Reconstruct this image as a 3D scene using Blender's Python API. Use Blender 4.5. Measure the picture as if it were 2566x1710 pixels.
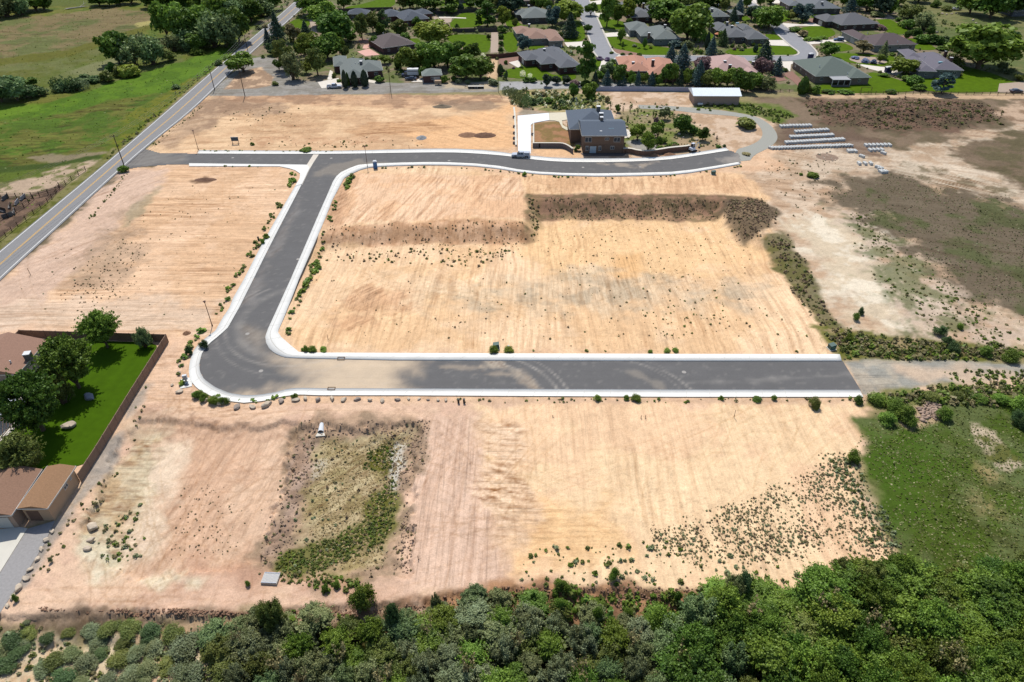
import bpy, math, random
import numpy as np
from mathutils import Vector, Matrix
for o in list(bpy.data.objects): bpy.data.objects.remove(o)
S = bpy.context.scene
COL = S.collection
R = math.radians
# ------------------------------------------------------------------ camera
HC = 82.0; PITCH = R(37.0); FPX = 1711.0; CX = 1283.0; CY = 855.0      # height, pitch, focal length in photo pixels
cam = bpy.data.cameras.new('camera'); cam_o = bpy.data.objects.new('camera', cam); COL.objects.link(cam_o)
cam.sensor_width = 36; cam.lens = FPX / 2566 * 36; cam.clip_start = 0.5; cam.clip_end = 12000
cam_o.location = (0, 0, HC); cam_o.rotation_euler = (R(90) - PITCH, 0, 0)
S.camera = cam_o
# ------------------------------------------------------------------ world, sun, exposure
SUN_EL, SUN_AZ = R(58), R(-12)            # azimuth from +Y (away from camera), negative = to the left
w = bpy.data.worlds.new('World'); S.world = w; w.use_nodes = True
nt = w.node_tree; nt.nodes.clear()
sky = nt.nodes.new('ShaderNodeTexSky'); sky.sky_type = 'NISHITA'; sky.sun_disc = False
sky.sun_elevation = SUN_EL; sky.sun_rotation = SUN_AZ
bg = nt.nodes.new('ShaderNodeBackground'); bg.inputs[1].default_value = 0.11
wo = nt.nodes.new('ShaderNodeOutputWorld')
nt.links.new(sky.outputs[0], bg.inputs[0]); nt.links.new(bg.outputs[0], wo.inputs[0])
sl = bpy.data.lights.new('sun', 'SUN'); sl.energy = 4.0; sl.angle = R(0.53); sl.color = (1.0, 0.95, 0.87)
so = bpy.data.objects.new('sun', sl); COL.objects.link(so)
sd = Vector((math.sin(SUN_AZ) * math.cos(SUN_EL), math.cos(SUN_AZ) * math.cos(SUN_EL), math.sin(SUN_EL)))
so.rotation_euler = sd.to_track_quat('Z', 'Y').to_euler(); so.location = (0, 0, 200)
S.view_settings.view_transform = 'Standard'; S.view_settings.look = 'None'
S.view_settings.gamma = 1; S.view_settings.exposure = 0.45
S.render.resolution_x = 1024; S.render.resolution_y = 682
KEXP = 1.62                                # brightness a flat sunlit surface of albedo 1 reaches in the picture

# ------------------------------------------------------------------ helpers
def lin(v):
    v = v / 255.0
    return v / 12.92 if v <= 0.04045 else ((v + 0.055) / 1.055) ** 2.4
def C(r, g, b, k=1.0):
    if g > r * 1.12 and g > b * 1.2: r, g, b = r * 1.08, g * 0.95, b * 0.80       # grass and leaves: the olive side of green
    elif r > 200 and r > b + 30: g, b = min(255, g + 4), b + min(9, max(0, (168 - b) * 0.5))
    return (lin(r) / KEXP * k, lin(g) / KEXP * k * 1.02, lin(b) / KEXP * k * 1.06)
def tag(o, label=None, cat=None, group=None, kind=None):
    if label: o['label'] = label
    if cat: o['category'] = cat
    if group: o['group'] = group
    if kind: o['kind'] = kind
    return o
_cs, _sn = math.cos(PITCH), math.sin(PITCH)
def ray(px, py):
    cx = (px - CX) / FPX; cy = (py - CY) / FPX
    return cx, _cs - cy * _sn, -_sn - cy * _cs
def G0(px, py, z=0.0):
    dx, dy, dz = ray(px, py); t = (z - HC) / dz
    return dx * t, dy * t
def D(pts): return [(x * 1.0905, y * 1.0905) for x, y in pts]
def PW(pts): return np.array([G0(x, y) for x, y in pts])
def mpp(wx, wy):                            # metres per photo pixel at a ground point
    return (wy * _cs + HC * _sn) / FPX
# numpy value noise
def _h(ix, iy, s):
    n = (ix.astype(np.int64) * 374761393 + iy.astype(np.int64) * 668265263 + s * 974634777) & 0x7fffffff
    n = ((n ^ (n >> 13)) * 1274126177) & 0x7fffffff
    n = (n ^ (n >> 16)) & 0xffff
    return n / 65535.0
def vn(x, y, s=0):
    xi = np.floor(x); yi = np.floor(y); fx = x - xi; fy = y - yi
    fx = fx * fx * (3 - 2 * fx); fy = fy * fy * (3 - 2 * fy)
    a = _h(xi, yi, s); b = _h(xi + 1, yi, s); c = _h(xi, yi + 1, s); d = _h(xi + 1, yi + 1, s)
    return (a * (1 - fx) + b * fx) * (1 - fy) + (c * (1 - fx) + d * fx) * fy
def fbm(x, y, s=0, o=4, g=0.55):
    t = 0; a = 1; q = 0
    for k in range(o):
        t = t + a * (vn(x, y, s + k * 17) - 0.5) * 2; q += a; a *= g; x = x * 2.03 + 11.3; y = y * 2.03 + 5.7
    return t / q
def sstep(a, b, x):
    t = np.clip((x - a) / (b - a), 0, 1); return t * t * (3 - 2 * t)
def psdf(P, x, y):                          # signed distance to polygon, + inside
    n = len(P); d = np.full(x.shape, 1e18); ins = np.zeros(x.shape, bool)
    for i in range(n):
        x0, y0 = P[i]; x1, y1 = P[(i + 1) % n]; ex, ey = x1 - x0, y1 - y0
        wx, wy = x - x0, y - y0
        t = np.clip((wx * ex + wy * ey) / (ex * ex + ey * ey + 1e-9), 0, 1)
        d = np.minimum(d, (wx - ex * t) ** 2 + (wy - ey * t) ** 2)
        c = (y0 > y) != (y1 > y)
        with np.errstate(divide='ignore', invalid='ignore'):
            xx = (x1 - x0) * (y - y0) / (y1 - y0 + 1e-12) + x0
        ins ^= (c & (x < xx))
    d = np.sqrt(d); return np.where(ins, d, -d)

# ------------------------------------------------------------------ terrain height
LOW = PW(D([(735,552),(900,530),(1215,528),(1228,468),(1400,466),(1650,466),(1690,520),(1770,560),(1840,640),(1890,720),(1930,795),(1900,812),(700,806),(650,760),(690,640)]))
BASIN = PW(D([(690,970),(960,975),(955,1100),(940,1320),(620,1320),(600,1250),(655,1100),(660,1000)]))
PARC = PW(D([(330,960),(600,980),(680,968),(655,1100),(600,1290),(300,1330),(190,1230),(270,1010)]))
SCARP = PW(D([(-900,1415),(500,1412),(900,1390),(1150,1352),(1600,1362),(1900,1350),(2100,1320),(3400,1300),(3400,4000),(-2500,4000)]))
PILE = PW(D([(1850,240),(2050,232),(2230,238),(2290,265),(2220,285),(2050,292),(1900,280)]))
MEADOW = PW(D([(1985,960),(2100,925),(2900,925),(3600,1500),(2353,1700),(2110,1340),(2060,1250),(1990,1080),(2015,1020)]))
LFIELD = PW(D([(-900,700),(-1500,-150),(640,-60),(660,0),(570,75),(455,172),(230,365),(-40,580),(-300,800)]))
MOUND = PW(D([(1660,465),(1735,462),(1775,485),(1765,515),(1712,538),(1668,500)]))
def hgt(x, y):
    x = np.asarray(x, float); y = np.asarray(y, float)
    h = np.full(x.shape, -0.05)
    def sub(P, pad):
        return (x > P[:, 0].min() - pad) & (x < P[:, 0].max() + pad) & (y > P[:, 1].min() - pad) & (y < P[:, 1].max() + pad)
    m = sub(LOW, 8)
    if m.any():
        X, Y = x[m], y[m]; f = sstep(-3.2, 3.2, psdf(LOW, X, Y) + fbm(X / 5, Y / 5, 3, 2) * 0.8)
        h[m] -= f * 2.4 * np.clip((Y - 113) / 45, 0, 1)
        h[m] -= f * (0.05 + 0.05 * fbm(X / 1.2, Y / 6, 5, 3))
    m = sub(BASIN, 8)
    if m.any():
        X, Y = x[m], y[m]; s = psdf(BASIN, X, Y)
        h[m] -= (0.8 * sstep(-0.4, 0.6, s + fbm(X / 2.4, Y / 2.4, 9, 5, 0.7) * 2.0) + 0.9 * sstep(0.5, 4.5, s + fbm(X / 2.4, Y / 2.4, 8, 5, 0.7) * 2.0)) + 0.15 * fbm(X / 1.5, Y / 1.5, 10, 3) * sstep(-3, 1, s)
    m = sub(PARC, 8)
    if m.any():
        X, Y = x[m], y[m]; s = psdf(PARC, X, Y)
        h[m] -= 0.7 * sstep(-0.35, 0.45, s + fbm(X / 2.2, Y / 2.2, 19, 5, 0.7) * 1.8) + 0.16 * np.abs(fbm(X / 2.2, Y / 2.2, 20, 4)) * sstep(-4, 1, s) * sstep(22, 8, s)
    m = sub(SCARP, 8)
    if m.any():
        X, Y = x[m], y[m]; s = psdf(SCARP, X, Y)
        h[m] -= (0.7 * sstep(-0.3, 0.5, s + fbm(X / 2.2, Y / 2.2, 29, 5, 0.7) * 1.8) + 0.9 * sstep(0.5, 4, s + fbm(X / 2.5, Y / 2.5, 28, 4, 0.65) * 2.0)) + 0.25 * sstep(-1, 3, s) * fbm(X / 2.5, Y / 2.5, 30, 3)
    m = sub(PILE, 12)
    if m.any():
        X, Y = x[m], y[m]; s = psdf(PILE, X, Y)
        h[m] += sstep(-6, 14, s) * (1.6 + 1.5 * fbm(X / 6, Y / 6, 39, 4))
    m = sub(MEADOW, 3)
    if m.any():
        X, Y = x[m], y[m]; s = psdf(MEADOW, X, Y)
        h[m] += sstep(-1, 6, s) * (-0.25 + 0.35 * fbm(X / 5, Y / 5, 49, 4))
    m = sub(LFIELD, 3)
    if m.any():
        X, Y = x[m], y[m]; s = psdf(LFIELD, X, Y)
        h[m] += sstep(1, 12, s) * (-0.5 + 0.5 * fbm(X / 9, Y / 9, 59, 4))
    m = sub(MOUND, 6)
    if m.any():
        X, Y = x[m], y[m]; s = psdf(MOUND, X, Y)
        h[m] += sstep(-3, 5, s) * (0.9 + 0.5 * fbm(X / 2.5, Y / 2.5, 69, 4))
    return h
def gz(x, y): return float(hgt(np.array([x]), np.array([y]))[0])
def G(px, py):
    z = 0.0
    for _ in range(3):
        x, y = G0(px, py, z); z = gz(x, y)
    return Vector((x, y, z))
def Gz(px, py, z=0.0):
    x, y = G0(px, py, z); return Vector((x, y, z))
def topz(p, py):                            # height at which the vertical over p crosses photo row py
    dx, dy, dz = ray(CX, py); return HC + dz * (p[1] / dy)

# ------------------------------------------------------------------ materials
MATS = {}
def mat(name, col, rough=0.85, var=0.12, sc=2.0, bump=0.0, metal=0.0, spec=0.3, emit=None):
    if name in MATS: return MATS[name]
    m = bpy.data.materials.new(name); m.use_nodes = True; nt = m.node_tree; N = nt.nodes; L = nt.links
    b = N['Principled BSDF']; b.inputs['Roughness'].default_value = rough; b.inputs['Metallic'].default_value = metal
    b.inputs['Specular IOR Level'].default_value = spec
    tc = N.new('ShaderNodeNewGeometry')
    n1 = N.new('ShaderNodeTexNoise'); n1.inputs['Scale'].default_value = sc; n1.inputs['Detail'].default_value = 6
    L.new(tc.outputs['Position'], n1.inputs['Vector'])
    mr = N.new('ShaderNodeMapRange'); mr.inputs[1].default_value = 0.25; mr.inputs[2].default_value = 0.75
    mr.inputs[3].default_value = 1 - var; mr.inputs[4].default_value = 1 + var
    L.new(n1.outputs['Fac'], mr.inputs[0])
    vm = N.new('ShaderNodeVectorMath'); vm.operation = 'SCALE'; vm.inputs[0].default_value = col[:3]
    L.new(mr.outputs[0], vm.inputs['Scale']); L.new(vm.outputs[0], b.inputs['Base Color'])
    if bump:
        bp = N.new('ShaderNodeBump'); bp.inputs['Strength'].default_value = bump; bp.inputs['Distance'].default_value = 0.05
        L.new(n1.outputs['Fac'], bp.inputs['Height']); L.new(bp.outputs[0], b.inputs['Normal'])
    MATS[name] = m; return m
def mat_attr(name, rough=0.95, sc1=1.2, v1=0.10, sc2=7.0, v2=0.12, bump=0.5, stretch=(1, 1, 1), dist=0.12, grade=False):
    m = bpy.data.materials.new(name); m.use_nodes = True; nt = m.node_tree; N = nt.nodes; L = nt.links
    b = N['Principled BSDF']; b.inputs['Roughness'].default_value = rough; b.inputs['Specular IOR Level'].default_value = 0.12
    at = N.new('ShaderNodeAttribute'); at.attribute_name = 'Col'
    geo = N.new('ShaderNodeNewGeometry'); mp = N.new('ShaderNodeMapping'); mp.inputs['Scale'].default_value = stretch
    L.new(geo.outputs['Position'], mp.inputs['Vector'])
    prev = at.outputs['Color']; facs = []
    for sc, v in ((sc1, v1), (sc2, v2)):
        n = N.new('ShaderNodeTexNoise'); n.inputs['Scale'].default_value = sc; n.inputs['Detail'].default_value = 8; n.inputs['Roughness'].default_value = 0.65
        L.new(mp.outputs[0], n.inputs['Vector'])
        mr = N.new('ShaderNodeMapRange'); mr.inputs[1].default_value = 0.3; mr.inputs[2].default_value = 0.7
        mr.inputs[3].default_value = 1 - v; mr.inputs[4].default_value = 1 + v
        L.new(n.outputs['Fac'], mr.inputs[0])
        vm = N.new('ShaderNodeVectorMath'); vm.operation = 'SCALE'; L.new(prev, vm.inputs[0]); L.new(mr.outputs[0], vm.inputs['Scale'])
        prev = vm.outputs[0]; facs.append(n)
    if grade:                                # fine blade marks, along x or along y as stored in the alpha channel
        for lo, hi, scl in ((0.5, 0.0, (0.10, 2.4, 1)), (0.5, 1.0, (2.4, 0.10, 1))):
            m2 = N.new('ShaderNodeMapping'); m2.inputs['Scale'].default_value = scl; L.new(geo.outputs['Position'], m2.inputs['Vector'])
            nn = N.new('ShaderNodeTexNoise'); nn.inputs['Scale'].default_value = 1.0; nn.inputs['Detail'].default_value = 5; nn.inputs['Roughness'].default_value = 0.7; nn.inputs['Distortion'].default_value = 0.25
            L.new(m2.outputs[0], nn.inputs['Vector'])
            r1 = N.new('ShaderNodeMapRange'); r1.inputs[1].default_value = 0.50; r1.inputs[2].default_value = 0.64; r1.inputs[3].default_value = 0; r1.inputs[4].default_value = 1; L.new(nn.outputs['Fac'], r1.inputs[0])
            r2 = N.new('ShaderNodeMapRange'); r2.inputs[1].default_value = lo; r2.inputs[2].default_value = hi; r2.inputs[3].default_value = 0; r2.inputs[4].default_value = 0.36; L.new(at.outputs['Alpha'], r2.inputs[0])
            mu = N.new('ShaderNodeMath'); mu.operation = 'MULTIPLY'; L.new(r1.outputs[0], mu.inputs[0]); L.new(r2.outputs[0], mu.inputs[1])
            sb = N.new('ShaderNodeMath'); sb.operation = 'SUBTRACT'; sb.inputs[0].default_value = 1; L.new(mu.outputs[0], sb.inputs[1])
            vm = N.new('ShaderNodeVectorMath'); vm.operation = 'SCALE'; L.new(prev, vm.inputs[0]); L.new(sb.outputs[0], vm.inputs['Scale']); prev = vm.outputs[0]
    L.new(prev, b.inputs['Base Color'])
    bp = N.new('ShaderNodeBump'); bp.inputs['Strength'].default_value = bump; bp.inputs['Distance'].default_value = dist
    L.new(facs[0].outputs['Fac'], bp.inputs['Height'])
    bp2 = N.new('ShaderNodeBump'); bp2.inputs['Strength'].default_value = bump; bp2.inputs['Distance'].default_value = dist * 0.3
    L.new(facs[1].outputs['Fac'], bp2.inputs['Height']); L.new(bp.outputs[0], bp2.inputs['Normal']); L.new(bp2.outputs[0], b.inputs['Normal'])
    return m
def leafmat(name, c1, c2, hv=0.25, trans=0.25, k=1.0):
    m = bpy.data.materials.new(name); m.use_nodes = True; nt = m.node_tree; N = nt.nodes; L = nt.links; N.clear()
    out = N.new('ShaderNodeOutputMaterial'); geo = N.new('ShaderNodeNewGeometry'); oi = N.new('ShaderNodeObjectInfo')
    n = N.new('ShaderNodeTexNoise'); n.inputs['Scale'].default_value = 0.45; n.inputs['Detail'].default_value = 3
    L.new(geo.outputs['Position'], n.inputs['Vector'])
    mx = N.new('ShaderNodeMix'); mx.data_type = 'RGBA'; mx.inputs['A'].default_value = (*c1, 1); mx.inputs['B'].default_value = (*c2, 1)
    ad = N.new('ShaderNodeMath'); ad.operation = 'MULTIPLY_ADD'; ad.inputs[1].default_value = 0.5
    L.new(geo.outputs['Random Per Island'], ad.inputs[0])
    mr0 = N.new('ShaderNodeMapRange'); mr0.inputs[1].default_value = 0.3; mr0.inputs[2].default_value = 0.7; mr0.inputs[3].default_value = -0.1; mr0.inputs[4].default_value = 0.6
    L.new(n.outputs['Fac'], mr0.inputs[0]); L.new(mr0.outputs[0], ad.inputs[2]); L.new(ad.outputs[0], mx.inputs['Factor'])
    hs = N.new('ShaderNodeHueSaturation')
    a = N.new('ShaderNodeMapRange'); a.inputs[3].default_value = 1 - hv; a.inputs[4].default_value = 1 + hv; L.new(oi.outputs['Random'], a.inputs[0]); L.new(a.outputs[0], hs.inputs['Value'])
    mo = N.new('ShaderNodeMath'); mo.operation = 'MULTIPLY'; mo.inputs[1].default_value = 7.31; L.new(oi.outputs['Random'], mo.inputs[0])
    fr = N.new('ShaderNodeMath'); fr.operation = 'FRACT'; L.new(mo.outputs[0], fr.inputs[0])
    a2 = N.new('ShaderNodeMapRange'); a2.inputs[3].default_value = 0.490; a2.inputs[4].default_value = 0.514; L.new(fr.outputs[0], a2.inputs[0]); L.new(a2.outputs[0], hs.inputs['Hue'])
    L.new(mx.outputs['Result'], hs.inputs['Color'])
    df = N.new('ShaderNodeBsdfDiffuse'); tr = N.new('ShaderNodeBsdfTranslucent'); gl = N.new('ShaderNodeBsdfGlossy'); gl.inputs['Roughness'].default_value = 0.5
    L.new(hs.outputs[0], df.inputs[0]); L.new(hs.outputs[0], tr.inputs[0]); gl.inputs[0].default_value = (0.6, 0.65, 0.6, 1)
    ms = N.new('ShaderNodeMixShader'); ms.inputs[0].default_value = trans; L.new(df.outputs[0], ms.inputs[1]); L.new(tr.outputs[0], ms.inputs[2])
    m2 = N.new('ShaderNodeMixShader'); m2.inputs[0].default_value = 0.02; L.new(ms.outputs[0], m2.inputs[1]); L.new(gl.outputs[0], m2.inputs[2])
    L.new(m2.outputs[0], out.inputs[0]); return m

# ------------------------------------------------------------------ mesh builder
def mesh_np(name, V, F):
    V = np.asarray(V, np.float32); F = np.asarray(F, np.int32); k = F.shape[1]
    me = bpy.data.meshes.new(name); me.vertices.add(len(V)); me.vertices.foreach_set('co', V.ravel())
    me.loops.add(F.size); me.loops.foreach_set('vertex_index', F.ravel())
    me.polygons.add(len(F)); me.polygons.foreach_set('loop_start', np.arange(0, F.size, k, dtype=np.int32))
    me.polygons.foreach_set('loop_total', np.full(len(F), k, np.int32)); me.update(calc_edges=True); return me
def setcol(me, cols):
    a = me.color_attributes.new('Col', 'FLOAT_COLOR', 'POINT')
    c = np.ones((len(cols), 4), np.float32); c[:, :cols.shape[1]] = cols; a.data.foreach_set('color', c.ravel())
def link(name, me, m=None, parent=None, loc=None):
    o = bpy.data.objects.new(name, me); COL.objects.link(o)
    if m is not None and not me.materials: me.materials.append(m)
    if parent is not None: o.parent = parent
    if loc is not None: o.location = loc
    return o
ORG = {}                                     # world origin of things whose parts are given in world coordinates
class MB:
    def __init__(s): s.v = []; s.f = []
    def add(s, v, f):
        n = len(s.v); s.v += [tuple(p) for p in v]; s.f += [tuple(i + n for i in q) for q in f]; return s
    def box(s, c, d, rz=0, top=1.0, topy=None):       # centre of the base, size, optional taper
        hx, hy, h = d[0] / 2, d[1] / 2, d[2]; ty = top if topy is None else topy
        cc, sn = math.cos(rz), math.sin(rz); v = []
        for z, k, ky in ((0, 1, 1), (h, top, ty)):
            for x, y in ((-hx, -hy), (hx, -hy), (hx, hy), (-hx, hy)):
                x *= k; yy = y * ky; v.append((c[0] + x * cc - yy * sn, c[1] + x * sn + yy * cc, c[2] + z))
        return s.add(v, [(3, 2, 1, 0), (4, 5, 6, 7), (0, 1, 5, 4), (1, 2, 6, 5), (2, 3, 7, 6), (3, 0, 4, 7)])
    def tube(s, p0, p1, r0, r1=None, n=8):
        r1 = r0 if r1 is None else r1; p0, p1 = Vector(p0), Vector(p1); d = (p1 - p0)
        if d.length < 1e-6: return s
        d.normalize(); a = d.orthogonal().normalized(); b = d.cross(a); v = []
        for p, r in ((p0, r0), (p1, r1)):
            for i in range(n):
                t = 2 * math.pi * i / n; v.append(p + a * math.cos(t) * r + b * math.sin(t) * r)
        f = [(i, (i + 1) % n, n + (i + 1) % n, n + i) for i in range(n)] + [tuple(range(n - 1, -1, -1)), tuple(range(n, 2 * n))]
        return s.add(v, f)
    def prism(s, prof, y0, y1, axis='y'):             # profile in x,z extruded along y
        n = len(prof); v = [(x, y0, z) for x, z in prof] + [(x, y1, z) for x, z in prof]
        f = [tuple(range(n)), tuple(range(2 * n - 1, n - 1, -1))] + [(i, n + i, n + (i + 1) % n, (i + 1) % n) for i in range(n)]
        return s.add(v, f)
    def slab(s, pts, z0, z1):                         # flat polygon (ccw or cw) extruded up
        a = sum(pts[i][0] * pts[(i + 1) % len(pts)][1] - pts[(i + 1) % len(pts)][0] * pts[i][1] for i in range(len(pts)))
        if a < 0: pts = pts[::-1]
        n = len(pts); v = [(p[0], p[1], z0) for p in pts] + [(p[0], p[1], z1) for p in pts]
        f = [tuple(range(n - 1, -1, -1)), tuple(range(n, 2 * n))] + [(i, (i + 1) % n, n + (i + 1) % n, n + i) for i in range(n)]
        return s.add(v, f)
    def mesh(s, name, origin=(0, 0, 0)):
        me = bpy.data.meshes.new(name); ox, oy, oz = origin
        me.from_pydata([(x - ox, y - oy, z - oz) for x, y, z in s.v], [], s.f); me.update(); return me
    def build(s, name, m, parent=None, origin=None, bevel=0, loc=None):
        if origin is None:
            origin = ORG.get(parent, (0, 0, 0)) if parent is not None else (0, 0, 0)
        me = s.mesh(name, origin); o = link(name, me, m, parent, loc)
        if parent is not None and parent in ORG: ORG[o] = ORG[parent]
        if bevel:
            b = o.modifiers.new('bevel', 'BEVEL'); b.width = bevel; b.segments = 1; b.limit_method = 'ANGLE'
        return o
def thing(name, label, cat, loc=(0, 0, 0), group=None, rz=0, world=False):
    """Empty at the thing's base. world=True: its parts are given in world coordinates."""
    o = bpy.data.objects.new(name, None); COL.objects.link(o); o.location = loc; o.rotation_euler = (0, 0, rz)
    o.empty_display_size = 0.3
    if world: ORG[o] = tuple(loc)
    return tag(o, label, cat, group)
def copy_tree(o, parent=None):
    c = o.copy(); COL.objects.link(c); c.parent = parent
    for ch in list(o.children): copy_tree(ch, c)
    return c
# ------------------------------------------------------------------ painting of ground materials (soil, gravel, grass types)
ZONES = []
def Z(pts, col, soft=1.5, warp=2.0, a=1.0, col2=None, c2s=6.0, c2t=0.0, streak=None, wsc=5.0, al2=1.0):
    ZONES.append(dict(P=PW(pts), col=np.array(col), soft=soft, warp=warp, a=a, col2=None if col2 is None else np.array(col2), c2s=c2s, c2t=c2t, st=streak, wsc=wsc))
def paint(x, y, zones, base):
    c = np.tile(np.array(tuple(base) + (0.5,), float), (len(x), 1))
    for k, z in enumerate(zones):
        P = z['P']; pad = z['soft'] + z['warp'] + 1
        m = np.nonzero((x > P[:, 0].min() - pad) & (x < P[:, 0].max() + pad) & (y > P[:, 1].min() - pad) & (y < P[:, 1].max() + pad))[0]
        if not len(m): continue
        X, Y = x[m], y[m]
        s = psdf(P, X, Y) + (fbm(X / z['wsc'], Y / z['wsc'], 100 + k * 7, 4, 0.6) * z['warp'] * 1.6 if z['warp'] else 0)
        f = sstep(-z['soft'], z['soft'], s) * z['a']
        keep = f > 0.003; m = m[keep]; X = X[keep]; Y = Y[keep]; f = f[keep][:, None]
        if not len(m): continue
        col = np.tile(z['col'], (len(m), 1)); al = 0.5
        if z['col2'] is not None:
            n = fbm(X / z['c2s'], Y / z['c2s'], 500 + k * 11, 5, 0.62)
            g = sstep(-0.16, 0.16, n + z['c2t'])[:, None]; col = col * (1 - g) + z['col2'] * g
        if z['st']:
            ang, stg, la, lc = z['st']; t = R(ang); u = X * math.cos(t) + Y * math.sin(t); v = -X * math.sin(t) + Y * math.cos(t)
            v = v + fbm(X / 14, Y / 14, 33, 2) * lc * 1.6
            n = fbm(u / la, v / lc, 900 + k, 3, 0.7)
            patch = 0.35 + 0.65 * sstep(-0.3, 0.35, fbm(X / 12, Y / 12, 950 + k, 2))
            col = col * (1 + 1.25 * stg * np.minimum(n, 0.22)[:, None] * patch[:, None] * np.array([0.85, 1.05, 1.2]))
        if z['st']: al = 0.5 + (0.5 if abs(z['st'][0]) > 45 else -0.5) * min(1.0, z['st'][1] * 1.2)
        c[m] = c[m] * (1 - f) + np.concatenate([col, np.full((len(m), 1), al)], 1) * f
    return c
OL = C(92,108,45)
Z(D([(262,372),(330,350),(460,225),(500,214),(1190,222),(1800,250),(1960,330),(1990,700),(2010,940),(1100,1000),(330,960),(100,1200),(-300,1300),(-300,760),(0,655)]), C(230,188,146), 0.6, 0.8, col2=C(220,176,134), c2s=5)
# --- left meadows
Z(D([(-900,900),(-1600,-250),(760,-120),(682,3),(595,75),(479,174),(258,367),(0,580)]), C(84,112,38), 1, 1, col2=C(104,118,54), c2s=9, streak=(8,0.5,14,1.6))
Z(D([(-300,20),(100,35),(250,15),(350,30),(372,50),(260,85),(120,122),(0,150),(-300,190)]), C(128,112,74), 3, 5, col2=C(102,106,56), c2s=14, c2t=-0.05, streak=(6,0.5,20,1.5))
Z(D([(-300,-60),(380,-60),(370,-5),(200,12),(0,15),(-300,20)]), C(84,105,45), 3, 4)
Z(D([(-200,150),(130,128),(330,90),(470,72),(400,115),(240,128),(100,170),(-200,230)]), C(108,110,62), 3, 4, 0.8, col2=C(88,104,46), c2s=9)
Z(D([(-100,140),(0,132),(150,112),(380,45),(390,52),(160,126),(0,148),(-100,160)]), C(92,104,38), 1.0, 1.2)
Z(D([(310,52),(390,38),(392,44),(315,60)]), C(170,158,95), 1, 1)
Z(D([(-150,215),(0,195),(150,160),(250,120),(420,120),(450,150),(240,200),(120,215),(0,240)]), C(84,106,42), 3, 4, 0.9, col2=C(106,112,60), c2s=8)
Z(D([(150,160),(210,145),(330,108),(290,150),(200,175)]), C(128,128,86), 2, 2, 0.8)
Z(D([(-200,262),(0,250),(110,232),(200,205),(340,160),(440,130),(535,108),(580,85),(478,172),(400,208),(250,228),(150,262),(0,278),(-200,290)]), C(84,128,26), 1.5, 2, col2=C(72,114,22), c2s=5)
Z(D([(-100,250),(0,240),(100,232),(90,250),(0,265),(-100,275)]), C(98,142,40), 2, 3, 0.6)
Z(D([(-200,290),(150,257),(300,225),(440,205),(430,215),(240,372),(0,390),(-200,400)]), C(74,110,30), 2, 2, col2=C(98,114,52), c2s=6, streak=(10,0.7,7,1.5))
Z(D([(290,262),(330,240),(420,190),(460,172),(478,174),(380,262),(258,366),(235,362)]), C(104,120,38), 1, 1.5, col2=C(84,110,32), c2s=3)
Z(D([(70,358),(200,347),(250,350),(200,367),(90,372)]), C(140,126,96), 1, 1.5)
Z(D([(-100,420),(30,415),(120,385),(215,362),(240,370),(155,440),(60,455),(-100,455)]), C(190,165,138), 1.5, 3, col2=C(120,118,70), c2s=3.5, c2t=-0.12)
Z(D([(-100,388),(0,380),(100,374),(230,353),(236,362),(100,386),(0,396),(-100,400)]), C(58,84,26), 0.8, 1)
Z(D([(-200,450),(60,448),(140,422),(158,432),(110,492),(0,570),(-200,680)]), C(124,99,80), 1.5, 2, col2=C(90,72,58), c2s=3)
Z(D([(-120,640),(0,545),(70,490),(150,430),(262,340),(275,352),(120,482),(0,582),(-120,676)]), C(128,122,74), 0.6, 1.0, col2=C(88,104,44), c2s=3)
Z(D([(270,345),(480,165),(596,68),(602,72),(482,176),(262,365)]), C(120,118,70), 0.6, 0.6, col2=C(150,135,100), c2s=3)
# --- right road shoulder
Z(D([(-150,840),(0,695),(130,585),(330,420),(360,375),(322,345),(450,235),(545,160),(520,165),(440,205),(200,430),(0,600)]), C(160,138,112), 1, 1, col2=C(112,100,76), c2s=3)
Z(D([(352,342),(395,305),(468,248),(474,240),(455,236),(400,285),(345,330)]), C(74,98,34), 0.5, 0.6)
Z(D([(190,510),(245,455),(262,420),(285,400),(300,385),(290,410),(215,500),(150,545)]), C(84,100,48), 0.6, 0.8, 0.8, col2=C(130,112,84), c2s=2)
# --- north-west lot
Z(D([(445,232),(505,216),(1148,222),(1186,250),(1178,348),(640,350),(370,350),(330,370),(345,335)]), C(232,190,142), 1.2, 1.2, col2=C(214,170,124), c2s=10, streak=(2,0.4,18,1.0))
Z(D([(440,238),(490,218),(680,222),(640,262),(520,270),(400,340),(360,345)]), C(192,160,128), 3, 4, 0.9, col2=C(160,130,104), c2s=6, streak=(30,0.5,12,1.2))
Z(D([(480,216),(1150,220),(1160,236),(950,248),(700,240),(520,232)]), C(172,136,106), 1.5, 2.5, 0.9, col2=C(214,168,124), c2s=6, streak=(0,0.5,12,0.8))
Z(D([(1010,236),(1130,230),(1165,246),(1050,258)]), C(140,118,98), 2, 3, 0.7)
Z(D([(900,290),(1080,262),(1178,240),(1178,345),(1000,345)]), C(238,184,128), 3, 3, 0.9, streak=(-35,0.35,10,0.7))
Z(D([(790,302),(860,282),(980,280),(1060,292),(960,305),(820,312)]), C(206,156,108), 1.5, 2, 0.8, streak=(5,1.0,10,0.8))
Z(D([(560,310),(900,318),(900,332),(560,330)]), C(196,150,112), 2, 4, 0.6, col2=C(226,182,136), c2s=3)
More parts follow.
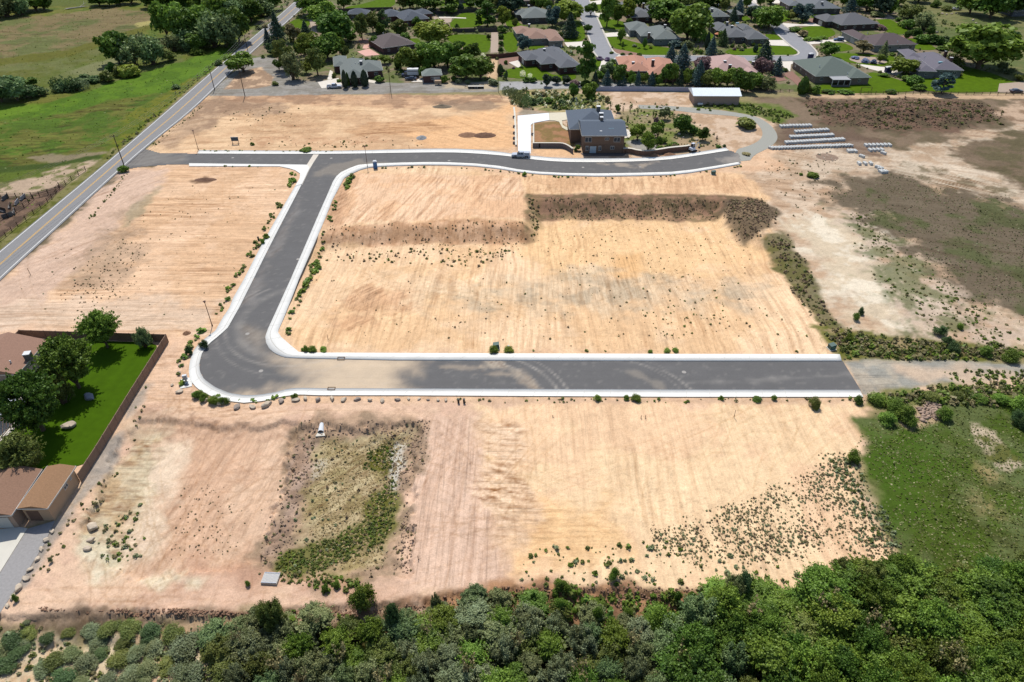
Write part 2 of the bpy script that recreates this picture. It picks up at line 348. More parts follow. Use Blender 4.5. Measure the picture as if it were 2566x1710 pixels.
# --- west lot
Z(D([(285,385),(672,388),(688,420),(600,560),(520,690),(490,752),(430,800),(380,770),(50,757),(0,770),(-250,860),(-250,830),(0,655),(290,400)]), C(238,194,150), 1, 1, col2=C(228,182,136), c2s=12, streak=(0,0.55,16,0.55))
Z(D([(285,385),(400,388),(330,470),(160,640),(0,770),(-250,860),(-250,820),(0,655),(220,450)]), C(216,180,150), 2, 3, 0.9, streak=(52,0.4,16,0.8))
Z(D([(-100,700),(300,690),(520,690),(490,760),(380,772),(0,765)]), C(228,194,168), 3, 4, 0.85, streak=(0,0.7,14,0.6))
Z(D([(220,560),(300,470),(330,500),(310,600),(260,650),(140,670)]), C(196,164,134), 3, 5, 0.7, col2=C(170,144,118), c2s=2)
Z(D([(445,415),(470,408),(495,412),(480,422),(455,421)]), C(126,96,72), 0.6, 1.5, 0.9)
Z(D([(300,470),(330,455),(370,430),(330,480),(290,520)]), C(164,150,118), 1, 2, 0.7)
Z(D([(0,765),(60,755),(380,775),(400,760),(440,800),(400,870),(330,930),(260,1020),(210,1100),(150,1180),(120,1195),(-200,1000),(-200,850)]), C(234,190,150), 2, 2)
# --- centre lot
Z(D([(795,395),(900,385),(1000,382),(1180,402),(1500,408),(1700,396),(1770,420),(1800,480),(1800,560),(1900,720),(1940,815),(680,808),(640,770),(690,640),(760,450)]), C(245,203,160), 1.5, 1.5, col2=C(238,192,140), c2s=14, streak=(88,0.42,16,0.7))
Z(D([(815,396),(1200,405),(1212,500),(1100,500),(820,512),(770,520),(775,450)]), C(242,196,152), 1, 1, col2=C(236,186,138), c2s=8, streak=(72,0.55,10,0.55))
Z(D([(735,470),(800,400),(815,400),(770,520),(740,520)]), C(206,158,116), 1.5, 2, 0.8, streak=(60,0.7,8,0.7))
Z(D([(1210,408),(1700,402),(1760,425),(1730,445),(1215,443)]), C(236,190,140), 1, 1.5, 0.9, col2=C(224,176,128), c2s=5, streak=(80,0.5,6,0.7))
Z(D([(735,542),(770,522),(900,512),(1100,503),(1213,508),(1222,541),(1000,543),(725,550)]), C(214,166,124), 1, 1.2, 0.85, col2=C(192,146,108), c2s=3, streak=(88,0.5,5,0.5))
Z(D([(1213,447),(1400,444),(1650,448),(1725,455),(1650,490),(1400,486),(1240,488)]), C(158,122,96), 0.8, 1.0, col2=C(126,104,76), c2s=2)
Z(D([(1210,447),(1246,450),(1240,545),(1203,547)]), C(156,124,92), 0.8, 1.2, 0.9, col2=C(112,100,66), c2s=2)
Z(D([(1235,492),(1660,492),(1755,570),(1650,615),(1300,622),(1200,560)]), C(245,198,140), 5, 7, 0.85, streak=(90,0.35,12,0.6))
Z(D([(1410,570),(1480,565),(1475,640),(1420,640)]), C(232,176,112), 2, 1, 0.7, streak=(90,0.7,10,0.5))
Z(D([(985,655),(1250,622),(1400,612),(1600,640),(1760,650),(1720,690),(1400,715),(1100,705),(1000,700)]), C(186,170,144), 5, 6, 0.7, col2=C(226,194,156), c2s=5, c2t=-0.05, streak=(90,0.6,9,0.7))
Z(D([(770,700),(850,650),(960,650),(950,690),(850,730),(780,760)]), C(212,160,114), 2, 4, 0.7, streak=(50,1.0,6,0.6))
Z(D([(1255,455),(1650,455),(1655,488),(1260,486)]), C(112,96,68), 0.8, 1.5, 0.75, col2=C(160,124,98), c2s=1.2)
# --- right side
Z(D([(1700,398),(1900,385),(2353,300),(2800,240),(2800,800),(2353,800),(1940,815),(1900,720),(1790,560),(1750,430)]), C(214,184,150), 1.5, 2, col2=C(198,166,134), c2s=8, streak=(-15,0.4,10,1.2))
Z(D([(1740,222),(1850,222),(2400,215),(2900,215),(2900,400),(2353,420),(2100,360),(1900,325),(1770,340),(1755,290)]), C(134,114,92), 2, 4, col2=C(112,98,74), c2s=8)
Z(D([(1855,218),(2353,216),(2900,214),(2900,226),(2353,228),(1860,226)]), C(208,172,130), 0.8, 1.5, 0.9)
Z(D([(1830,230),(2050,224),(2250,230),(2310,262),(2250,295),(2050,305),(1900,290)]), C(118,92,74), 2, 4, 0.95, col2=C(92,80,58), c2s=2.5)
Z(D([(2330,240),(2500,225),(2900,222),(2900,300),(2500,300),(2350,290),(2280,260)]), C(206,172,138), 3, 5, 0.85, col2=C(150,122,96), c2s=6)
Z(D([(1775,345),(1960,318),(2060,345),(2130,335),(2250,300),(2353,285),(2353,300),(2230,335),(2200,360),(2353,420),(2500,480),(2353,470),(2150,440),(2050,405),(1930,415),(1790,410)]), C(196,168,138), 2, 4, 0.95, col2=C(212,186,158), c2s=6, streak=(-22,0.6,14,1.2))
Z(D([(1790,290),(1960,300),(2030,330),(2020,360),(1900,335),(1790,345)]), C(112,90,74), 2, 3, 0.8)
Z(D([(1895,425),(1960,400),(2060,392),(2150,430),(2353,470),(2800,440),(2900,640),(2800,900),(2353,745),(2260,720),(2160,640),(2040,560),(1960,505),(1905,460)]), C(114,100,80), 5, 9, col2=C(92,94,58), c2s=10, c2t=-0.12, streak=(-28,0.3,12,2))
Z(D([(2210,340),(2353,292),(2900,270),(2900,500),(2353,430),(2280,395)]), C(122,104,82), 3, 6, 0.95, col2=C(104,94,66), c2s=6, streak=(-20,0.4,12,1.5))
Z(D([(2050,395),(2100,370),(2353,440),(2353,462),(2150,425)]), C(206,184,156), 1, 3, 0.8, streak=(-35,1.2,20,1.2), col2=C(120,108,80), c2s=4, c2t=-0.1)
Z(D([(1800,505),(1880,495),(1960,510),(1990,560),(2020,600),(2120,680),(2125,765),(1990,755),(1925,700),(1870,610)]), C(236,217,194), 4, 7, 0.95, col2=C(218,194,166), c2s=5)
Z(D([(1950,500),(2040,560),(2160,640),(2260,720),(2353,745),(2700,860),(2700,800),(2353,805),(2150,790),(2050,730),(2010,600)]), C(204,178,150), 4, 8, 0.8, col2=C(106,112,72), c2s=5, c2t=0.0)
Z(D([(1655,458),(1740,455),(1788,480),(1772,522),(1712,547),(1662,502)]), C(104,88,68), 1, 1.5, 0.95, col2=C(128,108,82), c2s=2)
Z(D([(1750,545),(1800,535),(1860,620),(1905,720),(1960,780),(1930,812),(1870,720),(1790,610)]), C(116,108,74), 1, 1.5, 0.92, col2=C(82,96,50), c2s=2.5)
Z(D([(1870,745),(1960,760),(2100,775),(2353,800),(2800,800),(2800,845),(2353,832),(2100,832),(1940,828)]), C(96,112,48), 1, 2, 0.92, col2=C(160,140,100), c2s=2.5, c2t=-0.15)
# --- central house plot
Z(D([(1190,345),(1190,250),(1160,210),(1400,208),(1600,215),(1745,240),(1790,300),(1760,345),(1680,345),(1500,362),(1340,362)]), C(216,184,150), 1, 2, col2=C(190,158,126), c2s=4)
Z(D([(1155,206),(1300,212),(1400,222),(1395,262),(1290,262),(1230,248),(1180,240)]), C(118,126,66), 1, 2, 0.9, col2=C(186,168,118), c2s=3, c2t=-0.08)
Z(D([(1200,250),(1300,262),(1300,278),(1200,270)]), C(150,140,120), 1, 1.5, 0.8)
Z(D([(1225,282),(1290,279),(1310,300),(1325,320),(1320,340),(1225,328)]), C(172,128,92), 0.6, 0.5, col2=C(140,114,70), c2s=3)
Z(D([(1225,332),(1330,345),(1335,360),(1260,360),(1225,350)]), C(232,184,134), 0.8, 0.8)
Z(D([(1420,258),(1500,245),(1560,262),(1620,300),(1640,330),(1560,350),(1440,345),(1410,300)]), C(150,136,100), 1.5, 2, 0.95, col2=C(112,124,56), c2s=4)
Z(D([(1440,325),(1500,318),(1530,350),(1470,350)]), C(170,165,158), 1, 1, 0.8)
Z(D([(1560,315),(1650,318),(1670,340),(1600,352),(1530,356)]), C(176,150,118), 1, 2, 0.8)
Z(D([(1590,222),(1700,232),(1790,240),(1830,268),(1790,282),(1690,256),(1600,250)]), C(84,116,42), 1, 1.5, 0.95, col2=C(120,122,70), c2s=4, c2t=-0.1)
# --- suburb base
Z([(640,235),(560,225),(600,100),(760,-60),(2250,-60),(2330,60),(2400,130),(2566,200),(2566,232),(1860,232),(1700,215),(1250,228)], C(140,124,100), 1, 1, col2=C(104,112,62), c2s=6)
Z([(2240,-200),(2900,-200),(3000,240),(2560,228),(2470,170),(2380,120),(2250,40)], C(122,120,74), 2, 4, col2=C(98,108,58), c2s=9, streak=(-20,0.3,12,2))
Z([(600,0),(2300,0),(2300,-400),(600,-400)], C(90,104,58), 3, 4, col2=C(70,90,40), c2s=8)
Z([(525,240),(540,215),(590,180),(625,148),(660,140),(700,150),(740,200),(830,208),(1240,206),(1248,230),(900,236),(640,240)], C(158,152,142), 0.6, 0.8, col2=C(146,140,128), c2s=4, streak=(0,0.4,12,1))
Z([(560,225),(600,180),(655,168),(686,195),(678,215),(640,222)], C(160,132,106), 0.6, 0.5, col2=C(214,176,136), c2s=4, c2t=-0.1)
Z([(1252,205),(1400,203),(1520,207),(1620,210),(1640,218),(1400,222),(1252,226)], C(172,170,166), 0.8, 0.8)
Z([(1220,145),(1248,145),(1246,200),(1215,215),(1225,180)], C(214,176,132), 0.6, 0.6)
Z([(1115,208),(1240,205),(1245,225),(1110,222)], C(200,180,148), 1.5, 1.5, 0.8)
# --- south band
Z(D([(330,830),(400,790),(440,905),(500,935),(1000,925),(1990,920),(2005,1020),(1960,1090),(2060,1260),(2100,1350),(1900,1360),(1600,1365),(1150,1350),(900,1395),(500,1420),(-200,1425),(0,1380),(60,1290),(130,1200),(210,1100),(300,960)]), C(230,190,156), 1.2, 1.5, col2=C(222,180,146), c2s=9)
Z(D([(1085,922),(1985,918),(2005,1020),(1955,1100),(2055,1260),(2092,1335),(1900,1352),(1600,1358),(1180,1345),(1150,1200),(1095,1100)]), C(250,210,168), 2, 3, 0.95, col2=C(245,201,156), c2s=12, streak=(90,0.3,16,0.7))
Z(D([(1210,1160),(1400,1150),(1440,1260),(1200,1290)]), C(242,192,132), 3, 3, 0.8, streak=(0,0.6,3,0.5))
Z(D([(960,960),(1090,960),(1150,1345),(935,1350)]), C(228,188,160), 1.5, 2, 0.9, streak=(86,0.75,16,0.6))
Z(D([(1095,960),(1190,980),(1230,1200),(1150,1345),(1110,1200)]), C(236,196,160), 1.5, 3, 0.8, streak=(-10,1.2,3,0.5))
Z(D([(400,965),(660,978),(655,1100),(600,1250),(560,1305),(250,1330),(200,1300),(330,1100)]), C(227,186,148), 1.5, 2, 0.95, col2=C(218,174,136), c2s=8, streak=(70,0.4,12,0.8))
Z(D([(330,1100),(390,1020),(420,1030),(300,1300),(230,1320)]), C(238,212,186), 2, 3, 0.7)
Z(D([(300,985),(395,975),(345,1100),(300,1180),(255,1280),(205,1270),(225,1130)]), C(190,162,120), 1.5, 2.5, 0.8, col2=C(204,182,142), c2s=4, streak=(0,1.2,3,0.6))
Z(D([(290,935),(390,945),(420,985),(300,1000)]), C(204,170,134), 1.5, 2.5, 0.6, col2=C(216,184,148), c2s=3)
Z(D([(340,840),(410,800),(432,880),(505,938),(700,942),(960,940),(960,958),(700,950),(560,968),(420,948),(330,925),(300,950)]), C(234,192,156), 1, 1, 0.95, streak=(10,0.5,8,0.6))
Z(D([(325,935),(400,952),(550,974),(640,965),(700,952),(950,955),(1000,966),(985,990),(860,985),(700,988),(550,1000),(400,992),(315,965)]), C(208,168,134), 0.8, 2.5, 0.5, col2=C(164,130,104), c2s=1.5, wsc=2.5)
Z(D([(660,985),(760,952),(985,965),(955,1100),(950,1200),(940,1335),(800,1370),(620,1335),(560,1300),(612,1232),(655,1100)]), C(192,160,130), 1, 2.5, 0.9, col2=C(158,134,108), c2s=2.5)
Z(D([(640,1180),(655,1100),(665,1010),(690,985),(720,1000),(700,1110),(690,1200),(600,1300),(560,1295),(610,1230)]), C(160,132,110), 0.7, 1.5, 0.85, col2=C(188,160,138), c2s=2.5)
Z(D([(735,1000),(930,985),(905,1150),(885,1290),(760,1300),(700,1230),(712,1110)]), C(192,172,130), 1.5, 3, 0.95, col2=C(162,144,98), c2s=3, streak=(40,0.7,3,0.5))
Z(D([(838,1020),(900,1008),(895,1058),(838,1066)]), C(88,100,34), 0.8, 1.5, 0.95)
Z(D([(845,1140),(900,1080),(908,1180),(882,1240),(828,1264)]), C(86,100,34), 0.8, 1.8, 0.92, col2=C(120,118,60), c2s=2)
Z(D([(635,1262),(760,1205),(850,1168),(885,1200),(800,1262),(680,1312),(640,1300)]), C(82,104,32), 0.8, 1.8, 0.92, col2=C(112,112,56), c2s=2)
Z(D([(645,1312),(740,1305),(820,1330),(790,1350),(650,1340)]), C(110,118,54), 0.8, 1.5, 0.85, col2=C(190,160,124), c2s=2)
Z(D([(905,1000),(925,1010),(910,1110),(895,1110)]), C(222,216,200), 0.6, 1.5, 0.8)
Z(D([(720,1040),(760,1030),(745,1090),(715,1090)]), C(206,196,176), 0.8, 1.5, 0.7)
Z(D([(560,1290),(800,1340),(860,1380),(560,1350),(440,1320),(430,1290)]), C(190,146,118), 2, 2.5, 0.7)
Z(D([(240,1190),(215,1220),(200,1300),(260,1330),(300,1260),(260,1250)]), C(214,188,150), 1.5, 3, 0.7, col2=C(230,216,188), c2s=3)
Z(D([(350,1330),(420,1310),(450,1340),(380,1350)]), C(230,214,186), 1, 2, 0.7)
Z(D([(330,880),(342,882),(290,975),(250,1080),(140,1210),(66,1350),(0,1395),(-150,1500),(-60,1330),(90,1215),(130,1195),(200,1095)]), C(180,166,150), 0.8, 1.0, 0.95, col2=C(160,150,138), c2s=3)
Z(D([(-200,1408),(100,1408),(400,1412),(530,1408),(500,1432),(300,1445),(100,1455),(-200,1475)]), C(132,112,92), 1, 2.0, 0.85, col2=C(96,80,62), c2s=2)
Z(D([(-300,1455),(100,1450),(300,1442),(560,1425),(620,2200),(-600,2200)]), C(212,174,130), 1, 1.5, 1.0, col2=C(222,196,158), c2s=3)
Z(D([(510,1428),(900,1400),(1150,1362),(1600,1372),(1900,1362),(2100,1340),(2900,1320),(3200,2300),(560,2300)]), C(96,84,52), 1, 2, col2=C(66,74,34), c2s=3)
Z(D([(900,1376),(1150,1348),(1500,1350),(1600,1352),(1600,1402),(1450,1440),(1000,1405)]), C(184,138,100), 0.8, 1.5, 0.95, col2=C(150,112,84), c2s=2)
Z(D([(330,1400),(600,1396),(800,1400),(1000,1385),(1000,1400),(760,1418),(330,1420)]), C(150,118,92), 0.8, 1.5, 0.8, col2=C(206,170,138), c2s=2)
# --- south-east meadow and gravel extension
Z(D([(1990,905),(2353,870),(2900,850),(2900,920),(2353,915),(2040,935)]), C(220,182,142), 1.2, 2)
Z(D([(1965,965),(2040,935),(2150,905),(2353,900),(2900,890),(3400,1500),(2353,1700),(2110,1370),(2058,1262),(1990,1085),(2012,1020)]), C(70,100,34), 0.9, 1.8, col2=C(98,108,60), c2s=9, streak=(-30,0.5,8,1.2))
Z(D([(1990,1040),(2080,960),(2150,1000),(2150,1100),(2080,1250),(2040,1200),(1995,1090)]), C(66,104,28), 3, 4, 0.7)
Z(D([(2240,980),(2290,990),(2310,1040),(2340,1060),(2290,1080),(2260,1020)]), C(206,180,148), 0.8, 3, 0.8, col2=C(96,108,60), c2s=3)
Z(D([(2255,1080),(2300,1090),(2300,1180),(2250,1180)]), C(176,152,106), 2, 3, 0.7)
Z(D([(2050,930),(2110,920),(2150,950),(2080,975)]), C(200,170,136), 1, 3, 0.8)
Z(D([(1985,930),(2353,925),(2700,915),(2700,905),(2353,902),(2080,900)]), C(110,118,54), 1, 1.5, 0.9, col2=C(84,104,40), c2s=3)
Z(D([(1930,828),(2100,828),(2353,838),(2900,838),(2900,866),(2353,862),(2200,878),(1985,902),(1960,860)]), C(186,174,154), 0.6, 0.9, 0.97, col2=C(160,156,144), c2s=5, streak=(-3,0.5,12,0.7))
Z(D([(2000,812),(2353,812),(2353,819),(2000,819)]), C(70,62,36), 0.5, 0.8, 0.8)
Z(D([(1000,918),(1980,915),(1985,925),(1000,926)]), C(216,176,138), 0.5, 0.8, 0.8)

Z(D([(2070,850),(2900,846),(2900,868),(2200,882),(2120,870)]), C(216,184,150), 2, 2.5, 0.8)
def graded(vals): return np.array(vals)
ys = [G0(1283, py)[1] for py in np.arange(1900, -25, -1.9)]
rows = [18.0]
for yv in ys:
    if yv - rows[-1] >= 0.26: rows.append(yv)
rows = [-4000, -800, -150, -30] + rows + [520, 600, 800, 1200, 2500, 9000]
rows = np.array(rows)
u = np.linspace(-1, 1, 921); u = np.concatenate([[-40, -8, -3, -1.6, -1.2], u, [1.2, 1.6, 3, 8, 40]])
hw = np.where(rows < 18, 62, 0.62 * np.clip(rows, 18, 2000) + 50)
X = (hw[:, None] * u[None, :]).ravel(); Y = np.repeat(rows, len(u))
Hh = hgt(X, Y)
inn = (Y > 30) & (Y < 480)
colr = paint(X, Y, ZONES, C(150, 138, 96)); alph = colr[:, 3:].copy(); colr = colr[:, :3].copy()
# wheel and blade tracks in the soil: thin paired arcs, in the lots only
rtk = np.random.default_rng(12)
def tracks(cols, X, Y, spots, n, rmin, rmax, w=0.20, k=0.90, gauge=1.9, tint=(1.0, 0.97, 0.93)):
    for i in range(n):
        q = spots[rtk.integers(len(spots))]; cx0, cy0 = G0(q[0] + rtk.normal() * q[2], q[1] + rtk.normal() * q[3]); r = rtk.uniform(rmin, rmax); a = rtk.uniform(0, 6.283); ux, uy = math.cos(a) * r, math.sin(a) * r * 1.0
        ln = rtk.uniform(6, 26); m = np.nonzero((np.abs(X - cx0) < ln) & (np.abs(Y - cy0) < ln))[0]
        if not len(m): continue
        d = np.hypot(X[m] - (cx0 + ux), Y[m] - (cy0 + uy)) - r; f = sstep(ln, ln * 0.6, np.hypot(X[m] - cx0, Y[m] - cy0)) * (0.55 + 0.45 * sstep(-0.2, 0.3, fbm(X[m] / 2, Y[m] / 2, 400 + i, 2)))
        g = np.maximum(sstep(w, w * 0.3, np.abs(d - gauge / 2)), sstep(w, w * 0.3, np.abs(d + gauge / 2))) * f
        cols[m] *= (1 - (1 - k) * g)[:, None] * np.array(tint) ** g[:, None]
tracks(colr, X, Y, [(1150,720,120,30),(1500,560,90,25),(1350,830,160,30),(860,660,30,60),(1700,700,60,60),(1450,450,120,12)], 60, 12, 160)
tracks(colr, X, Y, [(450,600,90,60),(250,820,120,20),(600,480,60,20),(250,640,60,60)], 45, 20, 260)
tracks(colr, X, Y, [(1150,1250,50,90),(1280,1180,30,80),(1600,1150,160,60),(1900,1000,80,30)], 60, 10, 200)
tracks(colr, X, Y, [(560,1200,60,60),(440,1300,60,40),(700,1490,200,14),(300,1480,80,10)], 40, 8, 120)
tracks(colr, X, Y, [(900,300,160,12),(1080,320,60,12),(700,290,80,10)], 45, 6, 80)
tracks(colr, X, Y, [(2150,420,60,16),(2250,370,80,10),(1980,440,40,12),(2400,480,60,20)], 45, 10, 200)
tracks(colr, X, Y, [(620,1030,160,6),(420,980,20,30),(480,1015,30,8)], 22, 25, 90)
# clods, stones and small dark marks of the soil itself
n1 = fbm(X / 0.9, Y / 0.9, 71, 3, 0.7); n2 = fbm(X / 3.2, Y / 3.2, 72, 3)
colr *= (1 + 0.15 * n1 + 0.09 * n2)[:, None]
spk = sstep(0.30, 0.55, fbm(X / 0.8, Y / 0.6, 77, 3, 0.8)) * sstep(-0.1, 0.4, fbm(X / 12, Y / 12, 78, 2))
colr *= (1 - 0.22 * spk)[:, None]
Hh = Hh + np.where(inn, 0.035 * np.minimum(n1, 0) + 0.03 * np.minimum(n2, 0), 0)
nr, nc = len(rows), len(u)
idx = np.arange(nr * nc).reshape(nr, nc)
F = np.stack([idx[:-1, :-1], idx[:-1, 1:], idx[1:, 1:], idx[1:, :-1]], -1).reshape(-1, 4)
me = mesh_np('ground', np.stack([X, Y, Hh], -1), F); setcol(me, np.concatenate([colr, alph], 1))
me.polygons.foreach_set('use_smooth', np.ones(len(F), bool))
MG = mat_attr('soil_and_grass_cover', sc1=0.9, v1=0.08, sc2=4.5, v2=0.17, bump=0.6, dist=0.22, grade=True)
tag(link('ground', me, MG), kind='structure')

# ------------------------------------------------------------------ roads
def cum(P):
    d = np.concatenate([[0], np.cumsum(np.hypot(*np.diff(P, axis=0).T))]); return d / d[-1], d[-1]
def resamp(P, t):
    P = np.array(P); s, _ = cum(P); return np.stack([np.interp(t, s, P[:, 0]), np.interp(t, s, P[:, 1])], -1)
def smooth_pl(P, it=2):
    P = np.array(P)
    for _ in range(it):
        Q = [P[0]]
        for i in range(len(P) - 1):
            Q += [P[i] * 0.75 + P[i + 1] * 0.25, P[i] * 0.25 + P[i + 1] * 0.75]
        Q.append(P[-1]); P = np.array(Q)
    return P
def strip(name, L, Rr, z, m, across=1, step=2.0, thick=0, kind='structure', zones=None, base=None, px=True, sm=2):
    if px: L, Rr = PW(L), PW(Rr)
    if sm: L, Rr = smooth_pl(L, sm), smooth_pl(Rr, sm)
    n = max(2, int(max(cum(L)[1], cum(Rr)[1]) / step)); t = np.linspace(0, 1, n + 1)
    A, B = resamp(L, t), resamp(Rr, t); s = np.linspace(0, 1, across + 1)
    P = A[:, None, :] * (1 - s)[None, :, None] + B[:, None, :] * s[None, :, None]
    V = np.concatenate([P.reshape(-1, 2), np.full(((n + 1) * (across + 1), 1), z)], 1)
    idx = np.arange(len(V)).reshape(n + 1, across + 1)
    F = np.stack([idx[:-1, :-1], idx[:-1, 1:], idx[1:, 1:], idx[1:, :-1]], -1).reshape(-1, 4)
    a = V[F[0]]; nz = (a[1] - a[0])[0] * (a[2] - a[0])[1] - (a[1] - a[0])[1] * (a[2] - a[0])[0]
    if nz < 0: F = F[:, ::-1]
    cols = paint(V[:, 0], V[:, 1], zones, base)[:, :3] if zones is not None else None
    if thick:
        ring = np.concatenate([idx[:, 0], idx[-1, 1:], idx[-2::-1, -1], idx[0, -2:0:-1]])
        nb = len(V); bot = V[ring].copy(); bot[:, 2] -= thick; V = np.concatenate([V, bot]); k = len(ring)
        F2 = np.array([[ring[i], nb + i, nb + (i + 1) % k, ring[(i + 1) % k]] for i in range(k)])
        F = np.concatenate([F, F2])
    me = mesh_np(name, V, F)
    if cols is not None: setcol(me, np.concatenate([cols, np.tile(cols[:1], (len(V) - len(cols), 1))]))
    return tag(link(name, me, m), kind=kind)
M_ASPH = mat_attr('street_asphalt', rough=0.9, sc1=0.35, v1=0.05, sc2=3.0, v2=0.07, bump=0.2, dist=0.03)
M_CONC = mat('pale_concrete', C(240,237,228), 0.85, 0.06, 0.35)
M_CONC2 = mat('cream_concrete', C(226,218,200), 0.85, 0.06, 0.6)
M_WHITE = mat('white_road_paint', C(232,230,222), 0.7, 0.10, 1.5)
M_YEL = mat('yellow_road_paint', C(226,172,70), 0.7, 0.10, 1.5)
ASP = C(110,108,106)
DUST = []
def DZ(pts, col, soft, warp, a, streak=None, wsc=3): ZONES.append(None); ZONES.pop(); DUST.append(dict(P=PW(pts), col=np.array(col), soft=soft, warp=warp, a=a, col2=None, c2s=1, c2t=0, st=streak, wsc=wsc))
DC = C(222,194,166)
DZ([(790,885),(975,885),(1000,1000),(775,1000)], DC, 3.5, 1.5, 0.72)
DZ([(700,895),(860,898),(990,903),(1050,906),(1040,925),(900,940),(760,925),(690,905)], DC, 3.5, 1.5, 0.92)
DZ([(560,1000),(640,990),(760,965),(830,950),(930,948),(990,965),(1040,985),(560,1010)], DC, 3.0, 1.5, 0.85)
DZ([(620,820),(660,830),(665,870),(700,898),(760,920),(740,940),(660,905),(625,860)], C(176,160,140), 2.5, 1.5, 0.5, streak=(60,0.5,5,0.6))
DZ([(880,930),(950,935),(950,945),(880,945)], DC, 2, 1.5, 0.6)
DZ([(1220,905),(1290,915),(1340,945),(1360,980),(1335,980),(1310,950),(1270,925),(1210,912)], DC, 1.2, 2.0, 0.42, streak=(-50,1.2,4,0.5))
DZ([(1100,920),(1240,918),(1240,922),(1100,924)], DC, 0.5, 0.8, 0.3)
DZ([(1180,938),(1250,934),(1290,940),(1250,942)], DC, 0.5, 0.8, 0.3)
DZ([(1540,925),(1600,935),(1650,960),(1665,980),(1655,980),(1630,960),(1580,938)], C(190,176,156), 0.7, 1.0, 0.3)
DZ([(1700,958),(2000,945),(2150,935),(2150,940),(2000,950),(1700,965)], C(150,145,138), 0.8, 1, 0.5)
DZ([(800,420),(900,400),(980,408),(1000,412),(880,418),(840,440),(790,440)], C(160,148,132), 1.5, 2, 0.5)
DZ([(590,760),(640,760),(690,640),(740,540),(760,500),(745,500),(700,580),(640,690)], C(146,138,130), 1, 1.5, 0.45, streak=(70,1.0,4,0.8))
DZ([(300,420),(370,372),(450,388),(470,400),(420,412)], C(158,150,138), 2.5, 2, 0.4, streak=(40,0.9,5,0.8))
DZ([(1500,408),(1650,410),(1620,418),(1520,416)], C(190,172,150), 1, 2, 0.6)
DZ([(1800,398),(1860,385),(1860,410),(1820,412)], C(170,160,148), 1.5, 1.5, 0.7)
def grid_sheet(name, outline, z, cell, m, zones, base):
    P = PW(outline); x0, x1, y0, y1 = P[:, 0].min(), P[:, 0].max(), P[:, 1].min(), P[:, 1].max()
    gx = np.arange(x0, x1 + cell, cell); gy = np.arange(y0, y1 + cell, cell); XX, YY = np.meshgrid(gx, gy)
    c = psdf(P, (XX[:-1, :-1] + cell / 2).ravel(), (YY[:-1, :-1] + cell / 2).ravel()) > -0.15
    idx = np.arange(XX.size).reshape(XX.shape)
    F = np.stack([idx[:-1, :-1], idx[:-1, 1:], idx[1:, 1:], idx[1:, :-1]], -1).reshape(-1, 4)[c]
    us, inv = np.unique(F, return_inverse=True); V = np.stack([XX.ravel()[us], YY.ravel()[us], np.full(len(us), z)], -1)
    me = mesh_np(name, V, inv.reshape(-1, 4)); cols = paint(V[:, 0], V[:, 1], zones, base)[:, :3]
    cols *= (1 + 0.04 * fbm(V[:, 0] / 2.5, V[:, 1] / 2.5, 81, 4))[:, None]
    pk = sstep(0.80, 0.9, vn(V[:, 0] / 0.7, V[:, 1] / 0.7, 83) ); cols = cols * (1 - 0.12 * pk[:, None]) + np.array(C(190,182,170)) * 0.12 * pk[:, None]
    for (px, py, r, w_, a_) in [(1180,1030,16.5,0.5,0.5),(1180,1030,18.2,0.35,0.4),(1175,1032,14.5,0.3,0.35),(1500,1040,17,0.3,0.3),(1500,1040,18.6,0.25,0.25),(1560,1040,15,0.3,0.25),(760,800,13,1.6,0.22),(760,800,15.5,0.5,0.25),(765,805,17.5,0.4,0.2)]:
        cx_, cy_ = G0(px, py); d = np.hypot(V[:, 0] - cx_, V[:, 1] - cy_) - r; f = (sstep(w_, 0, np.abs(d)) * a_ * (0.4 + 0.6 * sstep(-0.3, 0.3, fbm(V[:, 0] / 3, V[:, 1] / 3, int(r * 10), 3))) * (V[:, 0] > cx_ - 4 if px > 1000 else V[:, 1] < cy_ + 12))[:, None]; cols = cols * (1 - f) + np.array(C(206,196,182)) * f
    T2 = np.abs(V[:, 0] * 0 + fbm(V[:, 0] / 16, V[:, 1] / 1.1, 85, 3)); cols *= (1 + 0.10 * (T2 - 0.2))[:, None]
    setcol(me, cols); return tag(link(name, me, m), kind='structure')
N_IN = [(495,386),(784,387),(888,386),(1000,384),(1125,382.6),(1200,386),(1250,390),(1287,394),(1328,400),(1400,406.7),(1500,408),(1600,405.5),(1667,402),(1733,393),(1827,378)]
N_OUT = [(499,377.5),(784,379),(888,378.5),(1000,375),(1125,373),(1200,376),(1250,381),(1287,386.7),(1328,391),(1400,397.3),(1500,398.5),(1600,397),(1667,393.5),(1733,385),(1818,371)]
E_IN = [(2154,978.5),(1706,978),(988,975),(800,974.5),(750,973.5),(725,975),(687,985),(650,991),(612,992),(575,986.5),(540,972),(512,952),(501,932),(500,912),(507,885),(525,862),(550,842),(572,822),(584,800),(600,772),(636,700),(660,651),(700,572),(735,505),(757,462),(776,422)]
E_OUT = [(2163,996),(1706,996),(988,992),(800,992),(750,990),(712,994),(662,1006),(612,1011),(562,1005),(525,992),(495,975),(477,955),(473,932),(476,907),(487,877),(507,855),(540,830),(560,795),(575,773),(585,747),(612,700),(640,645),(665,598),(695,545),(715,510),(740,467),(751,448),(752,436),(740,428),(725,423),(700,418)]
C_IN = [(2109,905.5),(1706,905.5),(988,903.5),(775,899),(737,898),(712,896),(690,887),(675,875),(667,860),(665,845),(672,825),(695,775),(729,700),(767,612),(800,535),(820,490),(835,455),(843,443),(854,433),(876,422.6),(898,414.5),(931,411.5),(1000,409),(1070,407.5),(1125,408),(1190,411),(1250,417),(1300,426),(1350,431.7),(1417,435),(1500,436),(1600,434.5),(1683,432),(1733,426.7),(1800,416),(1850,407.5)]
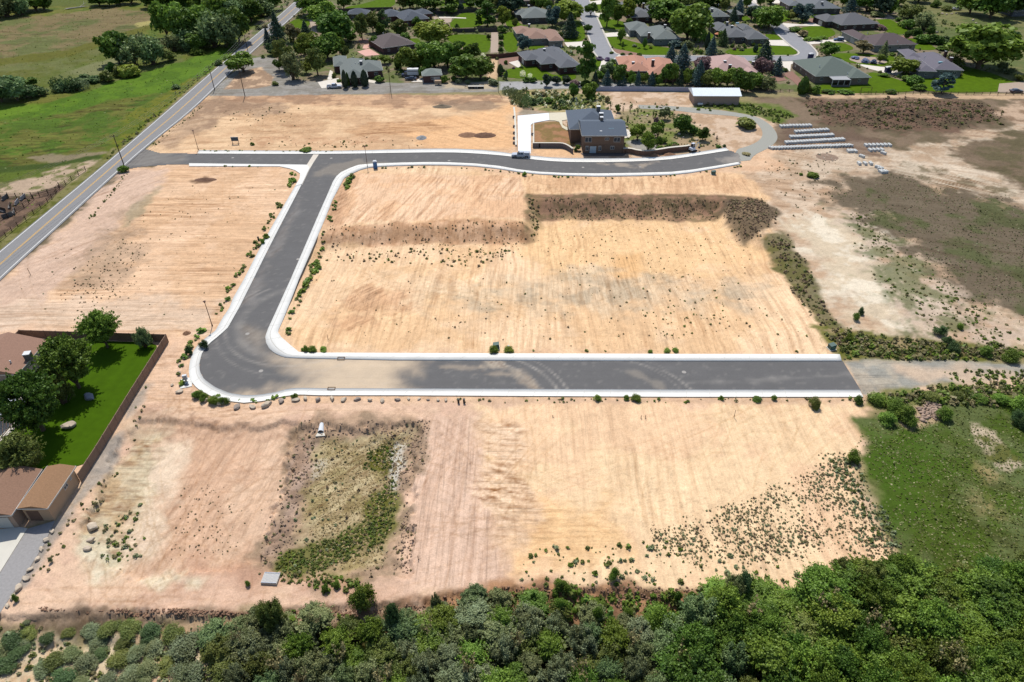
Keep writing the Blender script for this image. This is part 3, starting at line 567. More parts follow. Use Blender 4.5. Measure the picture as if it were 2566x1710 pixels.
C_OUT = [(2104,889),(1706,888.5),(988,886),(775,885),(750,884),(728,866),(704,845),(696,832),(712,795),(735,737),(749,700),(785,618),(815,548),(834,500),(850,470),(862,448),(880,437),(901,427),(925,420.5),(959,418),(1000,416),(1070,414.5),(1125,415),(1190,417.5),(1250,424),(1300,432),(1350,437.5),(1417,441),(1500,443),(1600,441.5),(1683,439),(1733,433.5),(1800,422),(1855,412.5)]
grid_sheet('street_asphalt', [(340,369),(400,384)] + N_IN + [(1850,385),(1856,409)] + C_IN[::-1][1:] + [(2154,979)] + E_IN[1:] + [(770,415),(471,412),(415,413),(350,418),(316,424),(300,400)], 0.0, 0.5, M_ASPH, DUST, ASP)
strip('sidewalk', N_OUT, N_IN, 0.13, M_CONC, 2, 1.0, 0.25, sm=1)
strip('sidewalk', E_OUT[:-5], E_IN[:-1], 0.13, M_CONC, 2, 1.0, 0.25, sm=0)
strip('sidewalk', C_OUT, C_IN, 0.13, M_CONC, 2, 1.0, 0.25, sm=0)
EXCL = []
def sheet(name, pts, z, m, thick=0.0, kind='structure', label=None, cat=None, px=True, smooth=0):
    P = PW(pts) if px else np.array(pts); EXCL.append(P)
    if smooth: 
        Q = np.concatenate([P, P[:1]]); P = smooth_pl(Q, smooth)[:-1]
    b = MB(); b.slab([tuple(p) for p in P], z - max(thick, 0.02), z)
    return tag(b.build(name, m), label, cat, kind=kind)
M_SEAM = mat('concrete_seam', C(206,202,192), 0.9, 0.1, 1.0)
for O_, I_, in ((N_OUT, N_IN), (E_OUT[:-5], E_IN[:-1]), (C_OUT, C_IN)):
    Po, Pi = PW(O_), PW(I_)
    if O_ is N_OUT: Po, Pi = smooth_pl(Po, 1), smooth_pl(Pi, 1)
    t_ = np.linspace(0, 1, 400); Po, Pi = resamp(Po, t_), resamp(Pi, t_)
    strip('concrete_seam', Po * 0.36 + Pi * 0.64, Po * 0.30 + Pi * 0.70, 0.135, M_SEAM, 1, 1.0, px=False, sm=0)
    sb = MB(); L_ = cum(Po)[1]; n_ = int(L_ / 4.5)
    for k in range(1, n_):
        j = int(k / n_ * 399); a_, b_ = Po[j], Pi[j]; d_ = (Po[min(j + 1, 399)] - Po[j - 1]); d_ = d_ / (np.linalg.norm(d_) + 1e-9) * 0.03
        sb.slab([tuple(a_ - d_), tuple(b_ - d_), tuple(b_ + d_), tuple(a_ + d_)], 0.1, 0.138)
    tag(sb.build('concrete_joints', M_SEAM), kind='structure')
sheet('sidewalk', [(474,410.5),(770,414),(776,422),(757,462),(740,467),(751,448),(752,436),(740,428),(725,423),(700,418),(474,417.5)], 0.127, M_CONC, 0.25)
sheet('sidewalk', [(776,422),(790,400),(786,405.5),(770,414)], 0.014, M_CONC2, 0.02)
sheet('gutter_pan', [(785,387.5),(799,387.5),(786,407),(776,424),(757,464),(752,448),(768,414.5)], 0.012, mat('worn_concrete', C(226,214,196), 0.9, 0.08, 1.0), 0.02)
EXS = [np.concatenate([PW(E_OUT), PW([(474,417),(400,416),(318,424),(340,369),(400,380)]), PW(N_OUT[1:]), PW(C_OUT[::-1])])]
# main road on the left
LW = [(-420,987),(-200,802),(0,632),(281,400),(522,190),(649,82),(700,40),(742,3),(790,-40),(850,-90)]
RW = [(-420,1100),(-200,890),(0,696),(146,564),(274,447),(370,362),(481,276),(583,174),(665,99),(721,53),(770,6),(816,-36),(872,-88)]
LWp, RWp = smooth_pl(PW(LW), 2), smooth_pl(PW(RW), 2)
def offs(P, d):
    T = np.gradient(P, axis=0); T /= np.linalg.norm(T, axis=1)[:, None]; return P + np.stack([T[:, 1], -T[:, 0]], -1) * d
tt = np.linspace(0, 1, 200)
A_, B_ = resamp(LWp, tt), resamp(RWp, tt)
def nearest_pair(A, Q):
    return np.array([Q[np.argmin(((Q - a) ** 2).sum(1))] for a in A])
Bd = resamp(RWp, np.linspace(0, 1, 3000)); B_ = nearest_pair(A_, Bd)
EXS.append(np.concatenate([resamp(LWp, np.linspace(0, 1, 40)), resamp(RWp, np.linspace(0, 1, 40))[::-1]]))
def side(A, B, s): return A * (1 - s) + B * s
W = np.linalg.norm(A_ - B_, axis=1)[:, None]; U = (B_ - A_) / W
strip('main_road', A_ - U * 0.5, B_ + U * 0.7, 0.07, M_ASPH, 26, 1.5, 0.2, zones=[], base=C(146,144,142), px=False, sm=0)
strip('road_line', A_ - U * 0.1, A_ + U * 0.12, 0.078, M_WHITE, 1, 3, px=False, sm=0)
strip('road_line', B_ - U * 0.12, B_ + U * 0.1, 0.078, M_WHITE, 1, 3, px=False, sm=0)
Cc = (A_ + B_) / 2
strip('road_line', Cc - U * 0.22, Cc - U * 0.07, 0.078, M_YEL, 1, 3, px=False, sm=0)
strip('road_line', Cc + U * 0.07, Cc + U * 0.22, 0.078, M_YEL, 1, 3, px=False, sm=0)
# suburb streets
M_ASP2 = mat('old_grey_asphalt', C(150,150,152), 0.9, 0.07, 0.4)
S1L = [(1420,-60),(1440,8),(1458,50),(1478,95),(1483,122),(1498,140),(1530,152)]
sheet('suburb_street', [(1420,-70),(1440,8),(1458,50),(1478,95),(1483,122),(1495,139),(1510,148),(1540,154),(2032,153),(2042,148),(2047,138),(2047,131),(2020,103),(1958,60),(1908,22),(1881,0),(1820,-50),(1790,-50),(1860,4),(1925,55),(1945,85),(1980,117),(2000,130),(2000,136),(1985,141),(1700,140.5),(1562,139.5),(1545,136),(1532,128),(1508,73),(1474,0),(1452,-60)], 0.02, M_ASP2, 0.1)
M_CURB = mat('cream_curb', C(214,206,190), 0.9, 0.06, 0.8)
def curb(pts, wd=0.45, z=0.10):
    P = smooth_pl(PW(pts), 1); strip('kerb', offs(P, -wd / 2), offs(P, wd / 2), z, M_CURB, 1, 2.5, 0.15, px=False, sm=0)
curb([(1476,0),(1509,73),(1533,127),(1546,136.5),(1563,139.3),(1600,139.6),(1990,140.5),(2001,136),(2002,130),(1981,116),(1946,84)], 0.9)
curb([(1452,48),(1457,52),(1477,95),(1482,122),(1494,140),(1502,146)], 0.9)
curb([(1882,0),(1909,22),(1959,60),(2021,103),(2048,131),(2048,140),(2040,149)], 0.9)
sheet('crosswalk_pan', [(1538,148),(1550,138),(1561,139.5),(1549,149)], 0.03, M_CONC2, 0.03)
# gravel loop
M_GRAV = mat('grey_gravel', C(166,164,152), 0.95, 0.10, 3.0, 0.3)
strip('gravel_road', [(1600,263),(1680,266),(1740,270),(1800,276),(1850,283),(1895,292),(1925,308),(1946,330),(1950,352),(1925,372),(1890,388),(1880,402)], [(1600,272),(1680,276),(1740,283),(1800,288),(1850,292),(1890,303),(1908,322),(1912,338),(1904,352),(1875,367),(1840,375),(1850,405)], -0.018, M_GRAV, 4, 2)
# ------------------------------------------------------------------ vegetation
LM = {}
def lm(name, a, b, k=2.4, **kw): LM[name] = leafmat('leaves_' + name, C(*a, k), C(*b, k), **kw); return LM[name]
lm('dark_green', (46,74,34), (76,108,44), 2.4); lm('green', (60,90,38), (94,128,56)); lm('bright_green', (72,102,40), (104,134,58), 1.8)
lm('yellow_green', (98,118,42), (134,146,58), 1.7); lm('olive', (72,94,50), (106,124,72), 1.8); lm('grey_green', (76,98,70), (116,134,104), 1.9)
lm('blue_green', (62,90,64), (98,126,94)); lm('blue_spruce', (54,74,68), (90,110,104), 1.6); lm('dark_spruce', (34,50,44), (60,80,64))
lm('purple', (84,66,66), (118,92,90)); lm('purple_grey', (96,84,104), (130,112,130)); lm('brownish', (104,96,66), (134,122,84)); lm('pale', (190,186,160), (214,206,180))
lm('teal', (56,86,58), (86,116,80), 1.7); lm('sage', (84,98,68), (122,132,98), 1.8); lm('weed', (100,96,62), (134,124,86), 1.9); lm('weed_dark', (102,86,66), (132,112,88), 1.9); lm('lavender', (92,100,124), (120,126,146)); lm('orange', (190,120,70), (210,150,90))
M_BARK = mat('grey_brown_bark', C(110,92,74), 0.95, 0.15, 3)
def quads(P, Nn, size, rng, asp=1.0):
    n = len(P); r = rng.normal(size=(n, 3)); a = np.cross(Nn, r); a /= np.linalg.norm(a, axis=1)[:, None] + 1e-9; b = np.cross(Nn, a)
    s = size * rng.uniform(0.6, 1.4, (n, 1)); a = a * s; b = b * s * asp
    V = np.stack([P - a - b, P + a - b * 0.6, P + a * 0.7 + b, P - a * 0.8 + b * 0.9], 1).reshape(-1, 3)
    return V, np.arange(4 * n).reshape(-1, 4)
def sph(n, rng):
    v = rng.normal(size=(n, 3)); return v / np.linalg.norm(v, axis=1)[:, None]
CROWNS = {}
def crown(kind, seed):
    """Unit crown: width 1, height 1 (foot of the tree at z=0)."""
    key = (kind, seed)
    if key in CROWNS: return CROWNS[key]
    rng = np.random.default_rng(seed * 31 + sum(map(ord, kind))); Ps = []; Ns = []; limbs = MB()
    big = kind.endswith('_fine'); k0 = kind.replace('_fine', '')
    def clumps(C_, rad, per, flat=0.8, up=0.25, fill=0.75):
        for c, r in zip(C_, rad):
            d = sph(per, rng); d[:, 2] = np.where((d[:, 2] < -0.35) & (rng.random(per) < 0.75), -d[:, 2], d[:, 2])
            rr = r * (rng.uniform(fill, 1.05, (per, 1)) + (np.abs(rng.normal(size=(per, 1))) * 0.22 if big else 0)); Ps.append(c + d * rr * np.array([1, 1, flat]))
            nn = d * 0.65 + rng.normal(size=(per, 3)) * (0.85 if big else 0.6) + np.array([0, 0, up]); Ns.append(nn)
    if k0 in ('round', 'oak', 'loose'):
        nc = {'round': 30, 'oak': 46, 'loose': 24}[k0] + (26 if big else 0)
        cs = sph(nc, rng) * rng.uniform(0.45, 0.98, (nc, 1)); base = 0.10 if k0 != 'loose' else 0.16
        mid = (1 + base) / 2; hz = (1 - base) / 2
        cc = cs * np.array([0.36, 0.36, hz * 0.82]) + np.array([0, 0, mid]); cc[:, :2] += rng.normal(size=2) * 0.02
        rad = rng.uniform(0.11, 0.21, nc) * (1.0 if k0 != 'loose' else 0.85) * (0.55 if big else 1)
        clumps(cc, rad, (420 if big else 130) if k0 != 'oak' else (340 if big else 100), 0.75, fill=0.4 if big else 0.75)
        sz = 0.0125 if big else 0.030
        if big:                                                 # sprigs that break the outline
            for d in sph(110, rng):
                d[2] = abs(d[2]) * 0.9 + 0.05; L_ = rng.uniform(0.82, 1.22); ss = rng.uniform(0.6, 1, (26, 1)) * L_
                Pq = np.array([0, 0, mid - 0.05]) + d * np.array([0.46, 0.46, hz * 0.95]) * ss + rng.normal(size=(26, 3)) * 0.012; Ps.append(Pq); Ns.append(rng.normal(size=(26, 3)) + d * 0.4)
        limbs.tube((0, 0, -0.03), (0.01, 0, base + 0.1), 0.035, 0.024, 7)
        for c in cc[:9]: limbs.tube((0.005, 0, base * rng.uniform(0.7, 1.1)), tuple(c), 0.016, 0.005, 5)
    elif k0 == 'spruce':
        n = 5200 if big else 2600; z = 1 - rng.random(n) ** 0.62 * 0.95; L = 14
        zz = np.floor(z * L) / L; fr = z * L - np.floor(z * L)
        r = (1 - z) ** 0.85 * 0.5 * (0.72 + 0.34 * (1 - fr)) * rng.uniform(0.45, 1.05, n) ; t = rng.random(n) * 2 * np.pi
        lob = 1 + 0.16 * np.sin(t * 7 + zz * 40)
        P = np.stack([np.cos(t) * r * lob, np.sin(t) * r * lob, z], -1); Ps.append(P)
        Ns.append(np.stack([np.cos(t) * 0.6, np.sin(t) * 0.6, np.full(n, 0.7)], -1) + rng.normal(size=(n, 3)) * 0.4); sz = 0.020
        limbs.tube((0, 0, -0.02), (0, 0, 0.9), 0.03, 0.005, 6)
    elif k0 == 'pine':
        nc = 34; z = rng.uniform(0.16, 0.95, nc); rr = 0.36 * np.sin(np.clip((1.06 - z) / 0.95, 0, 1) * np.pi * 0.62) * rng.uniform(0.4, 1, nc); t = rng.random(nc) * 6.28
        cc = np.stack([np.cos(t) * rr, np.sin(t) * rr, z], -1); clumps(cc, rng.uniform(0.07, 0.15, nc), 90, 0.55, 0.4); sz = 0.026
        limbs.tube((0, 0, -0.02), (0, 0, 0.85), 0.03, 0.01, 6)
        for c in cc[:14]: limbs.tube((0, 0, c[2] - 0.06), tuple(c), 0.009, 0.003, 4)
    elif k0 == 'column':
        n = 1500; d = sph(n, rng); rr = rng.uniform(0.82, 1.03, (n, 1)); P = d * rr * np.array([0.5, 0.5, 0.5]) + np.array([0, 0, 0.5])
        P[:, :2] *= (1.25 - 0.55 * P[:, 2:3]); Ps.append(P); Ns.append(d * 0.9 + rng.normal(size=(n, 3)) * 0.4); sz = 0.05
        limbs.tube((0, 0, -0.02), (0, 0, 0.5), 0.06, 0.03, 5)
    elif k0 == 'willow':                                       # loose feathery multi-stemmed tree
        nc = 90 if big else 26; cs = sph(nc, rng); cs[:, 2] = np.abs(cs[:, 2]) * 1.1 - 0.15; cs *= rng.uniform(0.35, 1.05, (nc, 1))
        cc = cs * np.array([0.38, 0.38, 0.52]) + np.array([0, 0, 0.32]); per = 200 if big else 110
        for c in cc:
            d = sph(per, rng); r = rng.uniform(0.02, 0.10 if big else 0.16, (per, 1)); P = c + d * r * np.array([0.8, 0.8, 1.5]) * rng.uniform(0.6, 1.5) ; Ps.append(P); Ns.append(d * 0.5 + rng.normal(size=(per, 3)) * 0.8)
            limbs.tube((rng.normal() * 0.03, rng.normal() * 0.03, -0.02), tuple(c), 0.013, 0.003, 4)
        sz = 0.011 if big else 0.026
    elif k0 == 'shrub':
        nc = 14; cs = sph(nc, rng); cs[:, 2] = np.abs(cs[:, 2]); cc = cs * np.array([0.3, 0.3, 0.48]) * rng.uniform(0.6, 1.05, (nc, 1)) + np.array([0, 0, 0.12])
        clumps(cc, rng.uniform(0.13, 0.23, nc), 420 if big else 100, 0.95, 0.5, 0.45 if big else 0.7); sz = 0.016 if big else 0.042
        for c in cc[:6]: limbs.tube((0, 0, -0.05), tuple(c), 0.014, 0.004, 4)
    elif k0 == 'tuft':
        nc = 7; cs = sph(nc, rng); cs[:, 2] = np.abs(cs[:, 2]); cc = cs * np.array([0.28, 0.28, 0.4]) + np.array([0, 0, 0.1])
        clumps(cc, rng.uniform(0.15, 0.26, nc), 12, 1.0, 0.4, 0.3); sz = 0.11
    elif k0 == 'reed':
        n = 500; t = rng.random(n) * 6.28; r = np.sqrt(rng.random(n)) * 0.42; P = np.stack([np.cos(t) * r, np.sin(t) * r, rng.uniform(0.05, 1, n) * (1 - r * 0.9)], -1)
        Ps.append(P); nn = rng.normal(size=(n, 3)); nn[:, 2] *= 0.2; Ns.append(nn); sz = 0.03
    elif k0 == 'bare':                                          # sparse upright sapling
        for i in range(9):
            t = rng.random() * 6.28; c = np.array([math.cos(t) * rng.uniform(.1, .4), math.sin(t) * rng.uniform(.1, .4), rng.uniform(.5, 1)])
            limbs.tube((0, 0, -0.02), tuple(c), 0.016, 0.004, 4); n = 46
            s = rng.uniform(0.25, 1.0, (n, 1)); Ps.append(c * s + rng.normal(size=(n, 3)) * 0.045); Ns.append(rng.normal(size=(n, 3)))
        sz = 0.024
    P = np.concatenate(Ps); Nn = np.concatenate(Ns); Nn = Nn / (np.linalg.norm(Nn, axis=1)[:, None] + 1e-9)
    V, F = quads(P, Nn, sz, rng); me = mesh_np('crown', V, F)
    tm = limbs.mesh('trunk') if limbs.v else None
    if tm: tm.materials.append(M_BARK)
    CROWNS[key] = (me, tm); return CROWNS[key]
CM = {}
def crown_mesh(kind, seed, leaf):
    k = (kind, seed, leaf)
    if k not in CM:
        me = crown(kind, seed)[0].copy(); me.materials.append(LM[leaf]); CM[k] = me
    return CM[k]
TREES = []                                  # (root, x, y, adjective phrase) for labels, filled by plant()
NAME = {'round': 'broadleaf_tree', 'oak': 'broadleaf_tree', 'loose': 'broadleaf_tree', 'spruce': 'spruce_tree', 'pine': 'pine_tree', 'column': 'cypress_tree',
        'willow': 'willow_tree', 'shrub': 'shrub', 'tuft': 'weed', 'reed': 'tall_grass', 'bare': 'sapling'}
CATS = {'broadleaf_tree': 'tree', 'spruce_tree': 'tree', 'pine_tree': 'tree', 'cypress_tree': 'tree', 'willow_tree': 'tree', 'shrub': 'shrub', 'weed': 'weed', 'tall_grass': 'grass clump', 'sapling': 'sapling'}
rt = random.Random(11)
def plant_at(kind, x, y, h, wdt, leaf, group, z=None, parts=True, desc=None):
    k0 = kind.replace('_fine', ''); seed = rt.randrange(4); me = crown_mesh(kind, seed, leaf); tm = crown(kind, seed)[1]
    nm = NAME[k0]; z = gz(x, y) if z is None else z
    if tm is None or not parts:
        root = link(nm, me, None, None, (x, y, z))
    else:
        root = bpy.data.objects.new(nm, None); COL.objects.link(root); root.location = (x, y, z); root.empty_display_size = 0.2
        link('crown', me, None, root); link('trunk', tm, None, root)
    root.rotation_euler = (0, 0, rt.uniform(0, 6.28)); f = rt.uniform(0.93, 1.07); root.scale = (wdt * f, wdt / f, h)
    tag(root, None, CATS[nm], group); TREES.append((root, x, y, h, k0, leaf, group, desc)); return root
def plant(kind, cx, base, top, wpx, leaf, group, desc=None, parts=True):
    p = G(cx, base); h = max(0.25, topz(p, top) - p.z) * (1.12 if group in (GN, GF) else 1.0); wdt = wpx * mpp(p.x, p.y) * (1.45 if group in (GN, GF) else 1.22 if group in (GS, GH) else 1.1)
    return plant_at(kind, p.x, p.y, h, wdt, leaf, group, p.z, parts, desc)
GN, GS = 'trees and shrubs of the neighbourhood gardens', 'shrubs of the neighbourhood gardens'
GF = 'trees and thickets of the west meadow'; GH = 'garden plants around the two-storey house'
# kind codes: O oak, R round, L loose, S spruce, P pine, Y column, W willow, B shrub, E reed, A bare sapling
KC = {'O': 'oak', 'R': 'round', 'L': 'loose', 'S': 'spruce', 'P': 'pine', 'Y': 'column', 'W': 'willow', 'B': 'shrub', 'E': 'reed', 'A': 'bare'}
LC = {'dg': 'dark_green', 'g': 'green', 'bg': 'bright_green', 'yg': 'yellow_green', 'ol': 'olive', 'gg': 'grey_green', 'bl': 'blue_green', 'bs': 'blue_spruce', 'ds': 'dark_spruce', 'pu': 'purple', 'pg': 'purple_grey', 'br': 'brownish', 'pa': 'pale', 'te': 'teal', 'sa': 'sage', 'la': 'lavender', 'or': 'orange', 'we': 'weed'}
TL = """S 701 120 37 42 ds;S 674 118 74 22 bs;R 684 139 110 27 te;B 659 146 136 10 dg;B 688 144 134 11 dg;L 737 106 66 32 br;S 769 101 56 30 ds;L 715 180 103 40 ol;W 735 200 132 46 gg;O 775 150 88 44 yg
R 768 184 155 28 yg;L 797 190 123 42 ol;O 822 148 88 60 dg;L 858 140 98 18 bg;O 780 40 -22 62 g;O 812 68 8 62 g;O 845 106 34 84 dg;L 908 100 42 28 ol;L 935 82 40 30 ol;P 962 80 30 34 te;L 1003 92 52 36 ol;L 862 25 -12 28 dg
Y 866 221 181 9 ds;Y 873 216 186 6 dg;Y 890 219 183 11 ds;Y 915 217 180 13 ds;B 951 206 185 25 dg;B 838 195 179 12 ol;B 905 155 139 16 dg;B 920 155 139 16 dg;B 938 155 140 16 dg;R 964 160 138 24 bg;Y 998 172 142 12 dg
O 1084 112 58 72 yg;O 1030 178 122 54 bg;O 1088 172 110 62 g;O 1122 168 112 50 g;L 1152 168 108 45 dg;R 1188 146 111 27 dg;O 1168 200 146 58 g;O 1205 199 150 48 g;B 1211 154 128 18 pa;B 1150 209 193 19 sa;B 1172 210 197 18 sa;B 1235 214 190 26 sa
B 1114 208 184 18 bg;S 1095 200 183 7 ds;P 1222 68 12 50 dg;P 1200 66 44 19 dg;R 1260 66 22 28 yg;B 1258 82 58 24 dg;B 1145 72 56 12 dg;B 1121 73 56 14 dg;S 1102 62 48 16 ds;R 1027 22 -16 36 dg;R 1065 30 -16 52 dg;P 1118 32 -16 62 dg
Y 1155 31 10 12 ds;O 1216 26 -16 58 dg;O 1280 38 -20 62 ds;B 1256 98 80 16 dg;B 1256 115 97 15 dg;B 1255 132 112 15 dg;R 1311 128 94 28 bs;Y 1254 189 164 11 te;B 1268 161 147 11 dg;B 1262 180 171 8 ds;B 1287 173 166 8 pu;B 1307 171 163 11 dg;B 1349 160 153 9 yg
B 1318 206 190 18 dg;B 1336 207 190 19 dg;E 1310 192 174 15 pa;E 1328 195 182 11 pa;R 1369 218 190 19 ds;R 1394 211 193 18 ds;R 1420 211 192 18 ds;P 1466 208 116 52 dg;B 1440 216 195 28 pu;B 1468 217 196 30 dg;S 1428 94 36 40 ds;R 1384 68 18 34 bs;O 1428 58 8 58 yg
S 1400 24 -12 24 ds;S 1415 22 2 22 bs;L 1520 68 -6 38 g;L 1548 62 18 28 bg;L 1574 56 4 30 yg;B 1492 27 13 13 dg;O 1672 62 3 76 g;O 1722 100 16 78 g;R 1555 110 73 17 bg;R 1614 122 97 9 dg;B 1693 119 93 34 bs;B 1721 122 93 31 gg
S 1680 153 116 27 bs;S 1708 173 115 42 bs;B 1502 151 139 18 pg;B 1522 153 140 15 pg;B 1535 159 145 17 dg;B 1549 153 144 17 pg;S 1490 213 180 18 ds;S 1520 213 178 24 bs;L 1522 198 160 32 bl;R 1552 212 165 29 dg;S 1558 214 178 20 bs;R 1580 214 182 16 g;S 1597 213 179 18 bs;R 1614 213 184 16 g
S 1632 213 182 22 bs;R 1650 214 190 16 dg;L 1667 213 164 28 dg;L 1685 213 165 24 g;S 1703 213 176 19 ds;R 1722 213 175 20 bg;R 1757 190 146 37 pu;S 1748 213 156 36 bs;R 1437 248 211 20 dg;R 1478 248 209 30 bg;O 1770 217 180 32 ol;O 1790 218 176 32 g;O 1823 217 175 30 g
O 1852 229 176 34 dg;R 1870 232 190 28 dg;O 1885 222 186 31 g;W 1921 226 190 38 gg;O 1905 192 150 35 pu;R 1926 185 153 21 pu;S 1945 188 146 28 bs;S 1912 160 106 42 ds;B 1966 179 168 17 dg;Y 1892 131 113 8 ds;S 1782 138 94 27 bs;Y 1770 124 86 9 ds;B 1743 133 120 13 yg;B 1756 133 121 14 yg;B 1806 138 122 21 gg
S 1810 115 76 26 te;B 1835 119 108 13 dg;B 1850 121 110 13 gg;B 1865 121 108 11 dg;B 1840 126 117 10 pu;B 1858 127 118 14 sa;B 1888 114 105 14 yg;B 1902 116 107 12 yg;R 1882 52 16 30 ds;O 1904 66 24 42 dg;O 1926 74 17 52 g;S 1850 38 -2 26 bs;S 1836 54 20 22 ds
R 1981 50 28 24 ol;R 2010 54 12 38 bs;B 1990 32 8 14 g;B 1994 80 63 34 dg;B 2012 92 68 25 br;B 2025 102 90 26 g;B 2045 102 90 26 g;B 2062 98 87 24 g;R 2071 142 110 34 g;B 2075 148 135 22 gg;Y 2009 236 198 18 dg;B 2024 233 203 17 ol;B 2043 236 205 26 g
B 2076 233 222 34 dg;B 2120 234 223 36 dg;B 2233 234 222 32 dg;B 2302 226 206 32 dg;P 2358 235 188 50 bs;O 2262 186 150 54 yg;B 2288 212 180 42 dg;B 2271 204 184 30 dg;B 2215 192 181 26 g;L 2162 134 104 38 br;S 2209 148 106 24 gg;B 2143 148 138 20 la;B 2167 157 143 20 la;B 2188 160 145 18 la
R 2204 158 137 15 bg;B 2252 152 132 24 gg;B 2236 140 129 16 dg;B 2198 42 24 38 gg;R 2170 30 -16 42 dg;R 2205 38 -16 46 ds;R 2228 38 -6 22 g;S 2128 34 -10 30 bs;B 2206 74 59 28 pu;B 2249 54 41 15 dg;W 2280 46 8 46 ol;B 2275 72 38 36 dg;B 2258 66 50 20 g;W 2310 76 32 42 gg;B 2285 88 70 22 dg
B 2312 108 78 40 dg;B 2340 110 80 38 dg;B 2368 108 86 30 te;B 2360 126 112 26 g;O 2449 172 74 118 bg;B 2343 18 -6 26 dg;B 2371 27 9 28 ol;O 2430 34 -25 58 bg;O 2480 46 -28 70 dg;O 2535 40 -34 60 dg;R 2531 110 80 29 te;W 2510 175 155 22 gg;W 2530 185 170 24 gg;W 2550 202 185 24 ol
W 2388 168 140 40 ol;B 2395 188 172 26 ol;B 1268 200 170 10 te;R 700 176 150 22 dg;B 690 214 200 18 ol;B 850 206 196 14 dg;R 880 104 78 26 dg;R 942 118 92 22 dg;B 980 106 92 20 ol;B 1008 150 132 18 g;R 1046 66 44 20 dg;R 1136 150 126 20 g;R 1060 196 170 18 dg;B 1140 204 186 20 dg
R 1480 40 8 24 dg;R 1345 22 -10 24 dg;B 1420 74 60 18 g;R 1600 22 -14 40 dg;R 1650 16 -18 40 dg;R 1700 12 -18 44 dg;O 1760 18 -16 50 dg;O 1800 14 -18 50 dg;R 2060 12 -18 30 dg;R 2150 14 -18 30 dg;R 1930 10 -14 24 dg;R 2250 16 -14 34 ol;O 2300 6 -24 46 dg;O 2390 4 -24 46 dg;R 1180 20 -12 30 dg
B 2050 146 138 12 sa;B 1590 118 108 14 sa;B 1600 122 116 10 g;B 1630 122 112 10 bg;B 1532 135 127 12 dg;B 1560 138 130 14 dg;B 1580 139 131 12 dg;B 1602 140 130 12 dg;B 1450 122 112 12 dg;B 1468 100 92 9 dg"""
for row in TL.replace('\n', ';').split(';'):
    k, cx, b, t, wd, lf = row.split(); plant(KC[k], float(cx), float(b), float(t), float(wd), LC[lf], GN if k not in 'BE' else GS)
GF = 'trees and thickets of the west meadow'
rx_ = random.Random(21)
for cx, b, lo, hi in [(1010,24,10,16),(1045,20,8,14),(1085,22,10,16),(1140,16,9,14),(1240,20,9,14),(1265,30,9,14),(1355,26,8,12),(1372,30,8,12),(1445,36,6,9),(1540,30,7,11),(1560,36,7,11),(1640,28,8,12),(1655,34,8,12),(1745,32,8,12),(1725,26,8,12),(1815,28,8,12),(1870,20,8,12),(1905,16,7,10),(2110,18,8,13),(2140,20,9,14),(2190,26,9,14),(2220,30,9,13),(1470,84,5,7),(1405,98,4,6),(1260,66,6,9),(1245,40,8,12),(1575,70,6,8),(1740,104,7,10),(1752,86,7,10),(1760,110,6,8),(1560,122,3,4),(1810,102,4,6),(1944,70,7,9),(2270,100,5,7),(2296,96,5,7),(2330,90,5,8),(1150,186,6,9),(1070,180,6,9),(1045,176,5,8),(1140,160,6,9),(1180,180,6,8),(865,150,6,9),(840,112,7,10),(870,86,7,10),(955,88,6,9),(720,150,7,10),(705,100,8,12),(755,140,6,9),(1000,92,5,7),(1016,110,5,8),(1074,92,6,9),(1290,70,4,6),(1225,100,3,5),(1540,205,4,6),(1570,206,4,6),(1606,206,4,6),(1642,207,4,6),(1676,206,5,7),(1712,206,5,7),(1738,206,6,8),(1780,212,5,7),(1806,214,5,7),(1838,214,6,8),(1862,216,6,8),(1898,214,5,7),(1500,206,4,6)]:
    p = G(cx, b); h = rx_.uniform(lo, hi) * 0.8; plant_at(rx_.choice(['oak', 'round', 'oak', 'pine']), p.x, p.y, h, h * rx_.uniform(0.75, 1.1), rx_.choice(['dark_green', 'green', 'green', 'olive', 'dark_green']), GN, p.z)
TF = """O 300 160 84 64 dg;W 340 164 86 62 bl;W 385 162 95 58 bl;W 355 130 80 50 gg;R 427 152 127 32 ol;B 272 205 172 31 ol;B 280 178 153 22 dg;B 300 190 158 24 ol;B 328 191 154 44 yg;E 146 229 194 24 te;E 166 228 192 24 bl;E 188 227 192 26 te;E 210 224 202 28 sa;B 158 229 196 34 bl;B 190 227 196 34 te;B 215 206 184 32 bl;B 240 206 186 28 te
O 5 255 196 62 bl;O 45 252 198 52 bl;B 80 244 205 46 te;B 105 239 212 30 te;R 80 215 197 26 dg;R 25 240 200 40 dg;W 20 42 -15 74 gg;W 55 38 -10 54 bl;R 92 28 -18 60 g;R 112 26 -10 34 dg;O -10 30 -20 60 dg;R 250 14 -12 36 dg;R 275 15 -12 32 dg;R 300 12 -14 42 dg;R 330 11 -14 32 dg;O 420 95 12 46 g;O 450 102 14 56 g;O 480 112 28 56 dg;W 470 126 74 44 bl;W 440 128 88 42 gg
O 505 105 18 52 g;O 385 20 -18 44 dg;O 420 24 -20 50 g;W 540 118 34 76 bl;W 575 119 40 60 bl;O 600 106 24 54 dg;O 560 60 -8 56 g;O 600 60 2 54 bl;O 630 56 2 52 dg;W 652 42 -12 54 bl;O 620 20 -30 56 dg;O 660 12 -30 52 dg;O 685 26 -22 34 dg;O 520 30 -20 60 g;O 470 30 -20 56 dg;O 570 10 -30 60 dg;R 611 181 136 58 bg;B 550 164 146 18 dg
B 496 136 118 30 bg;R 510 118 96 30 dg;B 585 118 100 24 dg;O 500 128 86 40 dg;W 400 130 100 40 gg;B 442 222 210 20 te;B 665 70 58 16 br;B 648 74 62 14 ol"""
for row in TF.replace('\n', ';').split(';'):
    k, cx, b, t, wd, lf = row.split(); plant(KC[k], float(cx), float(b), float(t), float(wd), LC[lf], GF)
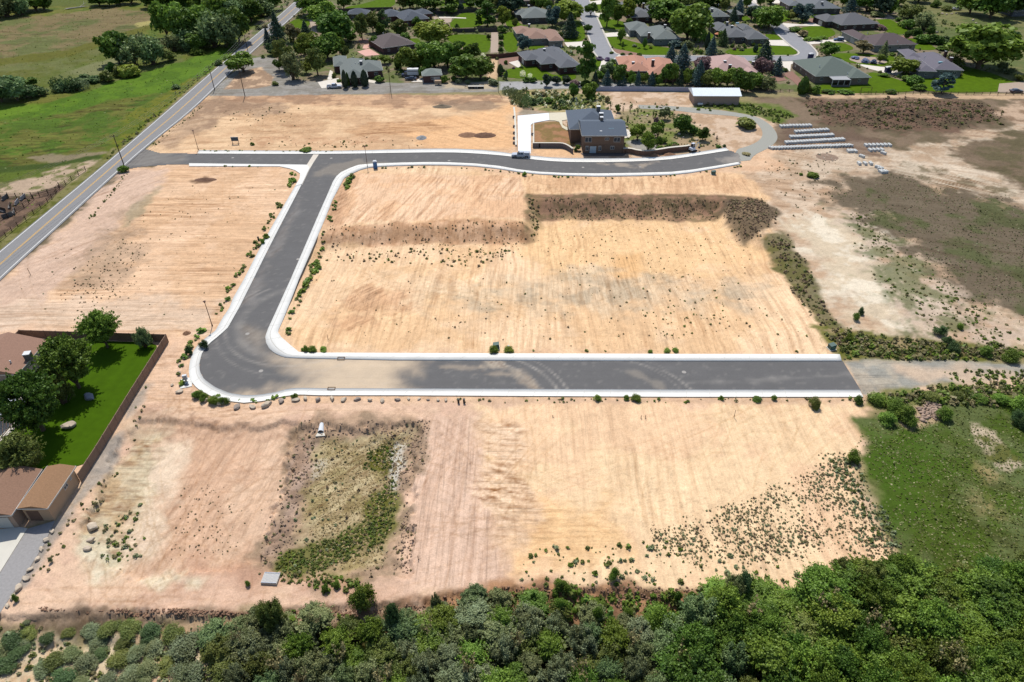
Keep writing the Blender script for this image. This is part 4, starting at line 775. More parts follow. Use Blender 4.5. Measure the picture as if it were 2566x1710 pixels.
GH = 'garden plants around the two-storey house'
TH = """R 1597 352 309 36 bg;R 1648 346 302 34 g;R 1622 384 328 34 bg;B 1660 358 340 24 bg;R 1690 350 318 0 g;O 1705 332 286 38 dg;B 1714 330 292 30 dg;B 1736 336 306 24 dg;R 1760 352 320 26 dg;B 1650 368 330 20 g;B 1866 320 286 54 ol;A 1530 272 250 10 te;R 1548 282 262 16 dg;A 1561 284 263 6 br;A 1578 283 262 7 br;A 1598 288 264 8 dg;A 1636 296 273 8 dg;R 1666 300 268 26 gg;B 1645 314 288 18 pu;A 1572 310 288 12 dg
A 1795 352 337 7 pu;B 1430 316 284 18 dg;B 1438 352 336 12 g;B 1442 380 366 10 g;R 1448 378 362 14 g;B 1690 368 352 22 g;B 1800 370 362 14 dg;B 1815 368 360 10 te;B 1750 276 270 12 g;E 1310 262 225 34 gg;E 1295 255 222 36 gg;E 1320 268 232 28 bl;B 1335 262 242 22 te;B 1352 258 240 24 bl;B 1375 258 238 24 g;B 1390 270 252 16 g;B 1408 262 244 22 bl;B 1418 252 236 16 dg;R 1436 246 214 20 dg;B 1480 250 226 26 g;B 1522 256 236 14 br
B 1396 248 232 16 br;B 1360 240 226 18 br;B 1340 236 224 18 br;B 1690 372 358 18 we;B 1675 372 356 20 g;B 1655 376 362 18 g;B 1870 388 381 22 we;E 1270 235 214 26 sa;E 1285 245 216 26 sa"""
for row in TH.replace('\n', ';').split(';'):
    k, cx, b, t, wd, lf = row.split()
    if wd != '0': plant(KC[k], float(cx), float(b), float(t), float(wd), LC[lf], GH)
GY = 'trees of the fenced back garden'
def dp(kind, cx, b, t, wd, lf, g): plant(kind, cx * 1.0905, b * 1.0905, t * 1.0905, wd * 1.0905, lf, g)
dp('round_fine', 248, 800, 712, 86, 'green', GY); dp('willow_fine', 335, 798, 745, 42, 'blue_green', GY)
dp('oak_fine', 183, 892, 778, 118, 'green', GY); dp('oak_fine', 100, 990, 850, 140, 'dark_green', GY); dp('round_fine', 72, 915, 858, 70, 'green', GY)
dp('willow_fine', 150, 925, 840, 70, 'olive', GY); dp('round_fine', 68, 1085, 1004, 104, 'olive', GY)
# --- thicket along the creek in the foreground
GC = 'trees and bushes of the creek thicket'
rng_t = random.Random(5)
def edge_y(x):                               # row (overview scale) where the thicket's tops begin
    return float(np.interp(x, [480, 560, 640, 760, 900, 1000, 1130, 1200, 1300, 1450, 1560, 1640, 1700, 1800, 1860, 1920, 2000, 2100, 2353, 2600], [1425, 1415, 1378, 1415, 1400, 1372, 1345, 1362, 1372, 1400, 1388, 1345, 1335, 1352, 1330, 1295, 1288, 1295, 1282, 1270]))
def creek_leaf(x, r):
    if x < 620: return r.choice(['blue_green', 'grey_green', 'olive', 'sage'])
    if x < 1500: return r.choice(['blue_green', 'grey_green', 'grey_green', 'olive', 'green', 'olive', 'sage', 'green', 'sage', 'bright_green'])
    if x < 1700: return r.choice(['green', 'grey_green', 'blue_green', 'dark_green'])
    return r.choice(['green', 'green', 'green', 'green', 'dark_green', 'olive', 'dark_green', 'bright_green'])
for ri, (dyb, hh) in enumerate([(46, 0.9), (84, 1.0), (125, 1.0), (170, 1.05), (220, 1.05), (275, 1.1), (335, 1.1), (400, 1.1)]):
    x = 500 + ri * 17 % 60
    while x < 2480:
        e = edge_y(x); yb = e + dyb + rng_t.uniform(-14, 14)
        h = (3.8 if x < 1550 else 5.4) * hh * rng_t.uniform(0.7, 1.35); wd = rng_t.uniform(3.6, 6.4) * (1.0 if x < 1550 else 1.3)
        if yb < 1900:
            p = G(x * 1.0905, yb * 1.0905)
            lf = creek_leaf(x, rng_t); kd = 'willow_fine' if lf in ('grey_green', 'blue_green', 'sage', 'olive') and rng_t.random() < 0.75 else ('oak_fine' if x > 1500 or rng_t.random() < 0.5 else 'round_fine')
            if ri == 0: h *= 0.75; wd *= 0.85
            plant_at(kd, p.x, p.y, h, wd, lf, GC, p.z)
        x += rng_t.uniform(44, 80) * (1.0 if x < 1550 else 1.2)
for cx, b, t, wd, lf, kd in [(632,1440,1372,70,'olive','willow_fine'),(722,1440,1402,40,'grey_green','bare'),(908,1448,1388,40,'teal','round_fine'),(1003,1400,1362,30,'grey_green','willow_fine'),(1410,1330,1300,28,'green','shrub_fine'),(1290,1352,1326,36,'green','shrub_fine'),(1290,1410,1360,40,'green','shrub_fine'),(1372,1430,1390,34,'green','shrub_fine'),(1515,1440,1388,70,'bright_green','shrub_fine'),(1440,1425,1392,28,'green','shrub_fine'),(1408,1440,1412,28,'green','shrub_fine'),(1225,1385,1355,16,'dark_green','shrub'),
    (835,1390,1330,60,'bright_green','shrub_fine'),(1590,1376,1352,22,'green','shrub'),(1275,1370,1350,20,'green','shrub'),(1680,1372,1320,60,'grey_green','willow_fine'),(1700,1360,1308,44,'blue_green','willow_fine'),(1860,1370,1335,26,'green','shrub'),(1930,1320,1285,60,'olive','willow_fine'),(1990,1345,1290,90,'olive','willow_fine'),(2060,1330,1280,60,'green','oak_fine'),(1555,1382,1350,20,'dark_green','shrub'),(1640,1350,1328,20,'green','shrub')]:
    dp(kd, cx, b, t, wd, lf, GC)
for cx, b, h, wd in [(560,1500,4.5,3.0),(655,1560,5.5,3.5),(735,1455,4.0,2.5),(790,1530,5.0,3.0),(890,1600,6.0,4.0),(985,1480,4.5,3.0),(1080,1560,5.5,3.5),(1185,1500,4.5,3.0),(1330,1580,5.5,4.0),(1450,1500,4.5,3.0),(1560,1560,6.0,4.0),(1720,1440,5.5,4.0),(1880,1430,6.0,5.0),(1985,1480,6.5,4.5),(2150,1560,7.0,5.0),(700,1600,5.0,3.0)]:
    p = G(cx * 1.0905, b * 1.0905); plant_at('bare', p.x, p.y, h * 1.15, wd, 'brownish', 'half dead trees standing in the creek thicket', p.z)
# --- sage bushes bottom left
GB = 'sage bushes on the bank at the lower left'
for cx, cy, wd in [(25,1460,60),(70,1445,46),(0,1490,60),(45,1492,50),(110,1455,40),(160,1445,36),(210,1440,50),(255,1438,54),(300,1438,60),(350,1440,56),(400,1445,60),(430,1478,84),(455,1460,40),(130,1510,60),(165,1495,56),(100,1530,52),(150,1545,60),(205,1515,66),(235,1495,44),(275,1505,60),(320,1490,54),(360,1478,56),(15,1522,60),(185,1560,44),(250,1560,60),(300,1545,62),(345,1530,64),(385,1520,54),(435,1540,86),(330,1575,60),(400,1580,60),(470,1585,60),(250,1600,60),(160,1610,50),(120,1590,50),(60,1470,40),(395,1500,40),(225,1470,50),(285,1470,50),(340,1460,44),(500,1520,60),(60,1420,22)]:
    p = G(cx * 1.0905, (cy + 12) * 1.0905); k = mpp(p.x, p.y) * 1.0905
    plant_at('shrub_fine', p.x, p.y, wd * k * 0.42, wd * k, rng_t.choice(['sage', 'sage', 'grey_green', 'olive', 'teal']), GB, p.z)
# --- explicit bushes of the building site and the south-east corner
GX = 'green bushes along the building site edges'
for cx, b, t, wd, lf in [(2052,946,912,46,'green'),(2072,960,921,50,'green'),(2034,968,942,44,'green'),(2085,975,946,36,'green'),(2014,922,900,46,'green'),(1870,936,908,28,'olive'),(1875,940,925,16,'green'),(1960,1060,1028,32,'green'),(1972,926,906,24,'dark_green'),(1373,918,905,20,'green'),(1462,920,905,24,'bright_green'),(1440,918,907,16,'green'),(1658,918,907,12,'green'),(1778,918,906,14,'green'),(1740,921,912,24,'dark_green'),(1135,810,790,22,'bright_green'),(1170,808,794,24,'yellow_green'),(1532,808,800,18,'green'),(1552,808,799,16,'green'),(1494,810,803,12,'green'),
    (705,807,790,16,'bright_green'),(720,808,792,20,'bright_green'),(744,806,796,20,'green'),(697,806,798,12,'green'),(2158,770,742,30,'teal'),(2175,792,765,26,'teal'),(2190,810,780,30,'teal'),(1978,722,702,16,'teal'),(1965,735,712,18,'green'),(2205,755,738,16,'green'),(1950,785,762,20,'bright_green'),(2340,940,905,50,'green'),(2300,925,905,40,'green'),(2250,920,905,34,'green'),(2350,985,950,30,'teal'),(2330,970,935,30,'teal'),(2320,830,800,40,'green'),(2260,815,790,36,'green'),(2140,918,900,40,'olive'),(2165,960,930,36,'green'),(2200,915,900,30,'olive'),
    (492,925,905,28,'bright_green'),(515,926,908,26,'bright_green'),(455,912,892,24,'green'),(470,920,900,22,'green'),(678,914,902,16,'bright_green'),(470,800,775,22,'teal'),(437,815,788,16,'teal'),(285,395,375,26,'green'),(505,350,334,0,'green'),(580,334,325,10,'green'),(705,348,336,28,'bright_green'),(692,349,341,10,'green'),(1830,400,392,0,'green'),(1640,400,392,8,'dark_green'),(1868,407,394,32,'bright_green'),(1840,403,396,10,'green'),(1205,404,392,12,'green'),(605,560,545,14,'green'),(612,548,535,16,'bright_green'),(40,1380,1362,14,'green'),(118,1292,1278,10,'sage'),(570,1345,1332,14,'green'),(748,1358,1340,18,'green'),(775,1348,1332,16,'green')]:
    if wd: dp('shrub_fine' if b > 560 else 'shrub', cx, b, t, wd, lf, GX)
# verge weeds along kerbs: dense clumps, explicit rows
GV = 'green weed clumps along the sidewalk edges'
def along(pts, n0, sz, leaf, jitter, gap=0.5, side=0.6, seed=1, group=GV):
    P = PW(pts); Ln = cum(P)[1]; r = random.Random(seed); t = 0; T = smooth_pl(P, 1)
    while t < 1:
        q = resamp(T, np.array([t, min(1, t + 0.002)])); d = q[1] - q[0]; d = d / (np.linalg.norm(d) + 1e-9); nrm = np.array([d[1], -d[0]])
        dens = 0.5 + 0.5 * math.sin(t * 37 + seed) * math.sin(t * 11 + seed * 2)
        if r.random() < dens * (1 - gap) + 0.15:
            s = sz * r.uniform(0.5, 1.4); o = side + r.uniform(0, jitter) * (1 if side > 0 else -1)
            x, y = q[0] + nrm * o; plant_at('tuft', x, y, s * 0.6, s, r.choice(leaf), group)
        t += n0 * r.uniform(0.5, 1.5) / Ln
along([(560,795),(585,747),(640,645),(715,510)], 0.9, 1.25, ['green', 'olive', 'olive'], 1.3, 0.05, -0.8, 2)
along([(740,467),(751,448),(752,436),(735,427)], 0.8, 1.9, ['green', 'bright_green'], 1.6, 0.1, -0.9, 3)
along([(480,960),(474,932),(477,907),(490,875),(510,850),(540,826)], 0.75, 1.5, ['bright_green', 'green', 'olive'], 1.2, 0.1, -1.2, 4)
along([(700,838),(712,795),(735,737),(785,618),(834,500)], 1.2, 1.2, ['green', 'olive', 'olive'], 1.0, 0.15, 0.9, 5)
along([(735,745),(752,700),(785,640)], 0.9, 1.8, ['green', 'bright_green'], 1.2, 0.1, 1.0, 6)
along([(850,475),(862,448),(885,432)], 0.8, 1.8, ['green', 'olive'], 1.2, 0.2, 1.1, 7)
along([(960,419),(1125,416),(1250,426),(1350,439),(1500,444.5),(1683,440.5),(1855,414)], 1.6, 0.9, ['olive', 'green', 'weed'], 0.5, 0.2, 0.6, 8)
along([(505,375),(784,377.5),(900,376)], 1.5, 0.9, ['olive', 'green'], 0.9, 0.2, 0.9, 9)
along([(474,420),(700,421)], 2.4, 0.9, ['olive', 'green'], 0.5, 0.4, -0.5, 10)
along([(540,1002),(620,1014),(700,1004),(760,994)], 1.3, 1.1, ['green', 'bright_green'], 0.6, 0.3, -0.4, 11)
along([(2000,888),(1700,886),(1300,885),(1000,884)], 7, 0.7, ['olive', 'weed'], 0.5, 0.3, 0.5, 12)
# ------------------------------------------------------------------ lawns, drives, yards (flat sheets)
M_LAWN = mat('mown_lawn', C(78,116,14), 0.95, 0.22, 0.5, 0.2, spec=0.05)
M_LAWN2 = mat('back_garden_lawn', C(64,104,12), 0.95, 0.14, 0.6, 0.3, spec=0.05)
def lawn(pts, z=0.012, m=None):
    P = PW(pts); Q = np.concatenate([P, P[:1]]); P = smooth_pl(Q, 2)[:-1]; EXCL.append(P); b = MB(); b.slab([tuple(p) for p in P], z - 0.06, z); o = b.build('lawn', m or M_LAWN)
    return tag(o, None, None, kind='stuff')
for pts in [[(724,58),(735,50),(755,47),(775,52),(777,62),(765,72),(740,75)],[(735,106),(760,102),(762,125),(740,128)],[(860,24),(870,16),(900,13),(960,-5),(994,-5),(985,22),(900,25)],[(835,35),(850,32),(880,50),(880,62),(840,48)],
    [(1128,58),(1150,35),(1170,32),(1210,36),(1218,45),(1215,60),(1195,68),(1128,72)],[(1118,98),(1122,88),(1180,86),(1215,87),(1230,93),(1228,131),(1200,132),(1140,112)],[(1024,97),(1050,96),(1058,115),(1042,118)],[(1268,38),(1293,36),(1300,62),(1335,66),(1300,70),(1266,68)],
    [(1260,85),(1275,80),(1292,84),(1302,130),(1262,132)],[(1323,118),(1362,113),(1367,121),(1325,126)],[(1259,187),(1270,174),(1300,168),(1345,166),(1362,172),(1375,184),(1395,190),(1440,183),(1446,198),(1420,202),(1370,202),(1320,198),(1270,195)],
    [(1438,50),(1458,56),(1472,104),(1415,106),(1410,98)],[(1518,92),(1545,92),(1562,98),(1605,110),(1640,116),(1687,121),(1692,138),(1620,138.5),(1590,134),(1536,120),(1530,112)],[(1497,45),(1515,45),(1580,58),(1590,74),(1545,74),(1508,71)],[(1484,14),(1508,11),(1510,25),(1490,26)],
    [(1487,143),(1509,150),(1508,158),(1492,182),(1486,180)],[(1528,160),(1554,157),(1554,174),(1533,177)],[(1816,131),(1830,122),(1890,122),(1930,114),(1984,116),(1998,129),(1995,137),(1970,138.5),(1830,139)],[(1918,86),(1946,86),(1962,100),(1920,100.5)],[(1950,28),(1985,28),(1990,45),(1965,57),(1952,52)],
    [(2008,70),(2040,64),(2075,68),(2098,84),(2082,93),(2050,100),(2006,99)],[(2070,112),(2105,106),(2132,114),(2142,124),(2110,129.5),(2083,129)],[(2033,37),(2107,36),(2107,46),(2033,48)],[(1776,58),(1807,58),(1802,67),(1778,65)],[(1766,82),(1785,84),(1792,95),(1768,100)],[(1855,40),(1870,38),(1885,52),(1858,54)],
    [(2082,136),(2105,133),(2200,137),(2240,141),(2252,150),(2240,160),(2200,169),(2170,167),(2140,159),(2092,150)],[(2048,236),(2052,212),(2080,214),(2172,213),(2176,180),(2200,184),(2240,196),(2292,214),(2300,228),(2250,233),(2150,233)],
    [(2290,200),(2340,196),(2420,195),(2405,162),(2450,175),(2490,185),(2535,203),(2553,213),(2545,222),(2500,231),(2380,233),(2300,226)],[(2195,48),(2230,48),(2247,58),(2272,70),(2280,82),(2255,87),(2218,82),(2206,60)],[(2270,98),(2300,96),(2337,114),(2350,126),(2300,126),(2286,116)],[(1095,2),(1190,2),(1200,18),(1100,18)]]:
    lawn(pts)
lawn([(120,850),(300,857),(420,858),(330,1005),(242,1142),(200,1172),(0,1190),(-80,1190),(-60,1080),(40,1010),(90,960),(140,905),(128,880)], 0.02, M_LAWN2)
M_PATIO = mat('light_patio_slabs', C(232,222,206), 0.85, 0.06, 0.8); M_PINK = mat('pink_patio', C(226,170,148), 0.85, 0.06, 0.8)
M_TANG = mat('tan_gravel_yard', C(180,160,140), 0.95, 0.14, 2.0, 0.2); M_REDG = mat('red_gravel_yard', C(150,112,96), 0.95, 0.14, 2.0, 0.2); M_WHT = mat('new_white_concrete', C(244,246,246), 0.85, 0.03, 0.6)
for pts in [[(1414,107),(1472,104),(1481,121),(1445,118),(1422,118)],[(1511,84),(1560,80),(1560,74),(1579,73),(1579,92),(1560,91),(1519,93)],[(1478,5),(1507,0),(1508,10),(1483,13)],[(1489,33),(1508,33),(1509,44),(1496,44)],[(1424,6),(1440,6),(1442,16),(1430,15)],[(1920,101),(1963,101),(1981,116),(1927,114)],
    [(1958,58),(1975,59),(2010,62),(2045,56),(2072,66),(2000,65),(1975,69),(1966,67)],[(2012,100),(2060,101),(2115,98),(2122,105),(2075,107.5),(2027,112)],[(1908,20),(1950,17),(1976,13),(1990,27),(1950,28),(1915,27)],[(1925,2),(1972,-4),(1972,9),(1930,9)],[(2040,149),(2050,143),(2084,149),(2045,154)],[(1932,155),(2000,153.5),(1982,162),(1980,180),(1965,169)],
    [(2144,160),(2217,169),(2217,183),(2175,172)],[(2222,184),(2255,172),(2262,180),(2250,189)],[(796,206),(848,196),(859,215),(806,222)],[(820,200),(827,176),(834,180),(833,200)],[(1275,157),(1300,151),(1305,166),(1298,170)],[(1030,206),(1060,194),(1064,206)],[(1875,0),(1905,-12),(1912,2),(1890,10)],[(905,205),(925,200),(950,205),(940,209)]]:
    sheet('driveway', pts, 0.035, M_PATIO, 0.06)
sheet('patio', [(895,130),(925,122),(952,138),(915,141)], 0.03, M_PINK, 0.06); sheet('patio', [(908,122),(912,113),(931,111),(931,117),(918,123)], 0.034, M_PINK, 0.06)
sheet('patio', [(1086,40),(1100,45),(1133,46),(1130,56),(1110,60),(1088,60)], 0.03, M_TANG, 0.06); sheet('path', [(1100,42.5),(1130,43),(1168,45),(1168,47),(1130,45.5),(1100,45.5)], 0.04, M_PATIO, 0.06)
for pts, m in [([(1250,148),(1299,142),(1299,152),(1264,163),(1250,166)], M_REDG),([(1958,186),(1985,179),(2008,200),(2002,218),(1985,202)], M_REDG),([(1928,190),(1960,188),(1972,201),(1940,206)], M_REDG),([(2128,147),(2150,141),(2200,144),(2219,151),(2224,157),(2205,161),(2150,158),(2130,151)], M_TANG),([(1231,82),(1248.5,80),(1248.5,132),(1229,133)], M_TANG),([(1534,124),(1560,126),(1600,134),(1598,139),(1546,137)], M_REDG),
    ([(2030,47),(2056,46),(2060,58),(2022,57)], M_REDG),([(2236,92),(2280,88),(2292,96),(2245,98)], M_REDG),([(2190,40),(2225,36),(2244,47),(2196,49)], M_TANG),([(930,100),(900,97),(895,112),(925,110)], M_REDG),([(775,48),(790,50),(795,90),(782,95),(778,64)], M_TANG),([(2504,210),(2570,205),(2600,212),(2600,234),(2500,232)], M_TANG)]:
    sheet('gravel_yard', pts, 0.024, m, 0.06)
sheet('path', [(1508,150),(1526,155),(1509,172),(1496,191),(1489,185),(1504,166)], 0.03, M_PATIO, 0.06)
sheet('driveway', [(1297,291),(1375,284),(1377,301.5),(1336,309),(1330,314),(1330,386),(1298.5,386)], 0.10, M_WHT, 0.2)
sheet('driveway', [(1375.5,284),(1420,282),(1426,300),(1408,303),(1410,314),(1418,319),(1441,320),(1442,326),(1420,327),(1409,321),(1401,306),(1390,303),(1377.5,302.5)], 0.10, mat('beige_concrete', C(222,208,184), 0.85, 0.05, 0.8), 0.2)
sheet('patio', [(1560,324),(1574,325),(1583,338),(1576,346),(1560,347)], 0.08, M_PATIO, 0.2)
sheet('driveway', [(-160,1345),(49,1321),(69,1324),(-10,1450),(-190,1740),(-420,1740)], 0.0, mat('cream_driveway', C(222,216,200), 0.85, 0.05, 0.5), 0.12)
sheet('gravel_yard', [(69.5,1325),(137,1305),(110,1365),(60,1445),(10,1520),(-70,1650),(-185,1740),(-8,1450)], -0.012, mat('fine_grey_gravel', C(162,158,154), 0.95, 0.12, 3.0, 0.3), 0.1)

# ------------------------------------------------------------------ houses
M_FASC = mat('white_fascia', C(214,210,200), 0.7, 0.04); M_GLASS = mat('dark_window_glass', C(58,66,76), 0.12, 0.05, spec=0.6); M_FRAME = mat('white_window_frame', C(222,220,214), 0.6, 0.03)
M_DOOR = mat('pale_garage_door', C(206,202,192), 0.7, 0.04); M_CHIM = mat('grey_chimney', C(120,116,112), 0.9, 0.1); M_CAP = mat('white_roof_box', C(230,230,228), 0.6, 0.03); M_SKYL = mat('blue_skylight', C(150,196,206), 0.1, 0.03, spec=0.7)
def roofmat(n, c): 
    if n in MATS: return MATS[n]
    m = mat(n, c, 0.95, 0.16, 5.0, 0.35); return m
WALLM = {}
def rect(o, u, v, L, Dp): return [o, o + u * L, o + u * L + v * Dp, o + v * Dp]
def roof_wing(b, f, o, u, v, L, Dp, h, kind, pitch, oh=0.55, dz=0.0, th=0.16):
    o2 = o - u * oh - v * oh; L2, D2 = L + 2 * oh, Dp + 2 * oh; c = [p for p in rect(o2, u, v, L2, D2)]
    z0, z1 = h + dz - 0.02, h + th + dz
    if kind == 'h':
        if L2 >= D2: r = D2 / 2; r0 = o2 + u * r + v * r; r1 = o2 + u * (L2 - r) + v * r
        else: r = L2 / 2; r0 = o2 + u * r + v * r; r1 = o2 + u * r + v * (D2 - r)
    elif kind == 'gu': r = D2 / 2; r0 = o2 + v * r; r1 = o2 + u * L2 + v * r
    else: r = L2 / 2; r0 = o2 + u * r; r1 = o2 + u * r + v * D2
    zr = z1 + r * pitch
    V = [(p.x, p.y, z0) for p in c] + [(p.x, p.y, z1) for p in c] + [(r0.x, r0.y, zr), (r1.x, r1.y, zr + 0.001)]
    lu = (kind == 'h' and L2 >= D2) or kind == 'gu'
    top = [(4, 5, 9, 8), (5, 6, 9), (6, 7, 8, 9), (7, 4, 8)] if lu else [(4, 5, 8), (5, 6, 9, 8), (6, 7, 9), (7, 4, 8, 9)]
    b.add(V, [(3, 2, 1, 0), (0, 1, 5, 4), (1, 2, 6, 5), (2, 3, 7, 6), (3, 0, 4, 7)] + top)
    e = 0.03; o3 = o2 - u * e - v * e; c3 = rect(o3, u, v, L2 + 2 * e, D2 + 2 * e); s = 0.10     # fascia: four boards round the eaves
    for i in range(4):
        p, q = c3[i], c3[(i + 1) % 4]; d = (q - p).normalized(); n = Vector((-d.y, d.x, 0)) 
        P4 = [p, q, q + n * 0.05, p + n * 0.05]
        f.slab([(a.x, a.y) for a in P4], z0 - 0.02, z1 + 0.02)
    return zr
def window(parent, c, u, wd, hh, z, nrm):
    """one window centred at c (Vector, on the wall face), u along the wall, nrm outwards"""
    def bx(w_, h_, d0, d1, zz):
        b = MB(); a = c - u * w_ / 2 + nrm * d0; q = c + u * w_ / 2 + nrm * d0; r = c + u * w_ / 2 + nrm * d1; s = c - u * w_ / 2 + nrm * d1
        b.slab([(p.x, p.y) for p in (a, q, r, s)], zz, zz + h_); return b
    f = bx(wd, hh, -0.02, 0.06, z).build('window', M_FRAME, parent)
    b = MB(); g = 0.09
    for sgn in (-1, 1):
        cc = c + u * sgn * (wd / 4 - 0.01); w2 = wd / 2 - g * 1.2; a = [cc - u * w2 / 2 + nrm * 0.05, cc + u * w2 / 2 + nrm * 0.05, cc + u * w2 / 2 + nrm * 0.075, cc - u * w2 / 2 + nrm * 0.075]
        b.slab([(p.x, p.y) for p in a], z + g, z + hh - g)
    b.build('pane', M_GLASS, f)
def house(label, wings, wall, roof, name='house', cat='house', h=2.7, pitch=0.40, extras=(), garage=(), win=True, group='houses of the neighbourhood', base=0.0):
    A = Gz(*wings[0][0]); t = thing(name, label, cat, (A.x, A.y, base), group, world=True)
    u0 = (Gz(*wings[0][1]) - A).normalized(); v0 = Vector((-u0.y, u0.x, 0))
    wm = mat('wall_%d_%d_%d' % wall, C(*wall), 0.9, 0.10, 2.5, 0.1); rm = roofmat('shingles_%d_%d_%d' % roof, C(*roof, 1.22))
    wb, rb, fb = MB(), MB(), MB(); info = []
    for i, wg in enumerate(wings):
        a, b_ = Gz(*wg[0]), Gz(*wg[1]); mid = (a + b_) / 2; L = abs((b_ - a).dot(u0)); o = mid - u0 * L / 2; Dp = wg[2]; kd = wg[3] if len(wg) > 3 else 'h'
        hh = wg[4] if len(wg) > 4 else h
        wb.slab([(p.x, p.y) for p in rect(o, u0, v0, L, Dp)], base - 0.1, base + hh + 0.003 * i); EXCL.append(np.array([(p.x, p.y) for p in rect(o - u0 - v0, u0, v0, L + 2, Dp + 2)]))
        zr = roof_wing(rb, fb, o, u0, v0, L, Dp, base + hh, kd, pitch, dz=0.012 * i); info.append((o, L, Dp, hh, zr))
    wb.build('wall', wm, t); r_ = rb.build('roof', rm, t); fb.build('fascia', M_FASC, t)
    if win:
        for i, (o, L, Dp, hh, zr) in enumerate(info):
            n = int(L // 4.2)
            for k in range(n):
                c = o + u0 * (L * (k + 0.5) / max(n, 1)); q = c - v0 * 0.5
                if any(0 < (q - oo).dot(u0) < LL and 0 < (q - oo).dot(v0) < DD for j, (oo, LL, DD, _, _) in enumerate(info) if j != i): continue
                window(t, c, u0, 1.5 if k % 2 else 1.1, 1.1, base + 1.0, -v0)
            side = o.x > 0                                  # the side wall that faces the middle of the picture
            s0, nrm = (o, -u0) if side else (o + u0 * L, u0)
            m_ = int(Dp // 5)
            for k in range(m_):
                c = s0 + v0 * (Dp * (k + 0.5) / m_); q = c + nrm * 0.5
                if any(0 < (q - oo).dot(u0) < LL and 0 < (q - oo).dot(v0) < DD for j, (oo, LL, DD, _, _) in enumerate(info) if j != i): continue
                if any(g[0] == i and g[1] == 's' for g in garage): continue
                window(t, c, v0, 1.2, 1.1, base + 1.0, nrm)
    for i, sd_, pos, wd in garage:
        o, L, Dp, hh, zr = info[i]; side = o.x > 0
        if sd_ == 's': s0, nrm, al, LL = (o, -u0, v0, Dp) if side else (o + u0 * L, u0, v0, Dp)
        else: s0, nrm, al, LL = o, -v0, u0, L
        c = s0 + al * LL * pos; b = MB(); P4 = [c - al * wd / 2, c + al * wd / 2, c + al * wd / 2 + nrm * 0.07, c - al * wd / 2 + nrm * 0.07]
        b.slab([(p.x, p.y) for p in P4], base, base + 2.15)
        g = b.build('garage_door', M_DOOR, t)
        b = MB()
        for q in range(1, 4): 
            P5 = [c - al * wd / 2 + nrm * 0.07, c + al * wd / 2 + nrm * 0.07, c + al * wd / 2 + nrm * 0.08, c - al * wd / 2 + nrm * 0.08]; b.slab([(p.x, p.y) for p in P5], base + 0.53 * q - 0.015, base + 0.53 * q + 0.015)
        b.build('panel_seam', M_CHIM, g)
    for ex in extras:                                       # (kind, px, py, height of top)
        k, px, py, z = ex; p = Gz(px, py, base + z)
        if k == 'chimney':
            o = MB().box((p.x, p.y, base + 2.6), (1.1, 0.8, z - 2.75), 0).build('chimney', mat('brick_chimney', C(112,84,74), 0.9, 0.1), r_); MB().box((p.x, p.y, base + z - 0.15), (1.25, 0.95, 0.15)).build('chimney_cap', M_CAP, r_)
        elif k == 'cooler':
            MB().box((p.x, p.y, base + z - 1.5), (1.05, 1.05, 1.35)).build('cooler_box', M_CHIM, r_); MB().box((p.x, p.y, base + z - 0.15), (1.15, 1.15, 0.15)).build('cooler_lid', M_CAP, r_)
        elif k == 'vent':
            MB().tube((p.x, p.y, base + z - 1.0), (p.x, p.y, base + z), 0.13, 0.13, 8).build('vent_pipe', M_CAP, r_)
        elif k == 'skylight':
            ang = math.atan2(u0.y, u0.x); MB().box((p.x, p.y, base + z - 0.35), (1.5, 1.0, 0.5), ang).build('skylight', M_SKYL, r_)
    return t
DG = (78,84,92); DK = (96,98,102); GR = (108,114,110)
house('small slate roofed pool house behind the dark garden hedge', [((872,50),(920,50),9)], (118,104,92), DG, 'pool_house', 'pool house')
house('large slate blue roofed house with brick walls at the top left', [((1013,67),(1074,61),18),((966,56),(1012,54),12),((1050,50),(1084,49),9)], (112,76,66), DG, extras=[('vent',1022,36,5),('vent',1000,22,4)])
house('brown hip roofed brick house above the pink patio', [((962,137),(1040,126),19)], (96,74,70), (94,84,82), extras=[('vent',960,82,5.2),('vent',1018,103,4)])
house('green grey roofed brick house beside the parked silver pickup', [((861,215),(921,211),26),((900,198),(958,193),13),((842,184),(870,181),14)], (104,72,66), GR, extras=[('cooler',904,153,5.2),('vent',890,157,5),('vent',898,157,4.6),('vent',907,157,4.4),('vent',920,155,4.6),('vent',903,170,4),('vent',881,164,5)])
house('small square brick garage with green grey hip roof by the gravel drive', [((1062,208),(1106,206),7.5)], (104,76,70), (118,126,120), 'garage', 'garage', extras=[], garage=[(0,'f',0.75,2.6)])
house('grey hip roofed house with white patio edge beyond the tan roofed house', [((1311,60),(1380,58),18),((1295,52),(1330,50),10)], (104,98,94), GR, extras=[('cooler',1325,13,6.0),('vent',1371,22,4.6)])
house('brown roofed house cut by the top edge left of the long street', [((1312,16),(1388,13),12)], (120,96,84), (128,114,104))
house('tan brown shingled house with cream walls behind the dark grey one', [((1322,114),(1373,112),17),((1378,119),(1410,118),20),((1296,100),(1330,99),12)], (150,146,136), (146,116,100), extras=[('cooler',1326,60,5.6),('vent',1366,89,4.4),('vent',1346,74,5)])
house('big dark grey L shaped house above the oval lawn', [((1404,187),(1454,183),30),((1318,168),(1356,165),12),((1356,177),(1404,176),20)], (92,62,58), DK, extras=[('vent',1388,113,6.5),('vent',1407,113,6.5),('vent',1410,125,6),('vent',1431,126,5.5),('cooler',1364,122,5.0),('vent',1434,151,4)], garage=[(1,'s',0.4,3.0)])
